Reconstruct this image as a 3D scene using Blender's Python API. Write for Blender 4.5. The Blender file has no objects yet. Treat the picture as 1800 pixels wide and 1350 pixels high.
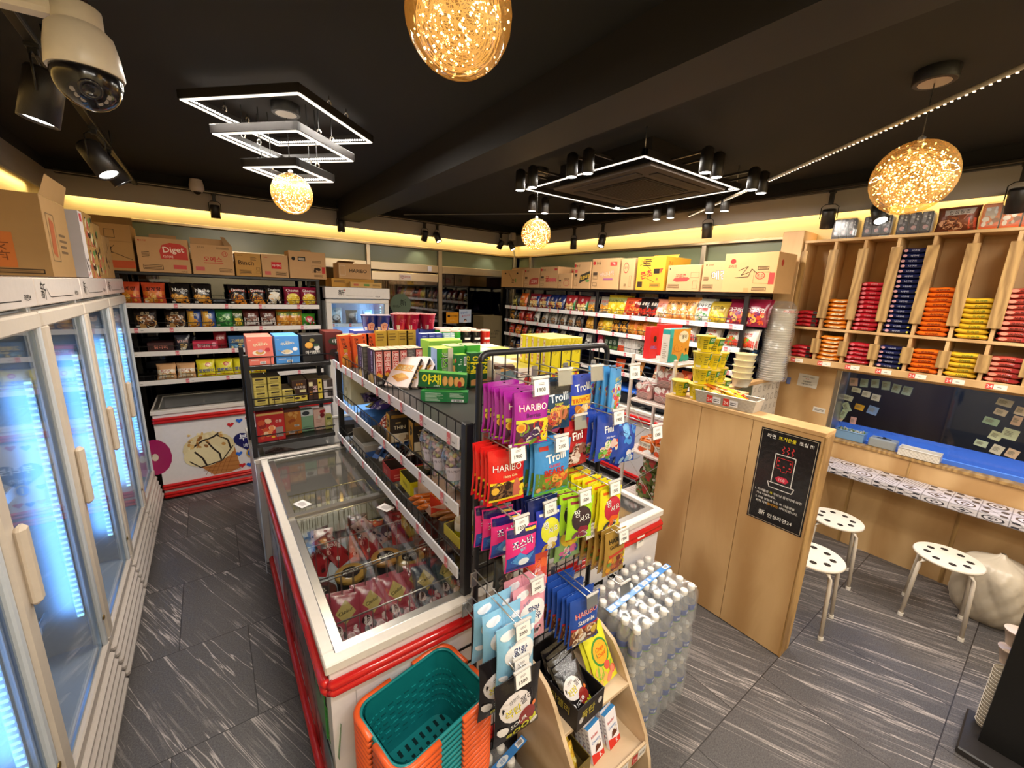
import bpy, math, random
from math import sin, cos, pi, radians, sqrt
from mathutils import Matrix, Vector, noise
random.seed(7)
SC = bpy.context.scene
COL = SC.collection
# ------------------------------------------------------------------ camera
cd = bpy.data.cameras.new('camera'); cam = bpy.data.objects.new('camera', cd); COL.objects.link(cam)
cam.matrix_world = Matrix(((0.808471, 0.101181, -0.579773, 0), (-0.587434, 0.198998, -0.784424, 0), (0.036005, 0.974763, 0.220321, 2.0), (0, 0, 0, 1)))
cd.sensor_width = 36.0; cd.lens = 14.4346; cd.clip_start = 0.02; cd.clip_end = 60
SC.camera = cam
# ------------------------------------------------------------------ colour, world, exposure
SC.view_settings.view_transform = 'Standard'; SC.view_settings.look = 'None'
SC.view_settings.gamma = 1.0; SC.view_settings.use_curve_mapping = False
SC.view_settings.exposure = 0.12
SC.cycles.max_bounces = 7; SC.cycles.diffuse_bounces = 3; SC.cycles.glossy_bounces = 3
SC.cycles.transmission_bounces = 4; SC.cycles.transparent_max_bounces = 14
SC.cycles.caustics_reflective = False; SC.cycles.caustics_refractive = False
SC.cycles.sample_clamp_indirect = 4.0
w = bpy.data.worlds.new('night'); SC.world = w; w.use_nodes = True
w.node_tree.nodes['Background'].inputs[0].default_value = (0.012, 0.02, 0.055, 1)
w.node_tree.nodes['Background'].inputs[1].default_value = 0.6
P_FRAME, P_CASS, P_ENT, P_CTR, P_COVE, P_OUT = 46, 84, 72, 66, 12, 26
P_CAN, P_HEAD, P_BALL, P_FRIDGE = 10, 4, 1.6, 1.7
# ------------------------------------------------------------------ large lights of the room
def area(name, loc, sx, sy, power, col, rot=(0, 0, 0), parent=None):
    l = bpy.data.lights.new(name, 'AREA'); l.shape = 'RECTANGLE'; l.size = sx; l.size_y = sy
    l.energy = power; l.color = col
    o = bpy.data.objects.new(name, l); COL.objects.link(o); o.location = loc; o.rotation_euler = rot
    if parent: o.parent = parent
    return o
WARM = (1.0, 0.80, 0.55); NEUT = (1.0, 0.93, 0.83); COOL = (0.14, 0.42, 1.0)
# LED tube frames: the cassette frame, the hanging frames and two over the entrance behind the photographer
def frame_glow(name, c, h, power, rot=0.0):
    for k in range(4):
        a = rot+k*pi/2; area(name, (c[0]-h*sin(a), c[1]+h*cos(a), c[2]), 2*h, 0.02, power/4, NEUT, (0, 0, a))
frame_glow('hanging_frame_glow', (0.468, 2.88, 2.878), 0.33, P_FRAME*.5, radians(-47))
frame_glow('hanging_frame_glow', (0.468, 2.88, 2.608), 0.155, P_FRAME*.5, radians(-47))
frame_glow('cassette_frame_glow', (2.77, 2.30, 2.808), 0.572, P_CASS)
frame_glow('entrance_frame_glow', (0.35, -0.55, 2.80), 0.5, P_ENT)
frame_glow('counter_frame_glow', (2.9, -0.55, 2.80), 0.5, P_CTR)
area('ledge_fill', (4.68, 0.1, 1.60), 0.25, 2.2, P_OUT, (0.7, 0.82, 1.0))  # added area lamp to brighten the outside ledge, its source unseen
# cove strips behind the fascia boards
area('cove_glow_back', (1.55, 5.60, 2.735), 5.0, 0.05, P_COVE, (1.0, 0.72, 0.30), (radians(28), 0, 0))
area('cove_glow_right', (4.15, 2.5, 2.735), 0.05, 6.2, P_COVE, (1.0, 0.72, 0.30), (0, radians(-28), 0))
area('cove_glow_left', (-1.10, 2.9, 2.735), 0.05, 5.2, P_COVE*0.8, (1.0, 0.72, 0.30), (0, radians(28), 0))
# ------------------------------------------------------------------ helpers
def lin(c):
    return c/12.92 if c <= 0.04045 else ((c+0.055)/1.055)**2.4
_cc = {}
def C(h):
    if not isinstance(h, str): return h
    if h not in _cc:
        s = h if len(h) == 6 else ''.join(a*2 for a in h)
        _cc[h] = tuple(lin(int(s[i:i+2], 16)/255) for i in (0, 2, 4))
    return _cc[h]
MATS = {}
def nodes(name):
    m = bpy.data.materials.new(name); m.use_nodes = True; n = m.node_tree.nodes; l = m.node_tree.links
    return m, n, l, n['Principled BSDF']
def setin(b, **k):
    for a, v in k.items():
        b.inputs[a.replace('_', ' ')].default_value = v
def printed(name, rough, spec=0.5, bump=0.0, bscale=40, metal=0.0, coat=0.0):
    m, n, l, b = nodes(name)
    a = n.new('ShaderNodeAttribute'); a.attribute_name = 'Col'
    nz = n.new('ShaderNodeTexNoise'); nz.inputs['Scale'].default_value = bscale; nz.inputs['Detail'].default_value = 3
    tc = n.new('ShaderNodeTexCoord'); l.new(tc.outputs['Object'], nz.inputs['Vector'])
    mx = n.new('ShaderNodeMix'); mx.data_type = 'RGBA'; mx.blend_type = 'MULTIPLY'; mx.inputs[0].default_value = 0.12
    l.new(a.outputs['Color'], mx.inputs[6]); l.new(nz.outputs['Fac'], mx.inputs[7]); l.new(mx.outputs[2], b.inputs['Base Color'])
    setin(b, Roughness=rough, Metallic=metal, Coat_Weight=coat); b.inputs['Specular IOR Level'].default_value = spec
    if bump:
        bp = n.new('ShaderNodeBump'); bp.inputs['Strength'].default_value = bump; bp.inputs['Distance'].default_value = 0.004
        l.new(nz.outputs['Fac'], bp.inputs['Height']); l.new(bp.outputs[0], b.inputs['Normal'])
    MATS[name] = m
printed('card', 0.5, 0.4)
printed('film', 0.22, 0.6, 0.55, 34)
printed('foil', 0.28, 0.6, 0.5, 55, 0.35)
printed('plastic', 0.32, 0.5)
printed('gloss', 0.15, 0.5)
printed('matte', 0.75, 0.25)
printed('powder', 0.38, 0.45, 0.15, 300)
printed('steel', 0.3, 0.5, 0.0, 8, 0.9)
printed('carton', 0.75, 0.2, 0.1, 12)
printed('bagfilm', 0.35, 0.5, 0.9, 14)
def seethrough(name, tint, gloss=0.06, rough=0.03, rim=0.35):
    m = bpy.data.materials.new(name); m.use_nodes = True; n = m.node_tree.nodes; l = m.node_tree.links
    n.remove(n['Principled BSDF']); out = n['Material Output']
    t = n.new('ShaderNodeBsdfTransparent'); t.inputs[0].default_value = (*tint, 1)
    g = n.new('ShaderNodeBsdfGlossy'); g.inputs['Roughness'].default_value = rough; g.inputs[0].default_value = (1, 1, 1, 1)
    lw = n.new('ShaderNodeLayerWeight'); lw.inputs[0].default_value = 0.35
    mr = n.new('ShaderNodeMapRange'); mr.inputs[3].default_value = gloss; mr.inputs[4].default_value = gloss+rim
    l.new(lw.outputs['Facing'], mr.inputs[0])
    x = n.new('ShaderNodeMixShader'); l.new(mr.outputs[0], x.inputs[0]); l.new(t.outputs[0], x.inputs[1]); l.new(g.outputs[0], x.inputs[2])
    l.new(x.outputs[0], out.inputs[0]); MATS[name] = m
seethrough('glass', (0.93, 0.96, 0.98), 0.05, 0.02)
seethrough('lidglass', (0.90, 0.91, 0.90), 0.07, 0.04)
seethrough('night_glass', (0.10, 0.14, 0.26), 0.10, 0.03)
seethrough('clear', (0.90, 0.93, 0.95), 0.10, 0.10, 0.5)
seethrough('street_glass', (0.55, 0.62, 0.75), 0.04, 0.03, 0.2)
def milky(name, tint, mixd, dcol, gloss, rough, rim):
    seethrough(name, tint, gloss, rough, rim); m = MATS[name]; n = m.node_tree.nodes; l = m.node_tree.links
    out = n['Material Output']; x0 = out.inputs[0].links[0].from_node; d = n.new('ShaderNodeBsdfDiffuse'); d.inputs[0].default_value = (*dcol, 1)
    x = n.new('ShaderNodeMixShader'); x.inputs[0].default_value = mixd; l.new(x0.outputs[0], x.inputs[1]); l.new(d.outputs[0], x.inputs[2]); l.new(x.outputs[0], out.inputs[0])
milky('bottle', (0.92, 0.94, 0.95), 0.16, (0.75, 0.77, 0.78), 0.08, 0.08, 0.5); milky('wrap', (0.95, 0.95, 0.95), 0.10, (0.9, 0.9, 0.9), 0.06, 0.16, 0.3)
milky('amber_haze', (1.0, 0.84, 0.55), 0.12, (1.0, 0.62, 0.22), 0.05, 0.03, 0.3)  # amber tint and diffuse share imitate the golden haze of light in the balls
def frosted():
    m, n, l, b = nodes('frosted_film'); setin(b, Roughness=0.22); b.inputs['Base Color'].default_value = (0.19, 0.215, 0.12, 1)
    nz = n.new('ShaderNodeTexNoise'); nz.inputs['Scale'].default_value = 1.5
    cr = n.new('ShaderNodeValToRGB'); cr.color_ramp.elements[0].color = (0.16, 0.19, 0.11, 1); cr.color_ramp.elements[1].color = (0.23, 0.25, 0.14, 1)
    l.new(nz.outputs[0], cr.inputs[0]); l.new(cr.outputs[0], b.inputs['Base Color']); MATS['frosted'] = m
frosted()
def emit(name, col, s):
    m = bpy.data.materials.new(name); m.use_nodes = True; n = m.node_tree.nodes; l = m.node_tree.links
    n.remove(n['Principled BSDF']); e = n.new('ShaderNodeEmission'); e.inputs[0].default_value = (*col, 1); e.inputs[1].default_value = s
    l.new(e.outputs[0], n['Material Output'].inputs[0]); MATS[name] = m
emit('led_white', (1.0, 0.93, 0.82), 14); emit('led_tube', (1.0, 0.88, 0.72), 1.6); emit('led_cool', (0.36, 0.80, 1.0), 2.6)
emit('led_warm', (1.0, 0.66, 0.22), 5); emit('fairy', (1.0, 0.74, 0.34), 22); emit('led_bead', (1.0, 0.80, 0.55), 2.2); emit('lens_lit', (1.0, 0.95, 0.85), 8)
emit('wire_glow', (1.0, 0.50, 0.14), 1.1)
def plywood(name, c0, c1, axis_scale, rough=0.55):
    m, n, l, b = nodes(name); setin(b, Roughness=rough)
    tc = n.new('ShaderNodeTexCoord'); mp = n.new('ShaderNodeMapping'); mp.inputs['Scale'].default_value = axis_scale
    nz = n.new('ShaderNodeTexNoise'); nz.inputs['Scale'].default_value = 2.6; nz.inputs['Detail'].default_value = 7; nz.inputs['Distortion'].default_value = 2.2
    wv = n.new('ShaderNodeTexWave'); wv.wave_type = 'RINGS'; wv.inputs['Scale'].default_value = 0.9; wv.inputs['Distortion'].default_value = 9; wv.inputs['Detail'].default_value = 3
    cr = n.new('ShaderNodeValToRGB'); cr.color_ramp.elements[0].color = (*C(c0), 1); cr.color_ramp.elements[1].color = (*C(c1), 1)
    cr.color_ramp.elements[0].position = 0.3; cr.color_ramp.elements[1].position = 0.7
    mx = n.new('ShaderNodeMix'); mx.inputs[0].default_value = 0.4
    l.new(tc.outputs['Object'], mp.inputs[0]); l.new(mp.outputs[0], nz.inputs['Vector']); l.new(mp.outputs[0], wv.inputs['Vector'])
    l.new(nz.outputs['Fac'], mx.inputs[2]); l.new(wv.outputs['Fac'], mx.inputs[3]); l.new(mx.outputs[0], cr.inputs[0])
    l.new(cr.outputs[0], b.inputs['Base Color']); MATS[name] = m
plywood('ply', 'b58c5a', 'd0aa78', (1.2, 1.2, 0.45)); plywood('plyedge', '8d6a3c', 'b8925a', (9, 9, 1.5)); plywood('birch', 'b99c78', 'cfb594', (1, 2, 2))
def wallpaint(name, c, rough=0.7):
    m, n, l, b = nodes(name); setin(b, Roughness=rough)
    nz = n.new('ShaderNodeTexNoise'); nz.inputs['Scale'].default_value = 3; nz.inputs['Detail'].default_value = 6
    cr = n.new('ShaderNodeValToRGB'); a = C(c); cr.color_ramp.elements[0].color = (*[x*0.85 for x in a], 1); cr.color_ramp.elements[1].color = (*[x*1.08 for x in a], 1)
    l.new(nz.outputs[0], cr.inputs[0]); l.new(cr.outputs[0], b.inputs['Base Color']); MATS[name] = m
wallpaint('black_paint', '100d0c', 0.85); wallpaint('fascia', '9c948c', 0.6); wallpaint('cream', 'd8c79c', 0.6); wallpaint('dark_wall', '2a2a2e', 0.6)
wallpaint('beam_paint', '161210', 0.7)
def floor_mat():
    m, n, l, b = nodes('floor_vinyl'); setin(b, Roughness=0.42)
    tc = n.new('ShaderNodeTexCoord'); mp = n.new('ShaderNodeMapping'); mp.inputs['Rotation'].default_value = (0, 0, radians(-23)); l.new(tc.outputs['Object'], mp.inputs[0])
    # per-tile shift so that the veins break at the joints
    bk = n.new('ShaderNodeTexBrick'); bk.offset = 0.5; bk.inputs['Scale'].default_value = 1.0; bk.inputs['Mortar Size'].default_value = 0.0025
    bk.inputs['Brick Width'].default_value = 0.64; bk.inputs['Row Height'].default_value = 0.64
    bk.inputs['Color1'].default_value = (0, 0, 0, 1); bk.inputs['Color2'].default_value = (1, 1, 1, 1); bk.inputs['Mortar'].default_value = (0.5, 0.5, 0.5, 1)
    l.new(tc.outputs['Object'], bk.inputs['Vector'])
    ad = n.new('ShaderNodeVectorMath'); ad.operation = 'MULTIPLY_ADD'; l.new(bk.outputs['Color'], ad.inputs[0]); ad.inputs[1].default_value = (3.1, 1.7, 2.3); l.new(mp.outputs[0], ad.inputs[2])
    def veins(sx, sy, lo, hi, dist):
        q = n.new('ShaderNodeMapping'); q.inputs['Scale'].default_value = (sx, sy, 1); l.new(ad.outputs[0], q.inputs[0])
        z = n.new('ShaderNodeTexNoise'); z.inputs['Scale'].default_value = 1.0; z.inputs['Detail'].default_value = 5; z.inputs['Roughness'].default_value = 0.6; z.inputs['Distortion'].default_value = dist
        l.new(q.outputs[0], z.inputs['Vector'])
        s = n.new('ShaderNodeMath'); s.operation = 'SUBTRACT'; s.inputs[1].default_value = 0.5; l.new(z.outputs['Fac'], s.inputs[0])
        a = n.new('ShaderNodeMath'); a.operation = 'ABSOLUTE'; l.new(s.outputs[0], a.inputs[0])
        r = n.new('ShaderNodeMapRange'); r.inputs[1].default_value = lo; r.inputs[2].default_value = hi; r.inputs[3].default_value = 1; r.inputs[4].default_value = 0
        l.new(a.outputs[0], r.inputs[0]); return r.outputs[0]
    v1 = veins(8, 0.24, 0.0, 0.008, 0.4); v2 = veins(30, 0.9, 0.0, 0.03, 0.2)
    g = n.new('ShaderNodeTexNoise'); g.inputs['Scale'].default_value = 2.4; g.inputs['Detail'].default_value = 3; l.new(ad.outputs[0], g.inputs['Vector'])
    gm = n.new('ShaderNodeMapRange'); gm.inputs[1].default_value = 0.45; gm.inputs[2].default_value = 0.65; l.new(g.outputs['Fac'], gm.inputs[0])
    p2 = n.new('ShaderNodeMath'); p2.operation = 'MULTIPLY'; l.new(v2, p2.inputs[0]); l.new(gm.outputs[0], p2.inputs[1])
    p3 = n.new('ShaderNodeMath'); p3.operation = 'MULTIPLY'; p3.inputs[1].default_value = 0.38; l.new(p2.outputs[0], p3.inputs[0])
    mxv = n.new('ShaderNodeMath'); mxv.operation = 'MAXIMUM'; l.new(v1, mxv.inputs[0]); l.new(p3.outputs[0], mxv.inputs[1])
    f = n.new('ShaderNodeTexNoise'); f.inputs['Scale'].default_value = 160; f.inputs['Detail'].default_value = 4; l.new(tc.outputs['Object'], f.inputs['Vector'])
    cr = n.new('ShaderNodeValToRGB'); cr.color_ramp.elements[0].position = 0.3; cr.color_ramp.elements[1].position = 0.75
    cr.color_ramp.elements[0].color = (*C('3f3a3a'), 1); cr.color_ramp.elements[1].color = (*C('656160'), 1); l.new(f.outputs['Fac'], cr.inputs[0])
    mx = n.new('ShaderNodeMix'); mx.data_type = 'RGBA'; l.new(mxv.outputs[0], mx.inputs[0]); l.new(cr.outputs[0], mx.inputs[6]); mx.inputs[7].default_value = (*C('b5aaa4'), 1)
    jm = n.new('ShaderNodeMix'); jm.data_type = 'RGBA'; l.new(bk.outputs['Fac'], jm.inputs[0]); l.new(mx.outputs[2], jm.inputs[6]); jm.inputs[7].default_value = (*C('2c2726'), 1)
    l.new(jm.outputs[2], b.inputs['Base Color']); MATS['floor'] = m
floor_mat()
# ---- text outlines from Blender's own built-in font
_tx = {}
def glyphs(s, bold=0.0):
    k = (s, bold)
    if k not in _tx:
        cu = bpy.data.curves.new('t', 'FONT'); cu.body = s; cu.resolution_u = 2; cu.fill_mode = 'FRONT'; cu.offset = bold*.5
        ob = bpy.data.objects.new('t', cu); COL.objects.link(ob); bpy.context.view_layer.update()
        me = bpy.data.meshes.new_from_object(ob.evaluated_get(bpy.context.evaluated_depsgraph_get()))
        vs = [(v.co.x, v.co.y) for v in me.vertices]; fs = [tuple(p.vertices) for p in me.polygons]
        bpy.data.objects.remove(ob); bpy.data.curves.remove(cu); bpy.data.meshes.remove(me)
        if vs:
            x0 = min(v[0] for v in vs); x1 = max(v[0] for v in vs); y0 = min(v[1] for v in vs); y1 = max(v[1] for v in vs)
        else: x0 = y0 = 0; x1 = y1 = 1
        _tx[k] = ([(a-(x0+x1)/2, b-(y0+y1)/2) for a, b in vs], fs, x1-x0, y1-y0)
    return _tx[k]
class MB:
    def __init__(s):
        s.v = []; s.f = []; s.mi = []; s.c = []; s.sm = []; s.mats = []; s.M = None
    def mat(s, k):
        if k not in s.mats: s.mats.append(k)
        return s.mats.index(k)
    def add(s, vs, fs, mat, col, smooth=False):
        b = len(s.v); i = s.mat(mat); col = C(col)
        s.v += [tuple(s.M @ Vector(p)) for p in vs] if s.M else [tuple(p) for p in vs]
        for f in fs:
            s.f.append([b+k for k in f]); s.mi.append(i); s.c.append(col); s.sm.append(smooth)
    def box(s, x0, y0, z0, x1, y1, z1, mat, col, bev=0.0):
        if x0 > x1: x0, x1 = x1, x0
        if y0 > y1: y0, y1 = y1, y0
        if z0 > z1: z0, z1 = z1, z0
        if bev <= 0:
            v = [(x, y, z) for z in (z0, z1) for y in (y0, y1) for x in (x0, x1)]
            s.add(v, [(0, 2, 3, 1), (4, 5, 7, 6), (0, 1, 5, 4), (2, 6, 7, 3), (0, 4, 6, 2), (1, 3, 7, 5)], mat, col); return
        b = min(bev, (x1-x0)*.45, (y1-y0)*.45, (z1-z0)*.45)
        v = []; idx = {}
        for i, x in enumerate((x0, x1)):
            for j, y in enumerate((y0, y1)):
                for k, z in enumerate((z0, z1)):
                    dx = b if i == 0 else -b; dy = b if j == 0 else -b; dz = b if k == 0 else -b
                    idx[i, j, k] = len(v); v += [(x, y+dy, z+dz), (x+dx, y, z+dz), (x+dx, y+dy, z)]
        F = []
        for i in (0, 1):
            q = [idx[i, 0, 0], idx[i, 1, 0], idx[i, 1, 1], idx[i, 0, 1]]; F.append(q if i else q[::-1])
            q = [idx[0, i, 0]+1, idx[1, i, 0]+1, idx[1, i, 1]+1, idx[0, i, 1]+1]; F.append(q[::-1] if i else q)
            q = [idx[0, 0, i]+2, idx[1, 0, i]+2, idx[1, 1, i]+2, idx[0, 1, i]+2]; F.append(q if i else q[::-1])
        for a in (0, 1):
            for c in (0, 1):
                F.append([idx[0, a, c]+1, idx[1, a, c]+1, idx[1, a, c]+2, idx[0, a, c]+2])
                F.append([idx[a, 0, c], idx[a, 1, c], idx[a, 1, c]+2, idx[a, 0, c]+2])
                F.append([idx[a, c, 0], idx[a, c, 1], idx[a, c, 1]+1, idx[a, c, 0]+1])
        for t in idx.values(): F.append([t, t+1, t+2])
        s.add(v, F, mat, col)
    def tube(s, pts, r, n, mat, col, closed=False):
        pts = [Vector(p) for p in pts]; N = len(pts); vs = []; fs = []
        up = Vector((0, 0, 1))
        for i, p in enumerate(pts):
            a = pts[i-1] if (i > 0 or closed) else p; c = pts[(i+1) % N] if (i < N-1 or closed) else p
            t = (c-a).normalized(); u = up if abs(t.dot(up)) < 0.95 else Vector((1, 0, 0))
            e = t.cross(u).normalized(); g = e.cross(t)
            for k in range(n):
                q = 2*pi*(k+.5)/n; vs.append(p+(e*cos(q)+g*sin(q))*r)
        for i in range(N if closed else N-1):
            j = (i+1) % N
            for k in range(n): fs.append((i*n+k, i*n+(k+1) % n, j*n+(k+1) % n, j*n+k))
        if not closed: fs += [tuple(range(n))[::-1], tuple((N-1)*n+k for k in range(n))]
        s.add(vs, fs, mat, col, n > 5)
    def cyl(s, p0, p1, r0, r1, n, mat, col, caps=True):
        p0 = Vector(p0); p1 = Vector(p1); t = (p1-p0).normalized(); u = Vector((0, 0, 1)) if abs(t.z) < .95 else Vector((1, 0, 0))
        e = t.cross(u).normalized(); g = e.cross(t); vs = []
        for p, r in ((p0, r0), (p1, r1)): vs += [p+(e*cos(2*pi*k/n)+g*sin(2*pi*k/n))*r for k in range(n)]
        s.add(vs, [(k, (k+1) % n, n+(k+1) % n, n+k) for k in range(n)], mat, col, n > 6)
        if caps: s.add(vs, [tuple(range(n))[::-1], tuple(range(n, 2*n))], mat, col)
    def lathe(s, prof, n, mat, col, c=(0, 0, 0), smooth=True, cap=True):
        vs = []; fs = []
        for r, z in prof: vs += [(c[0]+r*cos(2*pi*k/n), c[1]+r*sin(2*pi*k/n), c[2]+z) for k in range(n)]
        for i in range(len(prof)-1):
            for k in range(n): fs.append((i*n+k, i*n+(k+1) % n, (i+1)*n+(k+1) % n, (i+1)*n+k))
        s.add(vs, fs, mat, col, smooth)
        if cap:
            s.add(vs[:n], [tuple(range(n))[::-1]], mat, col); s.add(vs[-n:], [tuple(range(n))], mat, col)
    def prism(s, pts, axis, a0, a1, mat, col):
        n = len(pts)
        def P(p, a): return (a, p[0], p[1]) if axis == 'x' else ((p[0], a, p[1]) if axis == 'y' else (p[0], p[1], a))
        vs = [P(p, a0) for p in pts]+[P(p, a1) for p in pts]
        s.add(vs, [tuple(range(n))[::-1], tuple(range(n, 2*n))]+[(k, (k+1) % n, n+(k+1) % n, n+k) for k in range(n)], mat, col)
    def sphere(s, c, r, n, mat, col, sz=1.0):
        m = n//2; prof = [(r*sin(pi*i/m), -r*sz*cos(pi*i/m)) for i in range(m+1)]
        s.lathe([(max(a, 1e-5), b) for a, b in prof], n, mat, col, c, True, False)
    def grid(s, fn, nu, nv, mat, colfn, smooth=True):
        vs = [fn(i/nu, j/nv) for j in range(nv+1) for i in range(nu+1)]
        b = len(s.v); k = s.mat(mat); s.v += [tuple(s.M @ Vector(p)) for p in vs] if s.M else [tuple(p) for p in vs]
        for j in range(nv):
            for i in range(nu):
                q = j*(nu+1)+i; s.f.append([b+q, b+q+1, b+q+nu+2, b+q+nu+1]); s.mi.append(k); s.sm.append(smooth)
                s.c.append(C(colfn((i+.5)/nu, (j+.5)/nv) if callable(colfn) else colfn))
    def build(s, name, parent=None, loc=None, rot=None):
        return mkobj(name, s.mesh(name), parent, loc, rot)
    def mesh(s, name):
        me = bpy.data.meshes.new(name); me.from_pydata(s.v, [], s.f)
        for k in s.mats: me.materials.append(MATS[k])
        me.polygons.foreach_set('material_index', s.mi); me.polygons.foreach_set('use_smooth', s.sm)
        a = me.color_attributes.new('Col', 'FLOAT_COLOR', 'CORNER'); buf = []
        for p, c in zip(s.f, s.c): buf += [c[0], c[1], c[2], 1.0]*len(p)
        a.data.foreach_set('color', buf); me.update(); return me
def mkobj(name, me, parent=None, loc=None, rot=None):
    o = bpy.data.objects.new(name, me); COL.objects.link(o)
    if parent: o.parent = parent
    if loc is not None: o.location = loc
    if rot is not None: o.rotation_euler = rot
    return o
def tag(o, label, cat, group=None, kind=None):
    if label: o['label'] = label
    if cat: o['category'] = cat
    if group: o['group'] = group
    if kind: o['kind'] = kind
    return o
def empty(name, loc, label, cat, group=None, rot=None):
    o = bpy.data.objects.new(name, None); COL.objects.link(o); o.location = loc; o.empty_display_size = 0.05
    if rot is not None: o.rotation_euler = rot
    return tag(o, label, cat, group)
def struct(name, mb):
    o = mb.build(name); o['kind'] = 'structure'; return o
def clone(root, loc=None, rot=None, label=None, group=None):
    r = root.copy(); COL.objects.link(r)
    if loc is not None: r.location = loc
    if rot is not None: r.rotation_euler = rot
    if label: r['label'] = label
    if group: r['group'] = group
    for ch in list(root.children):
        c = ch.copy(); COL.objects.link(c); c.parent = r
        for g in list(ch.children):
            d = g.copy(); COL.objects.link(d); d.parent = c
    return r
ALLKIDS = {}
ORD = 'first second third fourth fifth sixth seventh eighth ninth tenth eleventh twelfth thirteenth fourteenth fifteenth sixteenth seventeenth eighteenth nineteenth twentieth'.split()
ORD += ['twenty-'+o for o in ORD[:9]]+['thirtieth']+['thirty-'+o for o in ORD[:9]]+['fortieth']
NUM = 'zero one two three four five six seven eight nine ten eleven twelve thirteen fourteen fifteen sixteen'.split()
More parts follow.
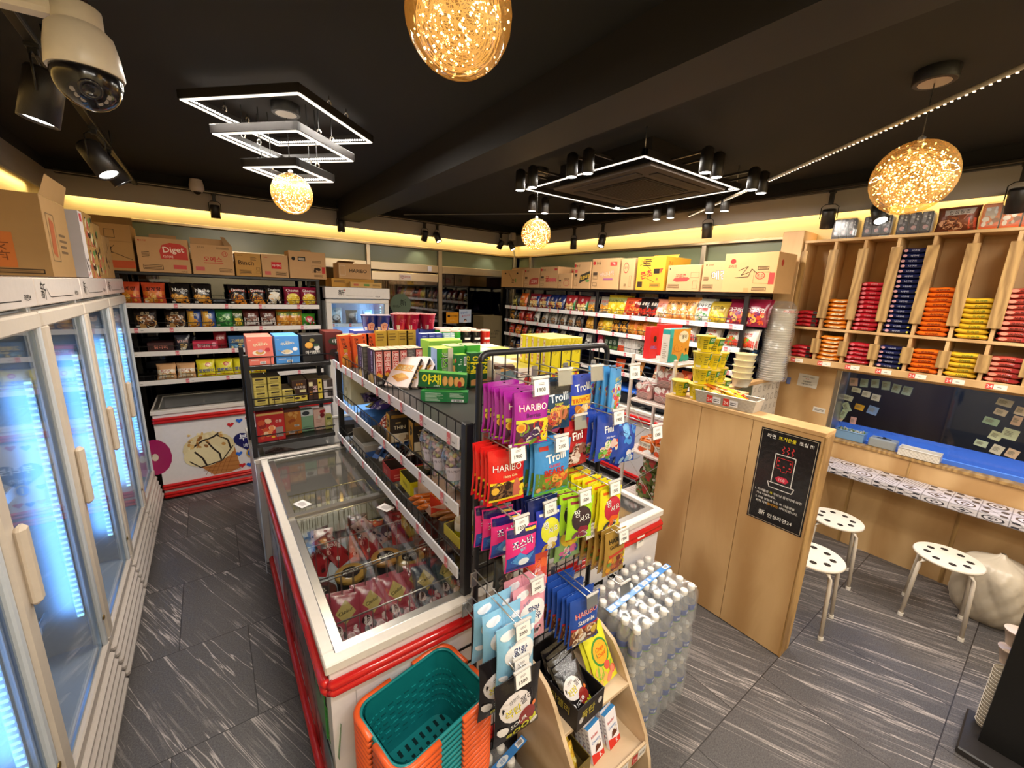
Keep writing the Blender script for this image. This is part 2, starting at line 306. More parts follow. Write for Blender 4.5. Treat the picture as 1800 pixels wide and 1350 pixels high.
# ---- decals: shapes printed on a surface S(u, v) -> (point, normal), u and v in 0..1, W and H its size in metres
def plane(o, ux, vy):
    o = Vector(o); ux = Vector(ux); vy = Vector(vy); n = ux.cross(vy).normalized()
    f = lambda u, v: (o+ux*u+vy*v, n)
    return f, ux.length, vy.length
def decals(mb, surf, mat, items, flat=True, eps=0.0006, step=0.0001):
    S, W, H = surf; lay = eps
    def put(uv, fs, col):
        vs = []
        for u, v in uv:
            p, n = S(u, v); vs.append(p+n*lay)
        mb.add(vs, fs, mat, col)
    for it in items:
        k = it[0]; lay += step
        if k == 'r':
            _, a, b, c, d, col = it; nu, nv = (1, 1) if flat else (max(1, int((c-a)*10)), max(1, int((d-b)*12)))
            uv = [(a+(c-a)*i/nu, b+(d-b)*j/nv) for j in range(nv+1) for i in range(nu+1)]
            put(uv, [(j*(nu+1)+i, j*(nu+1)+i+1, (j+1)*(nu+1)+i+1, (j+1)*(nu+1)+i) for j in range(nv) for i in range(nu)], col)
        elif k == 'e':
            _, u, v, ru, rv, col = it; n = 16 if max(ru*W, rv*H) > 0.02 else 9
            uv = [(u, v)]+[(u+ru*q*cos(2*pi*i/n), v+rv*q*sin(2*pi*i/n)) for q in (.55, 1) for i in range(n)]
            put(uv, [(0, 1+i, 1+(i+1) % n) for i in range(n)]+[(1+i, 1+n+i, 1+n+(i+1) % n, 1+(i+1) % n) for i in range(n)], col)
        elif k == 'p':
            P = it[1]
            if not flat:
                E = [(a[0]+(b[0]-a[0])*s/4, a[1]+(b[1]-a[1])*s/4) for a, b in zip(P, P[1:]+P[:1]) for s in range(4)]; n = len(E); cu = sum(p[0] for p in P)/len(P); cv = sum(p[1] for p in P)/len(P)
                put([(cu, cv)]+[(cu+(a-cu)*q, cv+(b-cv)*q) for q in (.34, .67, 1) for a, b in E], [(0, 1+i, 1+(i+1) % n) for i in range(n)]+[(1+r*n+i, 1+r*n+n+i, 1+r*n+n+(i+1) % n, 1+r*n+(i+1) % n) for r in (0, 1) for i in range(n)], it[2])
            else: put(P, [tuple(range(len(P)))], it[2])
        elif k == 't':
            _, txt, u, v, h, col = it[:6]; mw = it[6] if len(it) > 6 else 9; rot = radians(it[7]) if len(it) > 7 else 0; bold = it[8] if len(it) > 8 else 0.02
            vs, fs, tw, th = glyphs(txt, bold); sc = h*H/max(th, .3)
            if rot and abs(sin(rot)) > .7: sc = min(sc, mw*H/tw)
            else: sc = min(sc, mw*W/tw)
            put([(u+(x*cos(rot)-y*sin(rot))*sc/W, v+(x*sin(rot)+y*cos(rot))*sc/H) for x, y in vs], fs, col)
        elif k == 'b':
            _, a, b, c, d, cols, n, sz, seed = it; rg = random.Random(seed)
            for q in range(n):
                u = rg.uniform(a+sz*.5, c-sz*.5); v = rg.uniform(b, d); r = sz*rg.uniform(.6, 1.1); g = 7; ph = rg.random()*6; sq = rg.uniform(.5, 1)
                pts = [(r*cos(2*pi*i/g), r*sq*sin(2*pi*i/g)) for i in range(g)]
                lay += step*.12
                put([(u+x*cos(ph)-y*sin(ph), v+(x*sin(ph)+y*cos(ph))*W/H) for x, y in pts], [tuple(range(g))], cols[q % len(cols)])
        elif k == 'bar':
            _, a, b, c, d = it; put([(a, b), (c, b), (c, d), (a, d)], [(0, 1, 2, 3)], 'eee'); lay += step; rg = random.Random(3); x = a+(c-a)*.08
            while x < c-(c-a)*.1:
                w_ = (c-a)*rg.uniform(.02, .06); put([(x, b+(d-b)*.15), (x+w_, b+(d-b)*.15), (x+w_, d-(d-b)*.1), (x, d-(d-b)*.1)], [(0, 1, 2, 3)], '222'); x += w_+(c-a)*rg.uniform(.02, .05)
        elif k == 'l':
            _, a, b, c, d, col, n = it; rg = random.Random(n)
            for i in range(n):
                y = b+(d-b)*(i+.2)/n; y2 = b+(d-b)*(i+.65)/n; e = a+(c-a)*rg.uniform(.6, 1)
                put([(a, y), (e, y), (e, y2), (a, y2)], [(0, 1, 2, 3)], col)
        elif k == 'f':                                          # outlined rectangle
            _, a, b, c, d, t, col = it; tv = t*W/H
            for q in ((a, b, c, b+tv), (a, d-tv, c, d), (a, b, a+t, d), (c-t, b, c, d)): put([(q[0], q[1]), (q[2], q[1]), (q[2], q[3]), (q[0], q[3])], [(0, 1, 2, 3)], col)
        elif k == 'ln':                                         # a pen stroke through points, width in metres
            _, pts, wd, col = it
            for (a, b), (c, d) in zip(pts, pts[1:]):
                dx, dy = (c-a)*W, (d-b)*H; L = sqrt(dx*dx+dy*dy) or 1; nx, ny = -dy/L*wd/2/W, dx/L*wd/2/H
                put([(a-nx, b-ny), (c-nx, d-ny), (c+nx, d+ny), (a+nx, b+ny)], [(0, 1, 2, 3)], col)
# ------------------------------------------------------------------ the room
XL, XR, YB, YF, ZC = -1.15, 4.20, 5.65, -1.35, 2.98
m = MB(); m.box(XL-.1, YF-.1, -.06, XR+.5, YB+.1, 0, 'floor', 'fff'); struct('floor', m)
m = MB(); m.box(XL-.1, YF-.1, ZC, XR+.2, YB+.1, ZC+.08, 'black_paint', 'fff'); struct('ceiling', m)
m = MB(); m.box(1.36, YF, 2.76, 1.62, YB-.02, ZC, 'beam_paint', 'fff'); struct('trim_1', m)
m = MB(); m.box(XL-.1, YF, 0, XL, YB, ZC, 'cream', 'fff'); struct('wall_left', m)
m = MB(); m.box(XL-.1, YF-.1, 0, XR+.1, YF, ZC, 'cream', 'fff'); struct('wall_front', m)
# back wall: cream band over a glazed front
m = MB(); m.box(XL, YB, 2.545, XR+.1, YB+.08, ZC, 'cream', 'fff'); m.box(XL, YB, 0, XR+.1, YB+.08, .12, 'dark_wall', 'fff')
m.box(.62, YB+.001, 2.55, .72, YB-.002, 2.57, 'matte', '8a7a50'); struct('wall_back', m)
m = MB(); m.box(XL-.2, YB+.9, -.05, XR+2, YB+.95, 3, 'dark_wall', 'fff'); struct('wall_outside', m)
def glazing(n, axis, a0, a1, mulls, rails, frost_z, glass_z):
    w_ = MB()
    def bx(lo, hi, z0, z1, d0, d1, mat, col, bev=0):
        if axis == 'y': w_.box(lo, YB+d0, z0, hi, YB+d1, z1, mat, col, bev)
        else: w_.box(XR+d0, lo, z0, XR+d1, hi, z1, mat, col, bev)
    bx(a0, a1, frost_z[0], frost_z[1], .03, .036, 'frosted', 'fff'); bx(a0, a1, glass_z[0], glass_z[1], .03, .036, 'night_glass', 'fff')
    w_ = w_.build('window_%d' % n); w_['kind'] = 'structure'
    f = MB(); sv = w_; w_ = f
    def bx2(lo, hi, z0, z1, d0, d1, mat, col, bev=0):
        if axis == 'y': f.box(lo, YB+d0, z0, hi, YB+d1, z1, mat, col, bev)
        else: f.box(XR+d0, lo, z0, XR+d1, hi, z1, mat, col, bev)
    bx2(a0, a1, 2.53, 2.56, -.03, .02, 'steel', 'b09a78', .004)
    for c, wd in mulls: bx2(c-wd/2, c+wd/2, .12, 2.53, -.02, .06, 'steel', 'b3a58e', .004)
    for lo, hi, z0, z1 in rails: bx2(lo, hi, z0, z1, -.015, .05, 'steel', 'b8aa92', .004)
    f.build('window_frame', sv); return sv
glazing(1, 'y', XL, XR, [(1.76, .05), (2.79, .06), (4.14, .05)], [(XL, 1.735, 2.21, 2.32), (1.785, 2.76, 2.22, 2.32), (2.82, 4.1, 2.215, 2.32)], (2.32, 2.53), (.12, 2.21))
d = MB(); d.box(1.79, YB-.005, .14, 2.75, YB+.005, 2.09, 'night_glass', 'fff'); d = d.build('door_1'); d['kind'] = 'structure'
q = MB(); q.box(1.79, YB-.02, 2.085, 2.755, YB+.025, 2.195, 'steel', 'c2b49c', .004); q.box(1.79, YB-.02, .12, 2.755, YB+.02, .25, 'steel', 'b3a58e', .004); q.build('door_rail', d)
glazing(2, 'x', 1.63, YB, [(2.43, .05), (5.3, .06)], [(1.63, YB, 2.22, 2.28)], (2.28, 2.53), (.12, 2.22))
m = MB(); m.box(XR, 1.63, 2.545, XR+.08, YB, ZC, 'cream', 'fff'); m.box(XR, YF, 2.5, XR+.08, 1.63, ZC, 'cream', 'fff')
m.box(XR, 1.63, 0, XR+.08, YB, .12, 'dark_wall', 'fff'); m.box(XR, YF, 1.47, XR+.08, 1.63, 2.5, 'ply', 'fff'); m.box(XR, 1.10, 0, XR+.08, 1.63, 1.47, 'ply', 'fff')
m.box(XR, YF, 0, XR+.08, 1.10, .86, 'ply', 'fff')
for y in (.86, .235, -.39): m.box(XR-.004, y-.012, 0, XR, y+.012, .70, 'plyedge', 'fff')
for y in (.55, -.05): m.box(XR-.003, y-.006, .72, XR, y+.006, .86, 'plyedge', 'fff')
struct('wall_right', m)
# the low window at the eating counter
m = MB(); m.box(XR+.20, YF, .88, XR+.206, 1.10, 1.46, 'street_glass', 'fff'); g = struct('window_3', m)
q = MB(); q.box(XR-.006, 1.08, .86, XR+.22, 1.115, 1.48, 'steel', 'c9c2b8', .003); q.box(XR-.01, YF, 1.455, XR+.22, 1.115, 1.475, 'ply', 'fff'); q.build('window_frame', g)
q = MB(); q.box(XR-.012, YF, .855, XR+.07, 1.08, .875, 'plyedge', 'fff'); q.box(XR+.07, YF, .85, XR+.2, 1.08, .872, 'gloss', '5f86cc'); q.box(XR+.207, YF, .85, XR+.72, 1.5, .872, 'gloss', '6a94d8'); q.build('window_sill', g)
m = MB(); m.box(XR+.9, YF-.3, -.05, XR+.95, 1.60, 3, 'black_paint', 'fff'); m.box(XR+.21, 1.60, -.05, XR+.95, 1.64, 3, 'black_paint', 'fff'); struct('dark_backdrop', m)  # black panels added as the darkness outside the low window
# fascia boards in front of the cove light
def fascia(n, x0, y0, x1, y1):
    m = MB(); m.box(x0, y0, 2.69, x1, y1, 2.885, 'fascia', 'fff', .003); m.box(x0, y0, 2.885, x1, y1, ZC, 'black_paint', 'fff'); return struct('trim_%d' % n, m)
fascia(2, XL+.12, 5.50, 4.05, 5.52); fascia(3, 4.05, YF, 4.07, 5.52); fascia(4, XL+.12, YF, XL+.14, 5.50)
def cove(n, x0, y0, x1, y1):
    m = MB(); m.box(x0, y0, 2.735, x1, y1, 2.742, 'led_warm', 'fff'); o = m.build('cove_strip'); tag(o, ['', 'warm strip of light in the cove over the back windows', 'warm strip of light in the cove over the right wall', 'warm strip of light in the cove over the left wall'][n], 'light strip'); return o
cove(1, XL+.2, 5.53, 4.0, 5.545); cove(2, 4.078, YF+.1, 4.092, 5.4); cove(3, XL+.10, YF+.1, XL+.112, 5.4)
# ------------------------------------------------------------------ tall glass-door coolers on the left
ICE = 'dbe8f4'
def cooler_parts(root, w, z_header):
    # local frame: front face at x = 0, depth towards -x, width along +y
    D = .57
    m = MB(); m.box(-D, 0, .03, -D+.03, w, 1.98, 'plastic', 'c9d3dc'); m.box(-D, 0, .03, -.03, .02, 1.98, 'plastic', 'd2d6da'); m.box(-D, w-.02, .03, -.03, w, 1.98, 'plastic', 'd2d6da')
    m.box(-D, .02, .30, -.03, w-.02, .33, 'plastic', 'c3ccd6'); m.box(-D, .02, 1.83, -.05, w-.02, 1.86, 'plastic', 'c3ccd6'); m.box(-D, .02, .04, -.06, w-.02, .30, 'matte', '55504c')
    m.build('cabinet', root)
    m = MB(); m.box(-D+.02, 0, 1.876, -.0, w-.003, 1.985, 'gloss', 'ddd3cc', .004)
    decals(m, plane((0.0, .0, 1.876), (0, w, 0), (0, 0, .109)), 'matte', [('t', '新', .13, .52, .62, '17130f', 1, -8, .0), ('ln', [(.27, .26), (.76, .24)], .0035, '17130f'), ('ln', [(.19, .6), (.24, .28), (.27, .26)], .003, '17130f'), ('t', '라면24', .86, .33, .22, '17130f', .16)])
    m.build('header_panel', root)
    m = MB(); m.box(-.05, .005, 1.79, 0, w-.005, 1.855, 'plastic', 'd5cabd', .008); m.box(-.05, .005, .262, 0, w-.005, .312, 'plastic', 'cfc3b7', .006)
    m.box(-.05, .005, .30, 0, .085, 1.80, 'plastic', 'd3c6b6', .01); m.box(-.05, w-.04, .30, -.004, w-.005, 1.80, 'plastic', 'ccd2d8', .006)
    m.box(-.03, .085, .312, -.018, .098, 1.79, 'steel', 'aab8c8'); m.box(-.03, w-.052, .312, -.018, w-.04, 1.79, 'steel', 'aab8c8'); m.box(-.03, .085, .312, -.018, w-.04, .326, 'steel', 'aab8c8')
    d = m.build('door', root)
    m = MB(); m.box(-.026, .098, .326, -.022, w-.052, 1.79, 'glass', 'fff'); m.build('pane', d)
    m = MB(); m.box(-.005, .052, .985, .026, .10, 1.255, 'plastic', 'd8c8b4', .012); m.build('handle', d)
    m = MB(); m.lathe([(.012, 0), (.010, .003)], 14, 'gloss', 'a8905a', (0, 0, 0)); m.M = None
    lk = MB(); lk.M = Matrix.Translation((.0, w-.025, .45)) @ Matrix.Rotation(pi/2, 4, 'Y'); lk.lathe([(.012, 0), (.010, .004), (.004, .005)], 14, 'steel', 'b79a60'); lk.build('lock', d)
    m = MB()
    for k in range(5): m.box(-.03+.006*k, .01, .218-.042*k, .012+.007*k, w-.01, .252-.042*k, 'plastic', ['d0c4ba', 'c9bdb4', 'c4b9b0', 'bfb4ac', 'b8aea6'][k], .01)
    m.build('base_grille', root)
    for k, z in enumerate((.56, .86, 1.16, 1.46)):
        m = MB()
        for i in range(17): y = .05+(w-.1)*i/16; m.tube([(-.50, y, z), (-.17, y, z)], .0022, 4, 'steel', 'e6eef6')
        m.tube([(-.17, .03, z), (-.17, w-.03, z)], .004, 5, 'steel', 'e6eef6'); m.tube([(-.50, .03, z), (-.50, w-.03, z)], .004, 5, 'steel', 'e6eef6')
        s = m.build('wire_shelf', root)
        m = MB(); m.M = Matrix.Translation((-.165, .03, z-.02)); m.box(0, 0, -.012, .006, w-.06, .03, 'clear', 'fff')
        rg = random.Random(k); y = .04
        while y < w-.16: 
            m.box(.0065, y, -.008, .0075, y+.035, .025, 'card', 'd9444e' if rg.random() < .5 else 'eef0f2'); m.box(.0065, y+.036, -.008, .0075, y+.075, .025, 'card', 'f1f3f4'); y += rg.choice((.09, .13, .2))
        m.build('price_rail', s)
    for yy, far in ((w-.045, 1), (.03, 0)):
        m = MB(); m.box(-.075, yy, .50, -.05, yy+.012, 1.60, 'plastic', 'dfe8f0')
        n = 42 if far else 0
        for i in range(n):
            z = .51+1.07*i/(n-1); m.box(-.072, yy-.004, z-.0045, -.053, yy, z+.0045, 'led_cool', 'fff')
        if far:
            for xx in (-.20, -.33):  # two finer glowing columns imitate reflections of the LED strip
                m.box(xx-.004, yy+.006, .50, xx+.004, yy+.014, 1.6, 'plastic', 'dfe8f0')
                for i in range(n):
                    z = .51+1.07*i/(n-1); m.box(xx-.006, yy+.003, z-.002, xx+.006, yy+.006, z+.002, 'led_cool', 'fff')
        m.build('light_strip' if far else 'shelf_upright', root)
    m = MB()
    for yy in (.10, w-.10):
        m.box(-D+.03, yy-.012, .35, -D+.036, yy+.012, 1.8, 'steel', 'b9c6d4')
        for i in range(36): m.box(-D+.036, yy-.006, .40+.038*i, -D+.037, yy+.006, .41+.038*i, 'matte', '46566a')
    m.build('shelf_track', root)
def cooler_light(root, w):
    area('cooler_light', (-.10, w-.07, 1.05), .05, 1.05, P_FRIDGE, COOL, (pi/2, 0, radians(-20)), root)
CY = [.945, 1.69, 2.435, 3.18, 3.925]
CN = ['nearest', 'second nearest', 'third', 'fourth', 'farthest']
for i, y in enumerate(CY):
    r = empty('display_cooler', (-.54, y, 0), ['tall white glass-door cooler, nearest at the left edge of the picture', 'tall white glass-door cooler, second from the camera in the left row', 'tall white glass-door cooler, third from the camera in the left row', 'tall white glass-door cooler, fourth from the camera in the left row', 'tall white glass-door cooler, last of the left row beside the snack shelf'][i], 'cooler', 'glass-door coolers along the left wall')
    if i == 0: cooler_parts(r, .738, 0); first = r
    else:
        for ch in list(first.children):
            if ch.type == 'LIGHT': continue
            c = ch.copy(); COL.objects.link(c); c.parent = r
            for g in list(ch.children): d = g.copy(); COL.objects.link(d); d.parent = c
for i, r in enumerate([o for o in bpy.data.objects if o.name.startswith('display_cooler')]): cooler_light(r, .74)
# ------------------------------------------------------------------ chest freezers
RED = 'c3201f'
def bumper(m, p0, p1, out, r=.022):
    # a rounded ribbed strip between two points
    p0 = Vector(p0); p1 = Vector(p1); out = Vector(out)
    for dz in (-.013, 0.013): m.tube([p0+Vector((0, 0, dz))+out*.004, p0+Vector((0, 0, dz))+out*.012+(p1-p0)*.006, p1+Vector((0, 0, dz))+out*.012-(p1-p0)*.006, p1+Vector((0, 0, dz))+out*.004], .0155, 8, 'gloss', RED)
def freezer(name, x0, x1, y0, y1, label, strips, lids, H=.85, base=.07):
    t = empty(name, ((x0+x1)/2, (y0+y1)/2, 0), label, 'freezer', 'chest freezers'); t2 = Vector(t.location)
    def B(): m = MB(); m.M = Matrix.Translation(-t2); return m
    T = .045
    m = B(); BC = 'dcd6d6'
    m.box(x0, y0, base, x1, y0+T, H-.03, 'plastic', BC); m.box(x0, y1-T, base, x1, y1, H-.03, 'plastic', BC); m.box(x0, y0+T, base, x0+T, y1-T, H-.03, 'plastic', BC); m.box(x1-T, y0+T, base, x1, y1-T, H-.03, 'plastic', BC)
    m.box(x0+T, y0+T, base, x1-T, y1-T, .40, 'plastic', 'b9bcc0'); m.box(x0+.03, y0+.03, 0, x1-.03, y1-.03, base, 'matte', '23201f'); m.build('cabinet', t)
    m = B(); e = .012
    for a in ((x0-e, y0-e, x1+e, y0+T), (x0-e, y1-T, x1+e, y1+e), (x0-e, y0+T, x0+T, y1-T), (x1-T, y0+T, x1+e, y1-T)): m.box(a[0], a[1], H-.035, a[2], a[3], H, 'plastic', 'd9d0c6', .004)
    m.build('rim', t)
    m = B()
    for s in strips:
        for z in (H-.09, .125):
            if s == 'f': bumper(m, (x0+.0, y0, z), (x1, y0, z), (0, -1, 0))
            if s == 'l': bumper(m, (x0, y0+.0, z), (x0, y1-.03, z), (-1, 0, 0))
            if s == 'r': bumper(m, (x1, y0, z), (x1, y1, z), (1, 0, 0))
    if m.f: m.build('bumper_strip', t)
    for a in lids:
        ax0, ay0, ax1, ay1, dz = a; z = H+dz; f = .035
        m = B(); GR = 'a7a39c'
        m.box(ax0, ay0, z-.018, ax1, ay0+f, z, 'steel', GR, .003); m.box(ax0, ay1-f, z-.018, ax1, ay1, z, 'steel', GR, .003); m.box(ax0, ay0+f, z-.018, ax0+f, ay1-f, z, 'steel', GR, .003); m.box(ax1-f, ay0+f, z-.018, ax1, ay1-f, z, 'steel', GR, .003)
        l = m.build('sliding_lid', t); m = B(); m.box(ax0+f, ay0+f, z-.011, ax1-f, ay1-f, z-.006, 'lidglass', 'fff'); m.build('pane', l)
    return t, B
fa, B = freezer('ice_cream_freezer', .19, 1.045, 1.165, 3.0, 'white ice cream freezer with red bumpers and glass lids in the left aisle', 'fl', [(.215, 1.19, 1.02, 2.16, .002), (.215, 2.12, 1.02, 2.97, .012)])
LOGO = lambda x0, w, z0, h: (plane((x0, 1.164, z0), (w, 0, 0), (0, 0, h)))
m = B(); decals(m, LOGO(.19, .855, .10, .60), 'matte', [('t', '빙그레', .58, .82, .20, '14120f', .62, 0, .03), ('ln', [(.09, 0), (.09, 1)], .0015, '8d8786')]); m.build('printed_logo', fa)
# poster and stickers on its left flank
m = B(); S = plane((.1895, 2.95, .17), (0, -1.78, 0), (0, 0, .60))
decals(m, S, 'gloss', [('r', .30, .02, .93, .80, '3a3833'), ('p', [(.30, .80), (.33, .98), (.45, .9), (.48, .80)], '3f3c36'), ('b', .33, .06, .92, .74, ['23211f', '6a6254', '4c4a40', '7d7464', '2e3a2c'], 60, .05, 5), ('r', .06, .1, .24, .5, 'b8c8e8'), ('t', '아이스', .16, .75, .14, '2d2b33', .16)]); m.build('side_poster', fa)
m = B(); m.box(.182, 1.25, .46, .186, 1.40, .74, 'film', '2e7d32'); decals(m, plane((.1815, 1.40, .46), (0, -.15, 0), (0, 0, .28)), 'film', [('l', .2, .4, .8, .8, '143f18', 4)]); m.add([(.186, 1.25, .46), (.186, 1.25, .60), (.215, 1.158, .60), (.20, 1.15, .47)], [(0, 1, 2, 3)], 'film', '347d2c'); m.build('green_sticker', fa)
m = B(); m.box(.181, 1.19, .14, .188, 1.33, .44, 'clear', 'fff'); m.box(.183, 1.20, .15, .187, 1.32, .42, 'card', '6c7276'); m.build('label_holder', fa)
fb, B = freezer('ice_cream_freezer', 1.065, 1.92, 1.165, 3.0, 'white ice cream freezer behind the bottled water, with red band on its end', 'fr', [(1.09, 1.19, 1.895, 2.16, .002), (1.09, 2.12, 1.895, 2.97, .012)])
m = B(); decals(m, LOGO(1.065, .855, .10, .60), 'matte', [('t', '빙그레', .42, .72, .27, '14120f', .66, 0, .03)]); m.build('printed_logo', fb)
m = B(); m.box(1.70, 1.140, .70, 1.755, 1.143, .775, 'card', 'ece6de'); decals(m, plane((1.70, 1.1395, .70), (.055, 0, 0), (0, 0, .075)), 'card', [('t', '2,000', .5, .45, .2, '222', .8)]); m.build('price_card', fb)
fc, B = freezer('ice_cream_freezer', .155, 1.92, 3.04, 3.78, 'white ice cream freezer under the biscuit rack at the aisle end', '', [(.18, 3.06, .98, 3.75, .004), (.95, 3.06, 1.89, 3.75, .014)])
m = B(); m.prism([(3.04, .84), (3.04, .02), (3.0, .01), (2.92, .38), (3.0, .84)], 'x', .145, .149, 'plastic', 'cdd6e6'); m.build('side_sheet', fc)
fd, B = freezer('ice_cream_freezer', -.495, .98, 4.65, 5.32, 'white ice cream freezer below the back snack shelf, printed with a cone', 'f', [(-.49, 4.69, .25, 5.28, .004), (.21, 4.69, .95, 5.28, .014)])
m = B(); bumper(m, (-.495, 4.65, .045), (.98, 4.65, .045), (0, -1, 0)); m.build('bumper_strip', fd)
hp = lambda cx, cy, s: [(cx+s*.0625*16*sin(t_)**3/1.0, cy+s*1.25*.0625*(13*cos(t_)-5*cos(2*t_)-2*cos(3*t_)-cos(4*t_))) for t_ in [2*pi*i/26 for i in range(26)]]
m = B(); S = plane((-.52, 4.649, .16), (.78, 0, 0), (0, 0, .58)); its = [('e', .0, .46, .15, .29, 'a01a5a'), ('e', .0, .46, .03, .06, 'd8c9b4')]
its += [('p', [(.30, .33), (.40, .18), (.62, .22), (.76, .46), (.80, .05), (.70, -.0), (.52, -.0)], 'b4753c')]
its += [('ln', [(.44+.05*i, .02), (.56+.05*i, .30+.03*i)], .004, '8a5226') for i in range(5)]+[('ln', [(.42+.02*i, .10+.05*i), (.80-.01*i, .02+.08*i)], .004, '8a5226') for i in range(5)]
its += [('e', .51, .48, .26, .27, 'd9c79a'), ('e', .45, .36, .20, .19, 'e0d0a4'), ('ln', [(.30, .30), (.40, .17), (.62, .23), (.745, .46)], .010, '2a1c16')]
its += [('ln', [(.34, .52), (.45, .62), (.56, .66), (.62, .72)], .016, '2a1c16'), ('ln', [(.48, .62), (.55, .45), (.60, .36), (.61, .24)], .015, '2a1c16'), ('ln', [(.36, .45), (.43, .32), (.46, .19)], .016, '2a1c16'), ('ln', [(.60, .68), (.70, .58), (.72, .42)], .015, '2a1c16')]
its += [('b', .30, .5, .68, .76, ['b98a4a', 'd6b070', '8a5a2c', 'e8d6a8'], 34, .022, 4), ('p', hp(.93, .50, .175), '1c1c58'), ('t', '부라보', .95, .58, .16, 'f2f2f6', .26, 0, .03), ('t', '바닐라', .93, .43, .07, 'dfe0ea', .16), ('e', .93, .28, .055, .09, 'c8a048'), ('e', .93, .28, .042, .068, '2b55b0'), ('t', '1', .93, .28, .09, 'e8d49a', 1, 0, .04)]
its += [('p', hp(a, b, .036), c_) for a, b, c_ in ((.745, .83, 'c4262c'), (.84, .88, '2b62c8'), (.94, .90, 'b8232b'), (.80, .30, '2b62c8'), (.82, .08, 'c4262c'), (.90, .07, '2b62c8'), (.98, .08, 'c4262c'))]
decals(m, S, 'gloss', its); m.build('printed_panel', fd)
for k, (ya, yb) in enumerate(((1.72, 3.35), (3.37, 5.0))):
    fe, B = freezer('ice_cream_freezer', 3.48, 4.14, ya, yb, ['white ice cream freezer beside the white wire rack under the right snack shelf', 'white ice cream freezer nearer the far corner under the right snack shelf'][k], 'l', [(3.51, ya+.03, 4.11, (ya+yb)/2+.02, .004), (3.51, (ya+yb)/2-.02, 4.11, yb-.03, .014)])
    if k == 0:
        m = B(); S = plane((3.4795, 3.3, .16), (0, -1.5, 0), (0, 0, .55)); decals(m, S, 'gloss', [('b', .12, .1, .40, .85, ['2a4fb4', '3f7fe0', '1c2f86', 'd8e4f4'], 26, .10, 8), ('e', .52, .45, .07, .17, 'c9ccd6'), ('e', .52, .5, .04, .10, '4b8fe0'), ('t', 'ICE', .52, .5, .1, 'fff', .06)]); m.build('printed_panel', fe)
# ------------------------------------------------------------------ shelving with white price rails
def price_cards(m, S, n, seed, L, h):
    rg = random.Random(seed); its = []
    for i in range(n):
        u = (i+.25+rg.uniform(0, .4))/n; wq = .036/L
        its += [('r', u, .04, u+wq*.75, .96, 'd8707a'), ('t', '24', u+wq*.38, .42, .42, 'f6dada', wq*.6), ('l', u+wq*1.2, .35, u+wq*2.0, .5, '555', 1)]
    decals(m, S, 'card', its)
def shelf_unit(name, axis, front, back, lo, hi, levels, top, posts, label, ncards, rail=True, light=True):
    # axis 'x': shelf runs along x, front faces -y; axis 'y': runs along y, front faces -x
    base = (0, 0, 0); t = empty(name, ((lo+hi)/2 if axis == 'x' else front, front if axis == 'x' else (lo+hi)/2, 0), label, 'shelf'); off = -Vector(t.location)
    def B(): m = MB(); m.M = Matrix.Translation(off); return m
    def bx(m, a0, d0, z0, a1, d1, z1, mat, col, bev=0):
        if axis == 'x': m.box(a0, d0, z0, a1, d1, z1, mat, col, bev)
        else: m.box(d0, a0, z0, d1, a1, z1, mat, col, bev)
    for p in posts:
        for d in (front+.012, back-.03):
            m = B(); bx(m, p-.018, d, .0 if name != 'counter_rack' else .85, p+.018, d+.03, top, 'powder', '171517', .003); m.build('post', t)
    for k, z in enumerate(levels):
        m = B(); bx(m, lo, front+.02, z-.035, hi, back, z-.012, 'powder', '1b191a'); s = m.build('shelf_board', t)
        m = B(); bx(m, lo, front, z-.045, hi, front+.012, z, 'gloss', 'ece6e2', .002)
        S = plane((lo, front-.0005, z-.045), (hi-lo, 0, 0), (0, 0, .045)) if axis == 'x' else plane((front-.0005, hi, z-.045), (0, lo-hi, 0), (0, 0, .045))
        price_cards(m, S, ncards, k+len(label), hi-lo, .045); m.build('price_rail', s)
        m = B(); n = int((hi-lo)/.075)
        P = (lambda a, zz: (a, front+.016, zz)) if axis == 'x' else (lambda a, zz: (front+.016, a, zz))
        m.tube([P(lo, z+.045), P(hi, z+.045)], .003, 5, 'powder', '141214')
        for i in range(n+1): a = lo+(hi-lo)*i/n; m.tube([P(a, z-.01), P(a, z+.045)], .002, 4, 'powder', '141214')
        m.build('wire_guard', s)
    m = B(); bx(m, lo-.02, front+.005, top-.025, hi+.02, back, top, 'powder', '161415', .003); m.build('top_board', t)
    return t
shelf_unit('snack_shelf', 'x', 5.0, 5.55, -.78, 1.0, (1.775, 1.553, 1.335, 1.06), 2.05, (-.62, 1.0), 'black shelf of crisps along the back wall with cartons on top', 5)
shelf_unit('snack_shelf', 'y', 3.6, 4.12, 1.655, 5.12, (1.795, 1.60, 1.40, 1.18), 2.055, (1.665, 3.32, 5.1), 'long black shelf of crisps along the right window wall', 16)
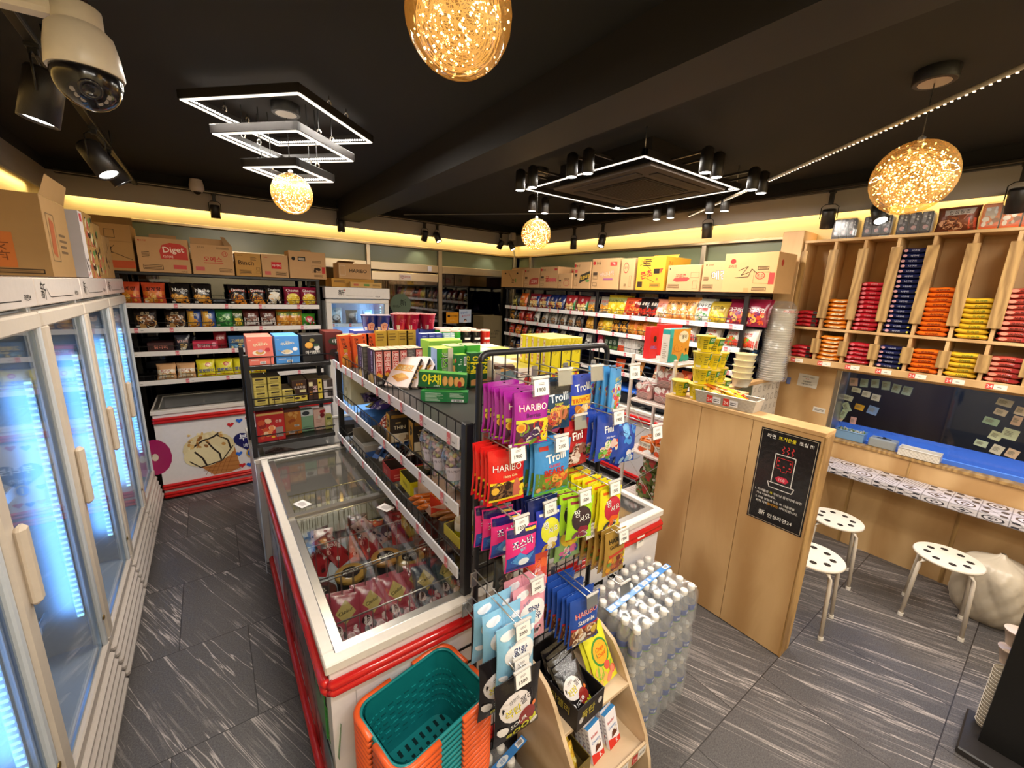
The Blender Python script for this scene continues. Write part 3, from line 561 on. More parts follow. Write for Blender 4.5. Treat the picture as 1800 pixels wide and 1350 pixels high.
# ------------------------------------------------------------------ gondola on the freezers
GX0, GX1, GY0, GY1 = .68, 1.66, 1.19, 3.02
t = empty('gondola_rack', ((GX0+GX1)/2, (GY0+GY1)/2, .85), 'black three-tier gondola rack standing on the island freezers', 'shelf'); off = -Vector(t.location)
def B(): m = MB(); m.M = Matrix.Translation(off); return m
for x, y in ((GX0, GY0), (1.235, GY0), (GX0, GY1-.03), (GX1-.03, GY1-.03), (GX1-.035, 1.95)):
    m = B(); m.box(x, y-.012, .852, x+.034, y+.026, 1.545 if x < .7 else 1.46, 'powder', '17161a', .004); m.build('post', t)
for k, z in enumerate((1.487, 1.223, .955)):
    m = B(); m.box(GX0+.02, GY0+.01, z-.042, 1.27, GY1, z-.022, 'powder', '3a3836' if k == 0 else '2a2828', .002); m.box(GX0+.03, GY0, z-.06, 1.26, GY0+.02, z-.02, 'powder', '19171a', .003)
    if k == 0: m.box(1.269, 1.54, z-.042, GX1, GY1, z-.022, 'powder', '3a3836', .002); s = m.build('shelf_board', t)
    m = B(); m.box(GX0-.008, GY0+.03, z-.05, GX0, GY1+.02, z, 'gloss', 'e4e2ea', .002); price_cards(m, plane((GX0-.0085, GY1+.02, z-.05), (0, GY0-GY1+.01, 0), (0, 0, .05)), 9-k, 40+k, 1.8, .05); m.build('price_rail', s)
    m = B(); n = 26; zt = z+.05
    m.tube([(GX0+.004, GY0, zt), (GX0+.004, GY1, zt)], .0035, 6, 'powder', '141214')
    for i in range(n+1): y = GY0+(GY1-GY0)*i/n; m.tube([(GX0+.004, y, z-.02), (GX0+.004, y, zt)], .0022, 4, 'powder', '141214')
    m.tube([(GX0+.03, GY0, zt), (1.26, GY0, zt)], .0035, 6, 'powder', '141214')
    for i in range(8): x = GX0+.04+.07*i; m.tube([(x, GY0, z-.02), (x, GY0, zt)], .0022, 4, 'powder', '141214')
    m.build('wire_guard', s)
# biscuit rack at the end of the aisle
QX0, QX1, QY0, QY1 = .165, .66, 3.04, 3.42
t = empty('biscuit_rack', ((QX0+QX1)/2, (QY0+QY1)/2, .86), 'small black three-shelf rack of biscuit boxes at the aisle end', 'shelf'); off = -Vector(t.location)
for x, y in ((QX0-.01, QY0-.01), (QX0-.01, QY1), (QX1-.01, QY1)):
    m = B(); m.box(x-.012, y, .862, x+.016, y+.03, 1.55, 'powder', '15141a', .003); m.build('post', t)
for z in (1.475, 1.205, .952):
    m = B(); m.box(QX0, QY0, z-.028, QX1, QY1+.02, z, 'powder', '1c1a1c', .003); s = m.build('shelf_board', t)
    m = B(); m.tube([(QX0, QY0-.004, z+.055), (QX1, QY0-.004, z+.055)], .004, 6, 'powder', '141214')
    for i in range(5): x = QX0+.01+(QX1-QX0-.02)*i/4; m.tube([(x, QY0-.004, z-.01), (x, QY0-.004, z+.055)], .0025, 4, 'powder', '141214')
    m.build('wire_guard', s)
# ------------------------------------------------------------------ candy grid rack
RX0, RX1, RY, RZ = .672, 1.268, 1.085, 1.806
t = empty('candy_grid_rack', ((RX0+RX1)/2, RY, 0), 'black wire grid rack hung with bags of gummy candy', 'rack'); off = -Vector(t.location)
m = B(); rr = .035; path = [(RX0, RY, .02), (RX0, RY, RZ-rr)]+[(RX0+rr-rr*cos(i*pi/8), RY, RZ-rr+rr*sin(i*pi/8)) for i in range(1, 4)]+[(RX0+rr, RY, RZ), (RX1-rr, RY, RZ)]+[(RX1-rr+rr*sin(i*pi/8), RY, RZ-rr+rr*cos(i*pi/8)) for i in range(1, 4)]+[(RX1, RY, RZ-rr), (RX1, RY, .02)]
m.tube(path, .011, 8, 'powder', '1b1a1e'); m.build('frame', t)
m = B()
for i in range(1, 12): x = RX0+(RX1-RX0)*i/12; m.tube([(x, RY, .12), (x, RY, RZ)], .0024, 4, 'powder', '151415')
for i in range(22): z = .13+.0755*i; m.tube([(RX0, RY-.004, z), (RX1, RY-.004, z)], .0024, 4, 'powder', '151415')
m.build('wire_grid', t)
for x in (RX0+.02, RX1-.02):
    m = B(); m.box(x-.02, RY-.03, 0, x+.02, RY+.05, .02, 'powder', '1b1a1e', .004); m.build('foot', t)
# ------------------------------------------------------------------ small upright cooler by the back window
t = empty('display_cooler', (1.07, 5.0, 0), 'small white upright cooler with lit blue interior by the glass door', 'cooler'); off = -Vector(t.location)
m = B(); x0, x1, y0, y1 = 1.07, 1.785, 5.0, 5.52
m.box(x0, y0+.05, 0, x0+.02, y1, 1.97, 'plastic', 'd6d3cf'); m.box(x1-.02, y0+.05, 0, x1, y1, 1.97, 'plastic', 'd6d3cf'); m.box(x0, y1-.02, 0, x1, y1, 1.97, 'plastic', 'a9c8ea'); m.box(x0, y0+.05, 1.82, x1, y1, 1.97, 'plastic', 'd6d3cf'); m.box(x0, y0+.05, 0, x1, y1, .3, 'plastic', 'd6d3cf')
m.build('cabinet', t)
m = B(); m.box(x0-.008, y0-.03, 1.85, x1+.005, y0+.1, 1.975, 'gloss', 'ded8d4', .004); decals(m, plane((x0, y0-.0305, 1.85), (x1-x0, 0, 0), (0, 0, .125)), 'matte', [('t', '新', .23, .52, .55, '17130f'), ('ln', [(.30, .25), (.72, .25)], .003, '17130f'), ('e', .28, .75, .012, .05, 'b03030'), ('t', '라면24', .80, .24, .15, '17130f', .14)]); m.build('header_panel', t)
m = B(); m.box(x0, y0, 1.795, x1, y0+.04, 1.84, 'plastic', 'dcd6cf', .006); m.box(x0, y0, .3, x0+.06, y0+.04, 1.8, 'plastic', 'dcd6cf', .006); m.box(x1-.05, y0, .3, x1, y0+.04, 1.8, 'plastic', 'dcd6cf', .006); m.box(x0, y0, .26, x1, y0+.04, .31, 'plastic', 'dcd6cf', .006); d = m.build('door', t)
m = B(); m.box(x0+.06, y0+.018, .31, x1-.05, y0+.022, 1.795, 'glass', 'fff'); m.build('pane', d)
m = B(); m.box(x1-.075, y0+.06, .4, x1-.055, y0+.075, 1.76, 'plastic', 'dfe8f0')
for i in range(40): m.box(x1-.085, y0+.062, .42+.034*i, x1-.075, y0+.073, .43+.034*i, 'led_cool', 'fff')
m.build('light_strip', t)
for z in (.9, 1.22, 1.535):
    m = B(); m.box(x0+.02, y0+.12, z-.006, x1-.02, y1-.02, z, 'plastic', 'b6d2ee'); s = m.build('shelf_board', t); m = B(); m.box(x0+.02, y0+.115, z-.02, x1-.02, y0+.12, z+.02, 'gloss', 'cfe0f2'); price_cards(m, plane((x0+.02, y0+.1145, z-.02), (x1-x0-.04, 0, 0), (0, 0, .04)), 4, 3, .67, .04); m.build('price_rail', s)
area('cooler_light', (x1-.06-1.07, .1, 1.1), .05, 1.3, 9, (.45, .72, 1), (pi/2, 0, radians(50)), t)
# ------------------------------------------------------------------ plywood partition and ramen counter
t = empty('plywood_partition', (2.515, 1.10, 0), 'tall plywood partition with black warning sheet between the water and the stools', 'partition'); off = -Vector(t.location)
for k, (a, b) in enumerate(((.645, .985), (.988, 1.295), (1.298, 1.556))):
    m = B(); m.box(2.452, a, .005, 2.47, b, 1.335, 'ply', 'fff', .0015); m.build('front_board', t)
m = B(); m.box(2.47, .65, 0, 2.565, 1.55, 1.335, 'ply', 'fff'); m.build('core', t)
m = B(); m.box(2.446, .638, 1.336, 2.585, 1.556, 1.36, 'ply', 'fff', .002); m.build('top_board', t)
m = B(); m.box(2.452, .636, 0, 2.575, .645, 1.336, 'plyedge', 'fff', .002); m.build('edge_board', t)
PW = .28; S = plane((2.4480, .935, .765), (0, -PW, 0), (0, 0, .545)); 
m = MB(); m.box(2.4484, .655, .765, 2.4508, .935, 1.31, 'film', '1a1718')
its = [('f', .025, .012, .975, .988, .006, 'd8c8b0'), ('t', '라면', .20, .93, .05, 'f4f0ea', .15), ('t', '뜨거운물', .48, .93, .05, 'e8d92a', .30), ('t', '조심 !!!', .80, .93, .05, 'f4f0ea', .24)]
its += [('ln', [(x, .86), (x+.025, .84), (x-.015, .82), (x+.025, .80), (x, .78)], .004, 'd23a3a') for x in (.44, .52, .60)]
its += [('ln', [(.33, .46), (.33, .765), (.68, .765), (.68, .46)], .0045, 'e8e4e0'), ('ln', [(.27, .455), (.31, .40), (.71, .40), (.74, .455), (.27, .455)], .0045, 'e8e4e0'), ('ln', [(.37, .62), (.37, .73), (.64, .73), (.64, .62), (.56, .62), (.56, .595), (.46, .595), (.46, .62), (.37, .62)], .003, 'c83434')]
its += [('e', x, y, .018, .010, 'c83434') for x, y in ((.405, .70), (.405, .65), (.605, .70), (.605, .65), (.505, .65))]+[('p', [(.39, .51), (.44, .54), (.58, .54), (.63, .51), (.58, .48), (.44, .48)], 'd8304a'), ('t', '100', .51, .51, .03, 'f6d0d0', .12)]
its += [('t', '1. 아이들은', .20, .34, .027, 'efebe6', .26), ('t', '꼭', .37, .34, .027, 'e8d92a', .05), ('t', '부모님 동반하에 라면', .66, .34, .027, 'efebe6', .50), ('t', '기계 이용하세요.', .29, .30, .027, 'efebe6', .36), ('t', '2. 라면 맛있게 드신 후, 다음분을', .46, .255, .027, 'efebe6', .76), ('t', '위해 자리', .23, .215, .027, 'efebe6', .22), ('t', '정리정돈', .44, .215, .027, 'e2a02a', .20), ('t', '부탁드립니다.', .72, .215, .027, 'efebe6', .32)]
its += [('t', '新', .27, .10, .06, 'f2eee8'), ('t', '안성라면24', .60, .095, .045, 'f2eee8', .5)]
decals(m, S, 'film', its); o = m.build('warning_sheet'); tag(o, 'black warning sheet with red kettle drawing taped on the plywood partition', 'sign')
t = empty('ramen_counter', (3.35, 1.52, 0), 'ramen counter behind the partition with wooden top and patterned front', 'counter'); off = -Vector(t.location)
m = B(); m.box(2.588, 1.33, 1.31, 3.15, 1.50, 1.338, 'ply', 'fff', .002); m.box(2.588, 1.495, 1.31, 4.17, 1.556, 1.338, 'ply', 'fff', .002); m.build('worktop', t)
m = B(); m.box(3.62, 1.505, .02, 4.15, 1.52, 1.308, 'matte', 'cfc4b4'); rg = random.Random(4); its = []
for i in range(6):
    for j in range(14):
        u = (i+.5)/6; v = (j+.5)/14; r_ = rg.uniform(.03, .06); its += [('e', u, v, r_, r_*.45, '9b9186'), ('e', u, v, r_*.75, r_*.33, 'cfc4b4'), ('ln', [(u-.05, v-.02), (u+.05, v+.02)], .003, '8a8076')]
decals(m, plane((3.62, 1.5045, .02), (.53, 0, 0), (0, 0, 1.285)), 'matte', its, True, .0004, .000005); m.build('patterned_board', t)
m = B(); m.box(2.585, 1.51, .02, 3.62, 1.53, 1.308, 'gloss', '3d4a40'); m.build('side_panel', t)
# ------------------------------------------------------------------ white wire rack behind the partition
WX0, WX1, WY0, WY1, WZ = 2.556, 2.89, 1.578, 1.93, 1.545
t = empty('wire_rack', (2.715, 1.795, 0), 'white metal rack of multipack noodles beside the partition', 'rack'); off = -Vector(t.location)
for x in (WX0, WX1):
    for y in (WY0, WY1):
        m = B(); m.box(x-.011, y-.011, 0, x+.011, y+.011, WZ+.035, 'plastic', 'd9cdc4', .003); m.build('post', t)
for z in (WZ, 1.235, .835, .46, .12):
    m = B(); m.box(WX0, WY0, z-.022, WX1, WY1, z-.003, 'plastic', 'ddd0c8', .003)
    for i in range(9): m.box(WX0+.01+.036*i, WY0+.01, z-.003, WX0+.03+.036*i, WY1-.01, z-.0005, 'plastic', 'd0c0ba')
    m.build('shelf_board', t)
m = B()
for a, b in ((1.54, 1.24), (1.22, .84), (.82, .47)):
    m.tube([(WX0-.012, WY0, a), (WX0-.012, WY1, b)], .0022, 5, 'steel', 'e4dcd4'); m.tube([(WX0-.012, WY0, b), (WX0-.012, WY1, a)], .0022, 5, 'steel', 'e4dcd4')
m.build('cross_brace', t)
# ------------------------------------------------------------------ ramen wall shelf
SX = 3.95; ys = [1.43, 1.227, 1.045, .86, .678, .494, .314, .13, -.055, -.24]
t = empty('ramen_shelf', (4.07, .6, 1.5), 'plywood pigeonhole shelf of noodle packets over the eating counter', 'shelf'); off = -Vector(t.location)
m = B(); m.box(4.182, -.24, 1.50, 4.199, 1.44, 2.48, 'ply', 'fff'); m.build('back_board', t)
for z0, z1, nm in ((1.50, 1.548, 'bottom_board'), (1.782, 1.802, 'shelf_board'), (2.462, 2.482, 'top_board')):
    m = B(); m.box(SX, -.24, z0, 4.182, 1.44, z1, 'ply', 'fff', .002); m.build(nm, t)
m = B(); m.box(3.93, 1.445, 1.50, 4.199, 1.60, 2.56, 'ply', 'fff', .003); m.build('side_cabinet', t)
for i, y in enumerate(ys):
    m = B(); m.box(SX+.006, y-.009, 1.548, 4.182, y+.009, 1.782, 'ply', 'fff'); m.box(SX+.006, y-.009, 1.802, 4.182, y+.009, 2.462, 'ply', 'fff'); d = m.build('divider', t)
    for a, b in ((1.60, 1.715), (1.88, 2.40)):
        m = B(); m.box(SX-.012, y-.03, a, SX+.006, y+.03, b, 'plyedge', 'fff', .002); m.build('front_stop', d)
for i in range(len(ys)-1):
    m = B(); yc = (ys[i]+ys[i+1])/2+.02
    decals(m, plane((SX-.0006, yc+.035, 1.506), (0, -.09, 0), (0, 0, .034)), 'card', [('r', 0, 0, .36, 1, 'd8473f'), ('t', '24', .18, .5, .6, 'f8e0d8', .3), ('r', .37, .05, 1, .95, 'f0e8da'), ('l', .55, .35, .85, .55, '333', 1)]); m.build('price_tag', t)
# ------------------------------------------------------------------ eating counter and stools
t = empty('eating_counter', (4.0, 0, .7), 'narrow eating counter with black and white patterned cover along the right wall', 'counter'); off = -Vector(t.location)
m = B(); m.box(3.91, YF+.02, .67, 4.185, 1.09, .718, 'gloss', 'cfc8cc', .006); rg = random.Random(9); its = []; L = 1.09-YF-.02
n = int(L/.13)
def tile(u0, v0, du, dv, k):
    c = '3c3a40'; q = [('f', u0, v0, u0+du, v0+dv, .0022/L, '8a8488')]; u = u0+du/2; v = v0+dv/2
    if k == 0: q += [('p', [(u-du*.4, v), (u, v+dv*.35), (u+du*.4, v), (u, v-dv*.35)], c), ('p', [(u-du*.3, v), (u, v+dv*.25), (u+du*.3, v), (u, v-dv*.25)], 'd4ced4'), ('e', u, v, du*.12, dv*.12, c)]
    elif k == 1: q += [('e', u, v, du*.38, dv*.38, c), ('e', u, v, du*.30, dv*.30, 'd4ced4'), ('e', u, v, du*.16, dv*.16, c), ('e', u, v, du*.08, dv*.08, 'd4ced4')]
    elif k == 2: q += [('ln', [(u0+du*.1*i, v0+dv*.1), (u0+du*.1*i+du*.08, v0+dv*.9)], .002, c) for i in range(1, 9)]
    else: q += [('e', u0+du*a, v0+dv*b, du*.14, dv*.14, c) for a, b in ((.2, .2), (.8, .2), (.2, .8), (.8, .8))]+[('ln', [(u0, v0), (u0+du, v0+dv)], .002, c), ('ln', [(u0, v0+dv), (u0+du, v0)], .002, c)]
    return q
for i in range(n):
    for j in range(2): its += tile(i/n, j*.5, 1/n, .5, rg.randrange(4))
decals(m, plane((3.912, 1.09, .7185), (0, -L, 0), (.27, 0, 0)), 'gloss', its, True, .0003, .00001)
its = []
for i in range(n): its += tile(i/n, 0, 1/n, 1, rg.randrange(4))
decals(m, plane((3.9095, 1.09, .671), (0, -L, 0), (0, 0, .046)), 'gloss', its, True, .0003, .00001); m.build('worktop', t)
m = B(); m.box(3.94, YF+.05, .62, 4.185, YF+.08, .67, 'ply', 'fff'); m.box(3.94, 1.04, .62, 4.185, 1.06, .67, 'ply', 'fff'); m.build('bracket', t)
def stool(loc, rot, label, first=None):
    if first: return clone(first, loc, (0, 0, rot), label)
    t = empty('stool', loc, label, 'stool', 'white stools at the eating counter', (0, 0, rot))
    m = MB(); n = 48; R = .165; holes = [(.098*cos(k*pi/4+.2), .098*sin(k*pi/4+.2)) for k in range(8)]
    m.lathe([(R-.01, .432), (R, .436), (R, .444), (R-.004, .4485)], n, 'plastic', 'e8dccd')
    for hx, hy in holes: m.lathe([(.001, .0), (.019, .0)], 14, 'matte', '2a211a', (hx, hy, .4489), False, False)
    m.build('seat', t)
    for k in range(4):
        a = k*pi/2+pi/4; c_, s_ = cos(a), sin(a)
        m = MB(); m.tube([(c_*.05, s_*.05, .424), (c_*.125, s_*.125, .424), (c_*.152, s_*.152, .415), (c_*.165, s_*.165, .395), (c_*.172, s_*.172, .35), (c_*.195, s_*.195, .0)], .0115, 8, 'plastic', 'e3d6c6'); l = m.build('leg', t)
        m = MB(); m.cyl((c_*.195, s_*.195, 0), (c_*.1935, s_*.1935, .022), .0145, .0145, 10, 'plastic', 'efe6da'); m.build('foot_cap', l)
    return t
s0 = stool((3.66, .20, 0), .12, 'white round stool standing free, nearest to the paper bag of rubbish')
stool((3.60, .775, 0), .3, 'white round stool beyond the partition, farther one partly hidden', s0); stool((2.93, .70, 0), .1, 'white round stool right behind the partition edge, nearer one partly hidden', s0)
# ------------------------------------------------------------------ goods: shapes
def bag_surface(w, h, t, seed=0, wr=.012):
    rg = random.Random(seed); ph = [rg.uniform(0, 6.3) for _ in range(6)]
    def bulge(u, v):
        a = 1-(2*u-1)**4; a = max(a, 0)**.6; vv = min(max((v-.055)/.89, 0), 1); b = max(sin(pi*vv), 0)**.5
        k = 1+wr*10*(sin(9*u+5*v+ph[0])*.35+sin(14*v-6*u+ph[1])*.3+sin(23*u*v+ph[2])*.2)*.6
        return t*.5*a*b*k+.0012
    def S(u, v, s=1):
        pin = 1-.07*sin(pi*min(max(v, 0), 1)); x = (u-.5)*w*pin; z = v*h
        return Vector((x, -s*bulge(u, v), z))
    def SN(u, v):
        p = S(u, v); e = .012; a = S(min(u+e, 1), v)-S(max(u-e, 0), v); b = S(u, min(v+e, 1))-S(u, max(v-e, 0)); n = a.cross(b)
        return p, (n.normalized() if n.length > 1e-9 else Vector((0, -1, 0)))
    return S, SN
_mesh = {}
def bag(key, w, h, t, base, its, back=None, mat='film', crimp=None, seed=0, hole=False):
    if key in _mesh: return _mesh[key]
    S, SN = bag_surface(w, h, t, seed or len(_mesh)+1); m = MB(); cr = crimp or base; nu, nv = 10, 14
    cf = lambda u, v: cr if v < .05 or v > .95 else base
    m.grid(lambda u, v: S(u, v), nu, nv, mat, cf); bk = back or base
    m.grid(lambda u, v: S(1-u, v, -1), nu, nv, mat, lambda u, v: cr if v < .05 or v > .95 else bk)
    for v in (0, 1): m.add([S(0, v), S(1, v), S(1, v, -1), S(0, v, -1)], [(0, 1, 2, 3)], mat, cr)
    for u in (0, 1): m.add([p for j in range(nv) for p in (S(u, j/nv), S(u, (j+1)/nv), S(u, (j+1)/nv, -1), S(u, j/nv, -1))], [(4*j, 4*j+1, 4*j+2, 4*j+3) for j in range(nv)], mat, base)
    if hole: its = list(its)+[('e', .5, .965, .07*.06/w, .012, '1a1a1a')]
    decals(m, (SN, w, h), mat, its, False, .0010); _mesh[key] = m.mesh(key); return _mesh[key]
def carton(key, w, d, h, base, front=(), left=(), right=(), top=(), mat='card', flap=None, cols=None, bev=.002):
    if key in _mesh: return _mesh[key]
    m = MB(); m.box(-w/2, 0, 0, w/2, d, h, mat, base, bev); cols = cols or {}
    F = dict(f=plane((-w/2, 0, 0), (w, 0, 0), (0, 0, h)), l=plane((-w/2, d, 0), (0, -d, 0), (0, 0, h)), r=plane((w/2, 0, 0), (0, d, 0), (0, 0, h)), t=plane((-w/2, 0, h), (w, 0, 0), (0, d, 0)), b=plane((w/2, d, 0), (-w, 0, 0), (0, 0, h)))
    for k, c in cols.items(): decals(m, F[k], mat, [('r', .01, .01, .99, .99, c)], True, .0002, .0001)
    for k, its in (('f', front), ('l', left), ('r', right), ('t', top)): decals(m, F[k], mat, its, True, .0006)
    for fl in flap or []:
        m.add([Vector(p) for p in fl], [(0, 1, 2, 3)], mat, base); m.add([Vector(p)+Vector((0, .001, .002)) for p in fl], [(3, 2, 1, 0)], mat, base)
    _mesh[key] = m.mesh(key); return _mesh[key]
CNT = {}
def put(name, mesh, label, cat, loc, rz=0.0, group=None, tilt=0.0, ry=0.0):
    o = mkobj(name, mesh, None, loc, (tilt, ry, rz)); return tag(o, label, cat, group)
FACE = {'s': 0.0, 'w': -pi/2}
def crisp(key, base, title, tc, arts, w=.165, h=.20, t=.07, extra=(), artbox=(.12, .1, .88, .46), tv=.68, th=.17, crimp=None, n=20, sz=.13, pre=(), sub=None):
    its = list(pre)+[('b', *artbox, arts, n, sz, len(key))]+[('t', title, .5, tv, th, tc, .82, 0, .03)]
    if sub: its.append(('t', sub, .5, tv-th*.8, .05, tc, .5))
    its += [('r', .08, .08, .24, .15, 'e9e4da'), ('e', .8, .16, .07, .06, arts[0])]+list(extra)
    return bag(key, w, h, t, base, its, crimp=crimp)
# ---- snack bags: colours and lettering of each sort
GOLD = ['e2a13a', 'd18a2a', 'efc069', 'b86f1f']; BRN = ['7a4a26', '9a6534', '5a3318', 'c79a60']; YEL = ['f2d23c', 'e6b92a', 'f7e680', 'cf9c1e']; REDS = ['d8402a', 'e8742c', 'f0a04a', 'b5241c']; CRM = ['efe2c4', 'd9c294', 'fff6e0', 'b9945a']; GRN = ['3f9a3a', '7fc24a', '2c6e2a', 'c6dc7a']
def D(k):
    P = dict(
     crab=lambda: crisp('crab_crisps', 'c24a2a', '꽃게랑', '1e1410', GOLD, pre=[('r', .02, .42, .98, .6, 'd9742e')], th=.2),
     nacho=lambda: crisp('nacho_crisps', '1d1815', 'Nacho', 'f0ece6', GOLD, extra=[('t', '92g', .6, .52, .1, 'f2efe8', .3)], sz=.2, n=16),
     dorb=lambda: crisp('dark_corn_chips', '1a1517', 'Doritos', 'f4f2f0', ['e08a2c', 'c8641c', '2a2226', 'f0c04a'], pre=[('p', [(.02, .72), (.5, .80), (.98, .72), (.98, .62), (.5, .70), (.02, .62)], 'a8301c')], tv=.74, th=.14, artbox=(.2, .08, .8, .4), n=9, sz=.3),
     dorw=lambda: crisp('dark_corn_chips_flame', '1a1517', 'Doritos', 'f4f2f0', ['f4efe6', 'd6c8a8', 'e8a838'], pre=[('p', [(.2, .65), (.5, .72), (.82, .64), (.5, .05)], 'efe8da')], tv=.8, th=.13, n=8, sz=.22),
     chee=lambda: crisp('yellow_corn_balls', '8a1c3a', 'Cheetos', 'f6e9ea', YEL, pre=[('e', .5, .36, .42, .28, 'f3dc58')], n=22, sz=.15, tv=.80, th=.14),
     choc=lambda: crisp('dark_choco_crisps', '2a211e', '초코', 'c9b28a', BRN+['efe4d0'], w=.19, n=16, sz=.2, artbox=(.1, .08, .9, .6), tv=.78),
     blue=lambda: crisp('yellow_blue_crisps', '2c4a8c', '감자', 'f3e7b0', GOLD, w=.13, pre=[('r', .02, .06, .5, .94, 'e2a83a')], n=10, sz=.3),
     green=lambda: crisp('green_crisps', '2e7d3a', '', 'fff', ['5fae5a', '2a6a34', '9fd08a'], n=12, sz=.2, artbox=(.1, .2, .9, .8)),
     lime=lambda: crisp('green_yellow_crisps', '3d5a2a', '자가비', 'f4f0d8', YEL, w=.11, n=10, sz=.3),
     bowl=lambda: crisp('white_choco_cereal_bag', '5a2a22', '쵸코', 'efe6df', ['3a1c14', '5c2e1e', '7a4430'], pre=[('p', [(.04, .05), (.04, .52), (.5, .40), (.96, .52), (.96, .05)], 'e6dfd8')], n=16, artbox=(.14, .28, .86, .5), sz=.12),
     konji=lambda: crisp('orange_snack_bag', 'c77a24', '콘칩', 'e8e04a', GOLD, pre=[('r', .03, .62, .97, .94, '5a6a24')], n=14, sz=.2),
     pepper=lambda: crisp('green_red_snack_bag', '3f8a2a', '청양', 'f4f0ea', ['d43048', 'f2f0e6', '2c6a24'], w=.17, h=.15, pre=[('e', .5, .5, .3, .28, 'c92a44')], tv=.52, th=.22, n=8),
     jaga=lambda: crisp('cream_potato_bag', 'd9a878', '자가비', 'b02a24', CRM, w=.15, h=.15, pre=[('r', .03, .4, .97, .62, 'f0e4d0')], tv=.5, th=.2, n=10),
     star=lambda: crisp('yellow_noodle_snack_bag', 'e6d92e', '별뽀빠이', '1f3f9a', YEL, w=.155, h=.17, t=.05, pre=[('e', .62, .70, .16, .13, 'c8382c'), ('e', .62, .70, .10, .08, 'e8b88a')], tv=.36, th=.22, n=6, artbox=(.1, .04, .9, .14), sz=.08, extra=[('r', .03, .05, .97, .10, 'c8442c')]),
     olive=lambda: crisp('olive_black_bag', '24221c', '허니', 'e6dca0', ['c9b64a', 'a89a3a', 'e8dc8a']), shr=lambda: crisp('orange_shrimp_bag', 'd9682a', '새우', 'f5ede0', GOLD),
     tri=lambda: crisp('red_blue_corn_bag', '8c2430', '오징어', 'f2ece6', ['e6c684', 'd9a85a', 'f4e4bc'], pre=[('p', [(.98, .05), (.98, .95), (.7, .95), (.86, .05)], '22356e')], w=.19),
     trib=lambda: crisp('blue_red_corn_bag', '232f66', '집', 'f2ece6', ['e6c684', 'd9a85a', 'b02a30'], w=.17), trig=lambda: crisp('red_green_corn_bag', '9a2a2e', '집', 'f2ece6', ['e6c684', 'd9a85a', 'f4e4bc'], pre=[('p', [(.98, .05), (.98, .7), (.62, .05)], '2e7a34')], w=.18),
     grey=lambda: crisp('grey_orange_bag', '8b8478', '맛동산', 'b0301e', GOLD), banana=lambda: crisp('yellow_banana_snack_bag', 'd8b82e', '바나나킥', '3a3424', YEL, pre=[('r', .03, .62, .97, .94, '8f8f4a')], w=.18, h=.22),
     spicy=lambda: crisp('orange_red_chip_bag', 'd0502a', '치즈', '2a1712', REDS, w=.19, n=16, sz=.24), red=lambda: crisp('dark_red_snack_bag', '8c1f1c', '매운', 'efe0c8', REDS), dark=lambda: crisp('black_red_chip_bag', '241a1a', '숯불', 'e8d8c8', ['b5241c', '7a1c16', 'd8402a']),
     pink=lambda: crisp('pink_beige_snack_bag', 'd9876a', '양파', '8c1f1c', CRM), saeu=lambda: crisp('orange_prawn_snack_bag', 'e59a4a', '새우깡', '3a241a', ['f0b878', 'd87a3a', 'fbe0b8'], w=.17, h=.23),
     white=lambda: crisp('white_chip_bag', 'd9dcd4', '알새우칩', '2a2420', ['efe8d8', 'd8c8a8', '3f8a4a'], w=.17, h=.22, pre=[('r', .2, .45, .8, .58, 'c83a34')]), chip=lambda: crisp('dull_yellow_chip_bag', 'b99c34', '감자칩', '4a3a18', YEL, w=.19, h=.20),
     sweet=lambda: crisp('purple_sweet_potato_bag', '8c1f3c', '고구마깡', 'f6f0ea', ['d8442c', 'e8742c', '6a1a5a', 'f0b05a'], w=.18, h=.23, tv=.56, th=.2),
     honey=lambda: crisp('black_orange_chip_bag', '2a1e16', '꼬깔콘', 'e6a83a', GOLD, w=.17), kkok=lambda: crisp('orange_cone_snack_bag', 'd8742a', '꼬깔콘', '2a1710', GOLD, w=.19, n=20, sz=.17), choco=lambda: crisp('yellow_pink_snack_bag', 'c9a82e', '초코콘', 'd83a6a', YEL, w=.17),
     wred=lambda: crisp('white_red_chilli_bag', 'd9d2c8', '포카칩', 'c02a2a', ['d8402a', '5fae3a', 'e8742c'], w=.17, pre=[('r', .03, .04, .97, .4, 'c8382a')]),
     silver=lambda: crisp('silver_brown_snack_bag', 'a8a49c', '초코', '3a2a20', BRN, w=.13), bk=lambda: crisp('dark_silver_snack_bag', '34302f', '블랙', 'c8c4bc', BRN, w=.15), gold=lambda: crisp('golden_snack_bag', 'd09a34', '인디안', '4a2a14', GOLD, w=.16, h=.19),
     redd=lambda: crisp('red_snack_bag', 'b0281f', '떡볶이', 'f4e8d8', REDS, w=.14), wht=lambda: crisp('white_black_snack_bag', 'c9c6c0', '쿠키', '2a2624', ['4a4440', '2a2624', 'efece6'], w=.13))
    return P[k]()
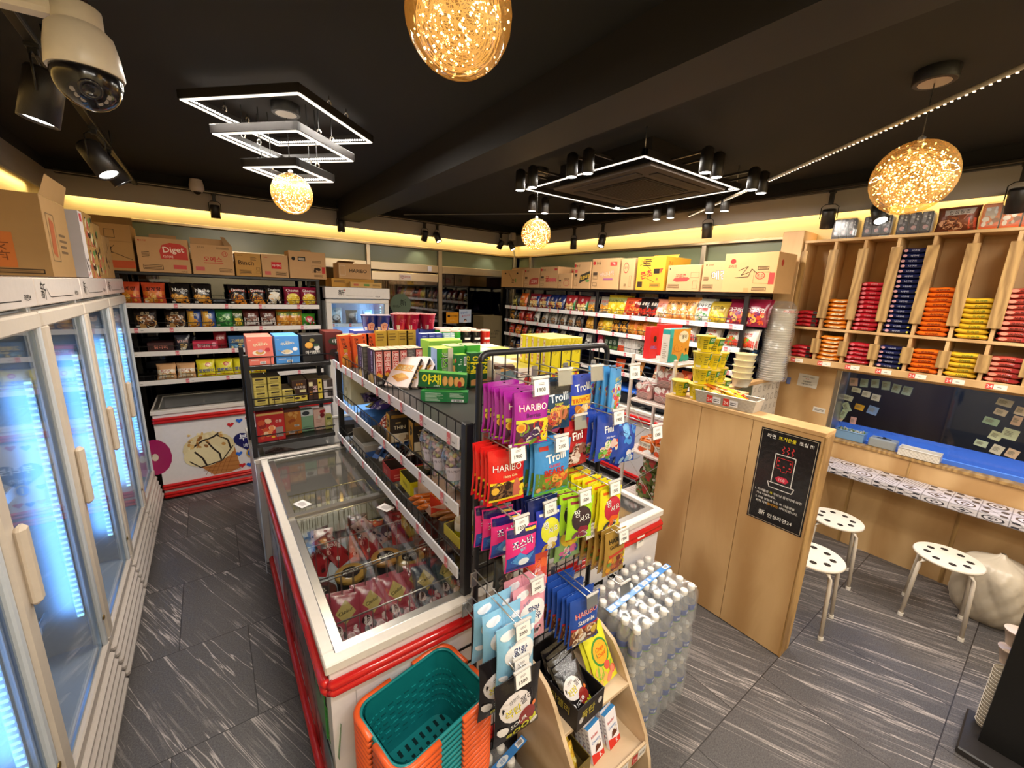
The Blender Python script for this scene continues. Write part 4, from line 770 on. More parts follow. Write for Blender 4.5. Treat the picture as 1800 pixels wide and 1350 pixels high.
DESC = dict(crab='red and orange crisps bag with black lettering', nacho='black nacho bag with white lettering', dorb='black corn chip bag with a red band', dorw='black corn chip bag with pale flame', chee='purple bag of yellow corn balls', choc='dark chocolate snack bag', blue='blue and yellow potato bag', green='plain green crisps bag', lime='narrow green and yellow bag', bowl='brown bag showing a white cereal bowl', konji='orange snack bag with olive top', pepper='short green bag with red disc', jaga='small cream potato bag', star='yellow noodle snack bag with blue lettering', olive='black and olive snack bag', shr='orange shrimp snack bag', tri='red corn snack bag with blue edge', trib='navy corn snack bag', trig='red corn snack bag with green corner', grey='grey and orange snack bag', banana='yellow banana snack bag', spicy='orange-red chip bag', red='dark red snack bag', dark='black and red chip bag', pink='pinkish beige snack bag', saeu='light orange prawn snack bag', white='white chip bag', chip='dull yellow chip bag', sweet='purple sweet potato snack bag', honey='black and orange cone bag', kkok='orange cone snack bag', choco='yellow and pink snack bag', wred='white and red chilli bag', silver='silver and brown snack bag', bk='dark silver snack bag', gold='golden snack bag', redd='red snack bag', wht='white and black snack bag')
def row(keys, coords, place, axis, z, front, group, tilt=-.22, scale=1.0, name='crisps_bag', back=None):
    rj = random.Random(place)
    for i, (k, a) in enumerate(zip(keys, coords)):
        me = D(k); jz, jt = rj.uniform(-.2, .2), rj.uniform(-.06, .06); loc = (a, front, z) if axis == 'x' else (front, a, z)
        lab = '%s, %s from left, %s' % (DESC[k], ORD[i], place)
        o = put(name, me, lab, 'snack bag', loc, FACE['s' if axis == 'x' else 'w']+jz, group, tilt+jt); o.scale = (scale,)*3
        if back and k in back:
            for j in range(back[k]):
                q = put(name, me, '%s, behind %s from left, %s' % (DESC[k], ORD[i], place), 'snack bag', (loc[0], loc[1]+.06*(j+1), loc[2]) if axis == 'x' else (loc[0]+.06*(j+1), loc[1]+.004, loc[2]), FACE['s' if axis == 'x' else 'w']-jz, group, tilt+jt); q.scale = (scale,)*3
XB = lambda p: -.594+(p-220)*.0047
GB = 'snacks on the back shelf'
row(['crab', 'crab', 'nacho', 'nacho', 'dorb', 'dorb', 'dorw', 'chee', 'chee'], [XB(p) for p in (226, 263, 304, 340, 402, 437, 470, 507, 541)], 'top back shelf', 'x', 1.764, 5.085, GB, -.12, .98, back={'chee': 1, 'crab': 1, 'dorb': 1})
q = put('crisps_bag', D('dorb'), 'black corn chip bag lying forward on the top tier of the back shelf', 'snack bag', (XB(397), 5.06, 1.80), 0, GB, -1.15); q.scale = (.8,)*3
row(['choc', 'choc', 'blue', 'blue', 'green', 'lime', 'bowl', 'bowl', 'konji', 'konji', 'pepper'], [XB(p) for p in (245, 290, 321, 345, 372, 396, 422, 454, 485, 508, 538)], 'second back shelf', 'x', 1.542, 5.085, GB, -.15, .88, back={'pepper': 1, 'bowl': 1})
row(['jaga', 'jaga', 'star', 'star', 'star', 'star'], [XB(p) for p in (264, 296, 330, 362, 394, 424)], 'lowest back shelf', 'x', 1.049, 5.085, GB, -.25, .98, back={'star': 1, 'jaga': 1})
# third tier: low boxes and pouches
def snackbox(name, key, w, d, h, base, its, label, loc, rz=0, group=None, mat='card', tilt=0, **k):
    return put(name, carton(key, w, d, h, base, its, mat=mat, **k), label, 'snack box', loc, rz, group, tilt)
zt = 1.325
snackbox('snack_box', 'drum_dark', .19, .12, .085, '3a1a1a', [('t', '닭다리', .5, .5, .4, 'e8907a', .7)], 'long dark red snack box at the left of the third back tier', (XB(262), 5.04, zt), 0, GB)
snackbox('snack_box', 'drum_dark', .19, .12, .085, '3a1a1a', [], 'long dark red snack box stacked behind the first on the third back tier', (XB(266), 5.17, zt), 0, GB)
put('snack_pouch', bag('drum_black', .12, .15, .04, '22222c', [('t', '닭다리', .5, .6, .2, 'e8b0a8', .8), ('b', .3, .1, .8, .36, CRM, 8, .14, 2)]), 'black pouch with pink lettering on the third back tier', 'snack bag', (XB(297), 5.06, zt), 0, GB, -.1)
snackbox('snack_box', 'drum_pink', .20, .12, .085, 'c22a4a', [('t', '닭다리', .42, .5, .4, 'f2e6e6', .6), ('e', .85, .6, .1, .25, 'f0a0b0')], 'long pink snack box in the middle of the third back tier', (XB(334), 5.04, zt), 0, GB)
put('snack_pouch', bag('red_pouch', .11, .17, .04, 'a0202c', [('t', '맛있다', .5, .6, .3, 'e8d6d6', .7), ('r', .1, .1, .9, .2, '6a1018')]), 'red pouch behind the pink box on the third back tier', 'snack bag', (XB(361), 5.13, zt), 0, GB, -.05)
snackbox('snack_box', 'blue_box', .155, .1, .125, '2a5a8c', [('t', '고래밥', .5, .6, .3, 'f0d24a', .8), ('b', .1, .1, .9, .35, ['8fc2e0', 'e8d27a', '3f7fb0'], 12, .1, 3)], 'blue snack box on the third back tier', (XB(391), 5.06, zt), 0, GB)
for i in range(3): snackbox('snack_box', 'brown_box', .06, .06, .05+.0, '8a6a4a', [('r', .1, .3, .9, .8, 'd8c8b0')], 'tiny brown snack box, %s from the left at the end of the third back tier' % ORD[i], (XB(413)+.065*i, 5.05, zt), 0, GB)
# ---- right wall shelf
GRt = 'snacks on the right shelf'; PX = 3.665
def rrow(keys, ys, z, place, sc, tilt=-.28, back=None): row(keys, ys, place, 'y', z, PX, GRt, tilt, sc, back=back)
rrow(['olive', 'shr', 'tri', 'tri', 'trib', 'trib', 'trig', 'trig', 'grey'], [4.95, 4.77, 4.52, 4.32, 4.14, 4.0, 3.80, 3.6, 3.43], 1.784, 'top right shelf far half', 1.0, back={'tri': 1, 'trig': 1, 'olive': 1})
rrow(['grey', 'banana', 'banana', 'spicy', 'red', 'dark', 'dark', 'pink', 'saeu', 'saeu', 'saeu', 'white', 'chip', 'sweet', 'sweet'], [3.23, 3.12, 3.0, 2.87, 2.77, 2.70, 2.585, 2.48, 2.38, 2.29, 2.20, 2.06, 1.92, 1.755, 1.60], 1.784, 'top right shelf near half', 1.0, back={'banana': 1, 'spicy': 1, 'white': 1, 'chip': 1, 'sweet': 1})
rrow(['honey', 'redd', 'redd', 'wht', 'silver', 'silver', 'silver', 'silver', 'bk', 'gold'], [5.0, 4.81, 4.63, 4.45, 4.28, 4.1, 3.92, 3.76, 3.62, 3.45], 1.589, 'second right shelf far half', .86, back={'honey': 1, 'redd': 1, 'silver': 1})
rrow(['gold', 'banana', 'honey', 'honey', 'kkok', 'kkok', 'choco', 'choco', 'wred', 'wred', 'wred', 'wred', 'wred'], [3.26, 3.17, 3.05, 2.94, 2.83, 2.72, 2.60, 2.49, 2.33, 2.18, 1.95, 1.76, 1.64], 1.589, 'second right shelf near half', .88, back={'kkok': 1, 'wred': 1, 'choco': 1})
rrow(['redd', 'shr', 'redd', 'olive', 'red', 'redd', 'trib', 'silver', 'bk', 'wht', 'wht'], [5.03, 4.87, 4.72, 4.57, 4.42, 4.26, 4.08, 3.92, 3.76, 3.6, 3.45], 1.389, 'third right shelf far half', .70, back={'red': 1})
def boxrow(keyb, col, its, ys, z, lab, w=.115, h=.15, d=.03):
    for i, y in enumerate(ys): put('snack_box', carton(keyb, w, d, h, col, its), '%s, %s from the left on the third right shelf' % (lab, ORD[i]), 'snack box', (PX, y, z), -pi/2, GRt, -.06)
boxrow('pink_flat', 'c9304a', [('e', .5, .5, .3, .2, 'f0c0c8')], [3.25], 1.389, 'pink flat snack box')
boxrow('green_flat', '24402c', [('t', '김', .5, .6, .3, 'cfd8c4'), ('r', .1, .1, .9, .3, '6a8a4a')], [3.17, 3.11, 3.05], 1.389, 'dark green flat seaweed pack')
boxrow('wr_flat', 'd9d0c8', [('r', .02, .02, .98, .45, 'd8502c'), ('t', '김', .5, .7, .3, '7a1c1c')], [2.94], 1.389, 'white and red flat pack')
for i, y in enumerate((2.85, 2.82, 2.79, 2.76, 2.73, 2.70)): put('snack_box', carton('white_flat', .12, .025, .15, 'ddd8d2', [('t', '도시락', .5, .62, .2, '2a3a24', .8), ('b', .2, .1, .8, .45, ['5a7a4a', '2a3a24'], 6, .14, 4)]), 'white flat seaweed pack, %s from the left in its row' % ORD[i], 'snack box', (PX+.03, y, 1.389), -pi/2+.9, GRt, 0)
boxrow('red_flat', '9c1a1e', [('e', .5, .55, .28, .22, '2a1212'), ('t', '신', .5, .55, .3, 'e8c8b0'), ('r', .05, .05, .95, .16, 'd8a08a')], [2.60, 2.52, 2.44, 2.35, 2.27], 1.389, 'red flat snack pack', .10, .15, .06)
rrow(['bk', 'trib', 'red', 'bk', 'silver', 'wht'], [5.0, 4.84, 4.68, 4.5, 4.3, 4.1], 1.169, 'lowest right shelf far half', .70)
rrow(['spicy', 'saeu', 'pink', 'gold', 'spicy', 'pink'], [2.95, 2.7, 2.45, 2.3, 2.15, 2.0], 1.169, 'lowest right shelf near half', .70)
m = MB(); m.box(3.60, 2.15, .852, 4.0, 3.0, .97, 'plastic', '22242a', .01); m.box(3.58, 2.12, .97, 4.02, 3.05, 1.0, 'plastic', '2b62c8', .01); tag(m.build('storage_tub'), 'dark plastic tub with blue lid on the right freezer', 'tub')
# ---- brown cartons on top of the shelves
KR = 'c0976a'
def bar_(a, b, c, d): return [('f', a, b, c, d, .01, '4a3a28'), ('l', a+.02, b+.02, c-.02, d-.02, '5a4630', 2)]
def big(key, w, d, h, its, label, loc, rz, base=KR, left=(), right=(), flap=None):
    return put('carton', carton(key, w, d, h, base, its, left, right, (), 'carton', flap), label, 'carton', loc, rz, 'cartons stored on top of the shelves')
def flapb(w, h, y, k=.8): return [[(-w/2, y, h), (w/2, y, h), (w/2*.98, y+.04, h+.10*k), (-w/2*.98, y+.04, h+.10*k)]]
zb = 2.052
big('crate_open', .30, .36, .39, [('r', .0, .06, 1, .22, 'b5502c'), ('r', .02, .62, .98, .64, '9a7448'), ('f', .12, .70, .34, .88, .012, '4a3a28'), ('f', .42, .70, .64, .88, .012, '4a3a28'), ('ln', [(.2, .52), (.8, .3), (.95, .25)], .004, '3a2a1c'), ('ln', [(.3, .3), (.6, .55)], .004, '3a2a1c'), ('t', '초코', .35, .45, .14, '3a2a1c')], 'tall open brown carton with orange band at the left corner of the back shelf', (-.63, 5.03, zb), 0, 'a9814f', flap=flapb(.30, .39, .2))
big('diget', .365, .30, .30, [('p', [(.44, .40), (.42, .62), (.48, .80), (.64, .88), (.84, .86), (.96, .76), (.97, .40)], 'c2443a'), ('t', 'Diget', .70, .66, .22, 'f0dcc8', .42, 4, .03), ('t', '다이제', .58, .47, .08, 'f0dcc8', .2), ('l', .08, .42, .24, .6, '5a4630', 5), ('e', .06, .90, .018, .022, 'b03028'), ('t', '오리온', .14, .90, .05, 'b03028', .14), *bar_(.08, .08, .46, .22), ('r', .66, .12, .92, .24, 'c2504a'), ('t', '×6개입', .86, .05, .05, '4a3a28', .15)], 'brown carton with red oval biscuit emblem on the back shelf', (-.275, 5.01, zb), 0, flap=flapb(.2, .30, .15, .4))
big('oyes', .325, .28, .275, [('t', '오예스', .5, .52, .20, 'b83a34', .44, 0, .04), ('r', .28, .38, .74, .40, 'b83a34'), ('e', .80, .72, .075, .085, 'b83a34'), ('e', .80, .72, .062, .07, KR), ('t', '12', .80, .72, .09, 'b83a34'), ('t', '초코 과자', .24, .9, .05, '5a4630', .2), ('l', .6, .86, .92, .94, '6a5640', 2), ('r', .07, .12, .28, .25, 'c2605a'), *bar_(.64, .1, .95, .22)], 'brown carton with red lettering and open flap on the back shelf', (.085, 5.01, zb), 0, flap=[[(-.16, .1, .275), (.10, .1, .275), (.10, .12, .335), (-.16, .12, .335)], [(.10, .0, .275), (.16, .0, .275), (.11, .1, .36), (.08, .1, .36)]])
big('binch', .215, .25, .222, [('t', 'Binch', .42, .58, .20, '3a2a1c', .6), ('t', 'LOTTE', .2, .88, .05, '4a3a28', .2), *bar_(.14, .1, .6, .28), ('l', .6, .7, .92, .86, '5a4630', 4), ('f', .80, .12, .95, .24, .01, '4a3a28'), ('f', .80, .28, .95, .4, .01, '4a3a28')], 'small dark tan carton with script lettering on the back shelf', (.37, 5.01, zb), 0, 'b98a4a')
big('ivy', .24, .25, .225, [('r', .36, .38, .74, .68, 'c02a30'), ('t', '아이비', .55, .53, .16, 'f0dcd0', .3), ('r', .10, .1, .32, .26, 'c2605a'), *bar_(.5, .08, .92, .26), ('l', .1, .84, .3, .9, 'b04a40', 1)], 'brown carton with red square label on the back shelf', (.605, 5.01, zb), 0)
big('premium', .36, .28, .28, [('e', .12, .72, .05, .07, '2a241e'), ('r', .24, .64, .44, .80, '2a2420'), ('l', .26, .67, .42, .77, 'd8c8b0', 2), ('f', .60, .24, .86, .50, .006, '3a2a1c'), ('r', .88, .22, .97, .46, 'b83a34'), ('b', .65, .3, .82, .44, ['3a2a1c'], 3, .06, 3), *bar_(.66, .08, .9, .16), *bar_(.62, .6, .86, .68)], 'large brown carton with black stamps at the right end of the back shelf', (.915, 5.01, zb), 0, flap=flapb(.1, .28, .05, .2))
big('gold_brand', .36, .25, .17, [('t', 'HARIBO', .60, .52, .30, '1e1814', .55, 0, .03), ('f', .03, .2, .2, .85, .008, 'd8c8b0')], 'brown carton with bold black lettering on the white cooler', (1.42, 5.06, 2.075), 0, flap=[[(-.18, .1, .17), (0, .1, .17), (0, .0, .19), (-.18, 0, .19)]])
big('flat_tan', .48, .3, .095, [('l', .05, .5, .3, .8, '5a4630', 2), ('r', .8, .3, .95, .6, '6a8a4a')], 'flat yellowish carton under the lettered carton on the cooler', (1.40, 5.07, 1.978), 0, 'b8883e')
big('flat_tan2', .36, .06, .06, [('r', .1, .3, .25, .7, 'b0604a'), ('r', .42, .3, .6, .7, '5f8a4a'), ('l', .7, .3, .95, .7, '5a4630', 2)], 'thin tan carton in front on the white cooler', (1.52, 4.985, 1.978), 0, 'c29a5a')
RB = []
def rbig(key, ya, yb, h, its, label, base=KR, d=.33, x=3.585, left=(), right=(), flap=None):
    w = abs(ya-yb)-.012; return big(key, w, d, h, its, label, (x, (ya+yb)/2, 2.057), -pi/2, base, left, right, flap)
nong = lambda c: [('e', .08, .86, .055, .06, 'b8302c'), ('t', '농심', .24, .86, .10, '3a2a1c', .2)]
std = [('r', .05, .46, .22, .56, '4a3a2c'), ('f', .05, .34, .22, .44, .008, '4a3a28'), ('f', .05, .1, .22, .22, .008, '4a3a28')]
rbig('c1', 5.22, 4.68, .24, [('e', .2, .8, .04, .05, '2a2018'), ('e', .75, .8, .04, .05, '2a2018'), ('ln', [(.35, .85), (.5, .5)], .006, '3a2a1c'), ('l', .5, .25, .65, .5, '4a3a28', 3), ('r', .66, .28, .70, .5, '5f8a3a')], 'small brown carton at the far left end of the right shelf', 'b88e5c', flap=flapb(.4, .24, .12, .4))
rbig('c2', 4.66, 4.33, .255, nong(0)+std+[('p', [(.35, .15), (.38, .42), (.7, .52), (.97, .5), (.97, .18)], 'a8483a'), ('t', '오징어', .68, .32, .16, 'e8d0b8', .5)], 'brown carton with maroon patch, second from left on the right shelf')
rbig('c3', 4.32, 3.96, .265, nong(0)+std+[('r', .8, .82, .95, .92, 'b8403a'), ('t', '꿀꽈배기', .62, .38, .2, 'b03a34', .62), ('r', .5, .3, .92, .46, 'c8605a'), ('t', '꿀', .42, .42, .28, 'b03a34', .2)], 'brown carton with red lettering, third from left on the right shelf')
rbig('c4', 3.95, 3.70, .18, std+[('t', '양파링', .62, .62, .16, '5a3a2a', .5), ('e', .62, .35, .22, .2, 'b85a4a'), ('e', .62, .35, .19, .17, KR)], 'lower brown carton with a small red ring on the right shelf', x=3.575)
rbig('c4b', 3.96, 3.62, .25, nong(0), 'brown carton standing behind the lower ring carton on the right shelf', x=3.80, d=.2)
rbig('c5', 3.69, 3.41, .305, nong(0)+std+[('r', .05, .60, .22, .72, 'c0504a'), ('p', [(.36, .2), (.42, .52), (.98, .66), (.95, .40)], '3a3428'), ('t', '오징어집', .68, .44, .2, 'e8b83a', .56, 12, .03), ('e', .85, .30, .12, .05, '6a8a4a')], 'tall brown carton with yellow slanted lettering on the right shelf')
rbig('c6', 3.40, 3.0, .33, nong(0)+std+[('r', .68, .76, .92, .88, 'b8403a'), ('t', '75g', .80, .82, .08, 'f0dcc8', .2), ('t', '바나나킥', .58, .50, .22, '8a4a4a', .5, 8, .04), ('t', '바나나킥', .58, .50, .22, 'e6cdb4', .48, 8, .0), ('r', .45, .30, .80, .36, '9a5a7a')], 'tall brown carton with curved pale lettering on the right shelf')
rbig('c7', 2.985, 2.80, .32, [('e', .38, .70, .2, .17, 'b8403a'), ('e', .38, .70, .17, .14, KR), ('t', '과자', .38, .70, .12, 'b8403a', .3), ('l', .3, .08, .55, .2, '4a3a28', 4), ('f', .68, .1, .82, .45, .012, '4a3a28')], 'narrow brown carton with red ring emblem on the right shelf')
rbig('c8', 2.78, 2.44, .325, [('t', '콘초', .36, .48, .28, 'b8342c', .42, 15, .05), ('l', .22, .72, .62, .95, '2e2418', 4), ('ln', [(.1, .75), (.6, .95)], .004, '2e2418'), ('ln', [(.15, .9), (.5, .62)], .004, '2e2418'), ('ln', [(.3, .4), (.65, .25)], .004, '2e2418'), ('r', .06, .1, .24, .26, '3a2a1c'), *bar_(.52, .1, .86, .22), ('r', .62, .50, .82, .64, '2a2018'), ('p', [(.82, .64), (.94, .66), (.86, .50)], 'c8442c'), ('r', .72, .3, .78, .38, 'c86a3a'), ('t', '과자', .2, .88, .12, 'c8842c', .2)], 'yellow carton with handwriting and red lettering on the right shelf', 'd09a2e', right=[('t', '콘초', .2, .8, .12, 'a86a1c', .2)], d=.42, flap=flapb(.3, .325, .2, .3))
rbig('c9', 2.42, 2.075, .235, [('e', .07, .86, .02, .03, '3a2a1c'), ('t', '꼬깔콘', .42, .60, .22, 'b8403a', .32, 0, .03), ('p', [(.18, .42), (.24, .5), (.64, .54), (.7, .48), (.62, .38), (.3, .36)], 'b8403a'), ('f', .72, .52, .96, .72, .006, '4a3a28'), ('f', .80, .1, .94, .4, .006, '4a3a28'), *bar_(.05, .12, .4, .26)], 'brown carton with red banner lettering near the plywood end of the right shelf')
rbig('c10', 2.07, 1.80, .26, [('t', '예감', .62, .55, .32, '3a342c', .6, 6, .06), ('t', '예감', .62, .55, .32, 'e6dac8', .56, 6, .01), ('e', .12, .88, .025, .03, '3a2a1c'), ('t', '오리온', .28, .88, .06, '3a2a1c', .24), ('l', .06, .35, .26, .5, '4a3a28', 5), *bar_(.05, .1, .42, .24)], 'brown carton with black and white lettering on the right shelf')
rbig('c11', 1.86, 1.44, .31, [('e', .17, .80, .055, .065, 'b8302c'), ('t', '오리온', .17, .67, .08, 'b8302c', .2), ('ln', [(.3, .56), (.48, .66), (.36, .44), (.52, .52)], .005, '3a2a1c'), ('ln', [(.24, .38), (.5, .40), (.55, .6), (.68, .46)], .005, '3a2a1c'), ('f', .6, .24, .90, .52, .006, '7a5a3c'), ('e', .72, .43, .09, .09, 'b03a34'), ('e', .72, .43, .075, .075, KR), ('t', '초코', .72, .43, .08, 'b03a34'), ('r', .88, .22, .98, .50, 'b8403a'), *bar_(.6, .05, .86, .14), *bar_(.66, .58, .86, .66), ('r', .44, .0, .54, .12, 'b58a58')], 'large brown carton with pen scribbles at the plywood end of the right shelf', 'c39a68', x=3.545, right=[('e', .25, .75, .07, .08, 'a8402c')])
# ---- cartons on the coolers
zc = 1.988
def lbig(key, w, d, h, its, label, loc, rz, base, tilt=0, left=(), right=(), flap=None): return put('carton', carton(key, w, d, h, base, its, left, right, (), 'carton', flap), label, 'carton', loc, rz, 'cartons stored on top of the coolers', tilt)
lbig('lc1', .53, .42, .36, [('p', [(.66, .1), (.80, .1), (.80, .52), (.66, .52)], 'a8602c'), ('t', '과자', .73, .3, .12, '6a3a1c', .3, 90), *bar_(.62, .03, .95, .09), ('e', .4, .25, .03, .04, '3a2a1c')], 'large open brown carton on the coolers at the left edge of the picture', (-.825, 2.84, zc), 0, '8f7048', flap=[[(.265, 0, .36), (.265, .42, .36), (.29, .40, .45), (.29, .03, .45)]], right=[('f', .1, .2, .4, .8, .01, '5a4630'), ('l', .5, .3, .9, .6, '5a4630', 4), ('p', [(.15, .3), (.3, .25), (.35, .7), (.2, .75)], '8a4a2a')])
lbig('lc2', .50, .10, .38, [('l', .04, .5, .9, .505, '7a706e', 1)], 'pale grey carton with white printed side on the coolers', (-.81, 3.56, zc), 0, '958d8c', right=[('r', 0, 0, 1, 1, 'd8cfcc'), ('r', .2, .85, .8, .97, 'c24a4a'), ('b', .05, .05, .95, .3, ['3a342c', 'b8544a', '8a8480'], 10, .16, 3)])
for k in range(2): lbig('lc3', .48, .27, .195, [('r', .55, .0, 1, .5, 'c8922c'), ('b', .5, .5, .95, .9, ['6a2a1c', '3a4a2a'], 6, .1, 3)], '%s of two brown cartons with colour prints on the coolers' % ['lower', 'upper'][k], (-.80, 3.67, zc+.197*k), 0, 'b08a50', right=[('b', .05, .05, .95, .95, ['6a8a4a', 'b8604a', '3a2a1c', 'd8c8a0'], 20, .12, 5)])
lbig('lc4', .44, .28, .36, [('ln', [(.1, .8), (.4, .6), (.7, .8)], .006, '3a2a1c')], 'brown carton with coloured print on the coolers near the back corner', (-.79, 3.96, zc), 0, 'a9834e', right=[('b', .05, .1, .9, .9, ['c2544a', '3a2a1c', '6a8a4a', 'c8b48a'], 20, .1, 7), ('f', .05, .04, .3, .2, .01, '4a3a28')], flap=[[(.22, 0, .36), (.22, .28, .36), (.12, .26, .40), (.12, .02, .40)]])
lbig('lc5', .40, .30, .30, [], 'plain brown carton at the far end on the coolers', (-.77, 4.27, zc), 0, 'a58050', right=[('b', .1, .1, .9, .9, ['3a2a1c', '8a6a3c'], 10, .08, 9)])
# ---- noodle packets
def ramen(key, base, its, w=.142, d=.115, h=.036):
    if key in _mesh: return _mesh[key]
    m = MB(); rg = random.Random(len(key)); 
    def S(u, v):                                     # u along the packet, v round the girth
        a = 2*pi*v; e = abs(2*u-1); k = (1-max(0, (e-.72)/.28)**2*.92)
        return Vector(((u-.5)*w, d/2-d/2*(abs(cos(a))**.7)*(1 if cos(a) > 0 else -1)*(.9+.1*k), h/2+h/2*k*(abs(sin(a))**.7)*(1 if sin(a) > 0 else -1)+.002*sin(9*u+key.__len__())))
    m.grid(S, 14, 16, 'film', lambda u, v: its[0] if (abs(2*u-1) > .9) else base)
    SS = lambda u, v: (Vector(((u-.5)*w, -.0015, h*v)), Vector((0, -1, 0)))
    decals(m, (SS, w, h), 'film', its[1:], True, .0004, .0003); _mesh[key] = m.mesh(key); return _mesh[key]
RK = [
 ('red_black', 'c81f2c', ['b01822', ('r', .74, .18, .94, .82, '1a1416'), ('t', '매운', .42, .5, .4, '5a0a10', .4)], 'red and black noodle packet', 3, 4),
 ('orange_gold', 'e07f1c', ['d8741a', ('p', [(.24, .3), (.36, .62), (.8, .58), (.68, .24)], 'ead6a8'), ('t', '진짬뽕', .52, .44, .24, '5a2a10', .36)], 'orange noodle packet with cream label', 6, 7),
 ('red_plain', 'b5202c', ['a01a26', ('e', .22, .5, .09, .3, 'e0707a'), ('t', '무파마', .56, .5, .34, 'd88a8e', .5)], 'crimson noodle packet', 5, 11),
 ('navy', '1c2048', ['181c40', ('e', .2, .5, .075, .26, 'd8a0a8'), ('t', '너구리', .52, .5, .36, 'b8b8c8', .44), ('e', .9, .4, .04, .2, 'd8c84a')], 'navy blue noodle packet', 5, 17),
 ('samyang', 'ee6f1a', ['e8671a', ('t', '삼양라면', .52, .48, .42, '3a1a0c', .46, 0, .02)], 'bright orange noodle packet with dark lettering', 5, 10),
 ('yellow', 'e2b42c', ['d8a824', ('t', '진라면', .56, .45, .46, '3f6a24', .5, 0, .02)], 'yellow noodle packet with green lettering', 5, 8),
 ('brownred', 'b84a3c', ['8c1f1f', ('e', .2, .5, .12, .3, 'd8907a'), ('t', '오징어', .5, .5, .46, '3a1210', .4, 0, .02), ('p', [(.7, .2), (.7, .8), (.95, .7), (.95, .3)], 'a01c24')], 'brownish red noodle packet', 5, 10),
 ('red_black2', 'a8242c', ['8c1f1f', ('t', '비빔면', .5, .5, .4, 'e8d0c0', .5)], 'dark red noodle packet', 5, 7)]
for ci, (key, base, its, desc, nlow, ntop) in enumerate(RK):
    y = (ys[ci]+ys[ci+1])/2; me = ramen('noodles_'+key, base, its); rg = random.Random(ci)
    for nn, z0, pl in ((nlow, 1.5485, 'lower'), (ntop, 1.8025, 'upper')):
        pitch = .0325 if nn < 12 else .0345
        for k in range(nn):
            lab = '%s, %s from bottom, %s pigeonhole, column %s from left' % (desc, ORD[k], pl, ORD[ci])
            o = put('noodle_packet', me, lab, 'noodles', (SX+.018+rg.uniform(-.006, .006), y+rg.uniform(-.004, .004), z0+.001+pitch*k), -pi/2+rg.uniform(-.05, .05), 'noodle packets in the ramen shelf'); o.scale = (1.1, 1, pitch/.0345)
# clear multipacks on top of the ramen shelf
def multipack(name, key, w, d, h, n, cols, its, label, loc, rz=-pi/2, group=None):
    t = empty(name, loc, label, 'noodle multipack', group, (0, 0, rz))
    k = 'inner_'+key
    if k not in _mesh: carton(k, w/n*.95, d*.95, h*.96, cols[0], [('r', .02, .02, .98, .98, cols[1])]+list(its)+[('b', .05, .05, .95, .95, ['d8d4d0', cols[0]], 5, .16, 6)], (), (), (), 'bagfilm', None, None, .014)
    for i in range(n): mkobj('noodle_packet', _mesh[k], t, (-w/2+w/n*(i+.5), .004, .001))
    k = 'wrap_'+key
    if k not in _mesh:
        m = MB(); m.grid(lambda u, v: Vector(((u-.5)*w*(1.03+.02*sin(9*v)), d*.5-d*.53*cos(2*pi*0), h*v)), 2, 2, 'wrap', 'fff') if False else None
        m.box(-w/2-.004, -.006, 0, w/2+.004, d+.006, h+.004, 'wrap', 'fff', .02); _mesh[k] = m.mesh(k)
    mkobj('wrapper', _mesh[k], t); return t
GM = 'multipacks on top of the ramen shelf'
for i, (ya, yb) in enumerate(((1.28, 1.13), (1.09, .93), (.90, .72))): multipack('noodle_multipack', 'dark%d' % i, ya-yb, .11, .15, 3, ('8a8690', '2b2833'), [('e', .5, .3, .25, .10, 'c89a9a'), ('r', .1, .5, .45, .95, '8f8c94'), ('l', .5, .5, .9, .9, '5a5864', 3)], 'clear multipack of dark noodle packets, %s from the left on the ramen shelf top' % ORD[i], (3.985, (ya+yb)/2, 2.483), -pi/2, GM)
t = empty('noodle_multipack', (3.985, .61, 2.483), 'brown glossy noodle multipack with black lettering on the ramen shelf top', 'noodle multipack', GM, (0, 0, -pi/2))
mkobj('wrapper', bag('ansung_big', .20, .16, .10, '7a4028', [('p', [(.2, .62), (.18, .86), (.9, .90), (.88, .66)], 'b8aaa0'), ('t', '안성탕면', .54, .76, .16, '2a1a14', .62, 2, .02), ('b', .1, .1, .95, .5, ['a05a34', '5a2e1c', 'd8a078'], 14, .2, 4), ('r', .8, .06, .97, .5, 'd8502c')], None, 'bagfilm'), t, (0, .05, 0))
multipack('noodle_multipack', 'orange_end', .26, .11, .16, 3, ('c8b8a0', 'd8742c'), [('r', .03, .03, .97, .3, 'e0591c'), ('r', .2, .5, .8, .85, 'b8a898'), ('b', .1, .2, .9, .5, ['8a5a3a', 'e8dcc8'], 5, .2, 3)], 'clear multipack with three orange noodle packets on the ramen shelf top', (3.985, .375, 2.483), -pi/2, GM)
multipack('noodle_multipack', 'orange_end', .26, .11, .16, 3, ('c8b8a0', 'd8742c'), [], 'clear orange multipack nearest the camera on the ramen shelf top', (3.985, .09, 2.483), -pi/2, GM)
# ------------------------------------------------------------------ goods on the gondola
GT = 1.4655
def bx_(key, w, d, h, base, f=(), l=(), r=(), t=(), name='biscuit_box', label='', loc=(0, 0, 0), rz=0, group=None, tilt=0, ry=0, cat='biscuit box', cols=None):
    return put(name, carton(key, w, d, h, base, f, l, r, t, 'card', None, cols), label, cat, loc, rz, group, tilt, ry)
GG = 'biscuit boxes on the gondola top'
cook = lambda x, y, r, c='d9983a', e='b06f24': [('e', x, y, r, r*.6, e), ('e', x-.01, y+.01, r*.9, r*.52, c)]
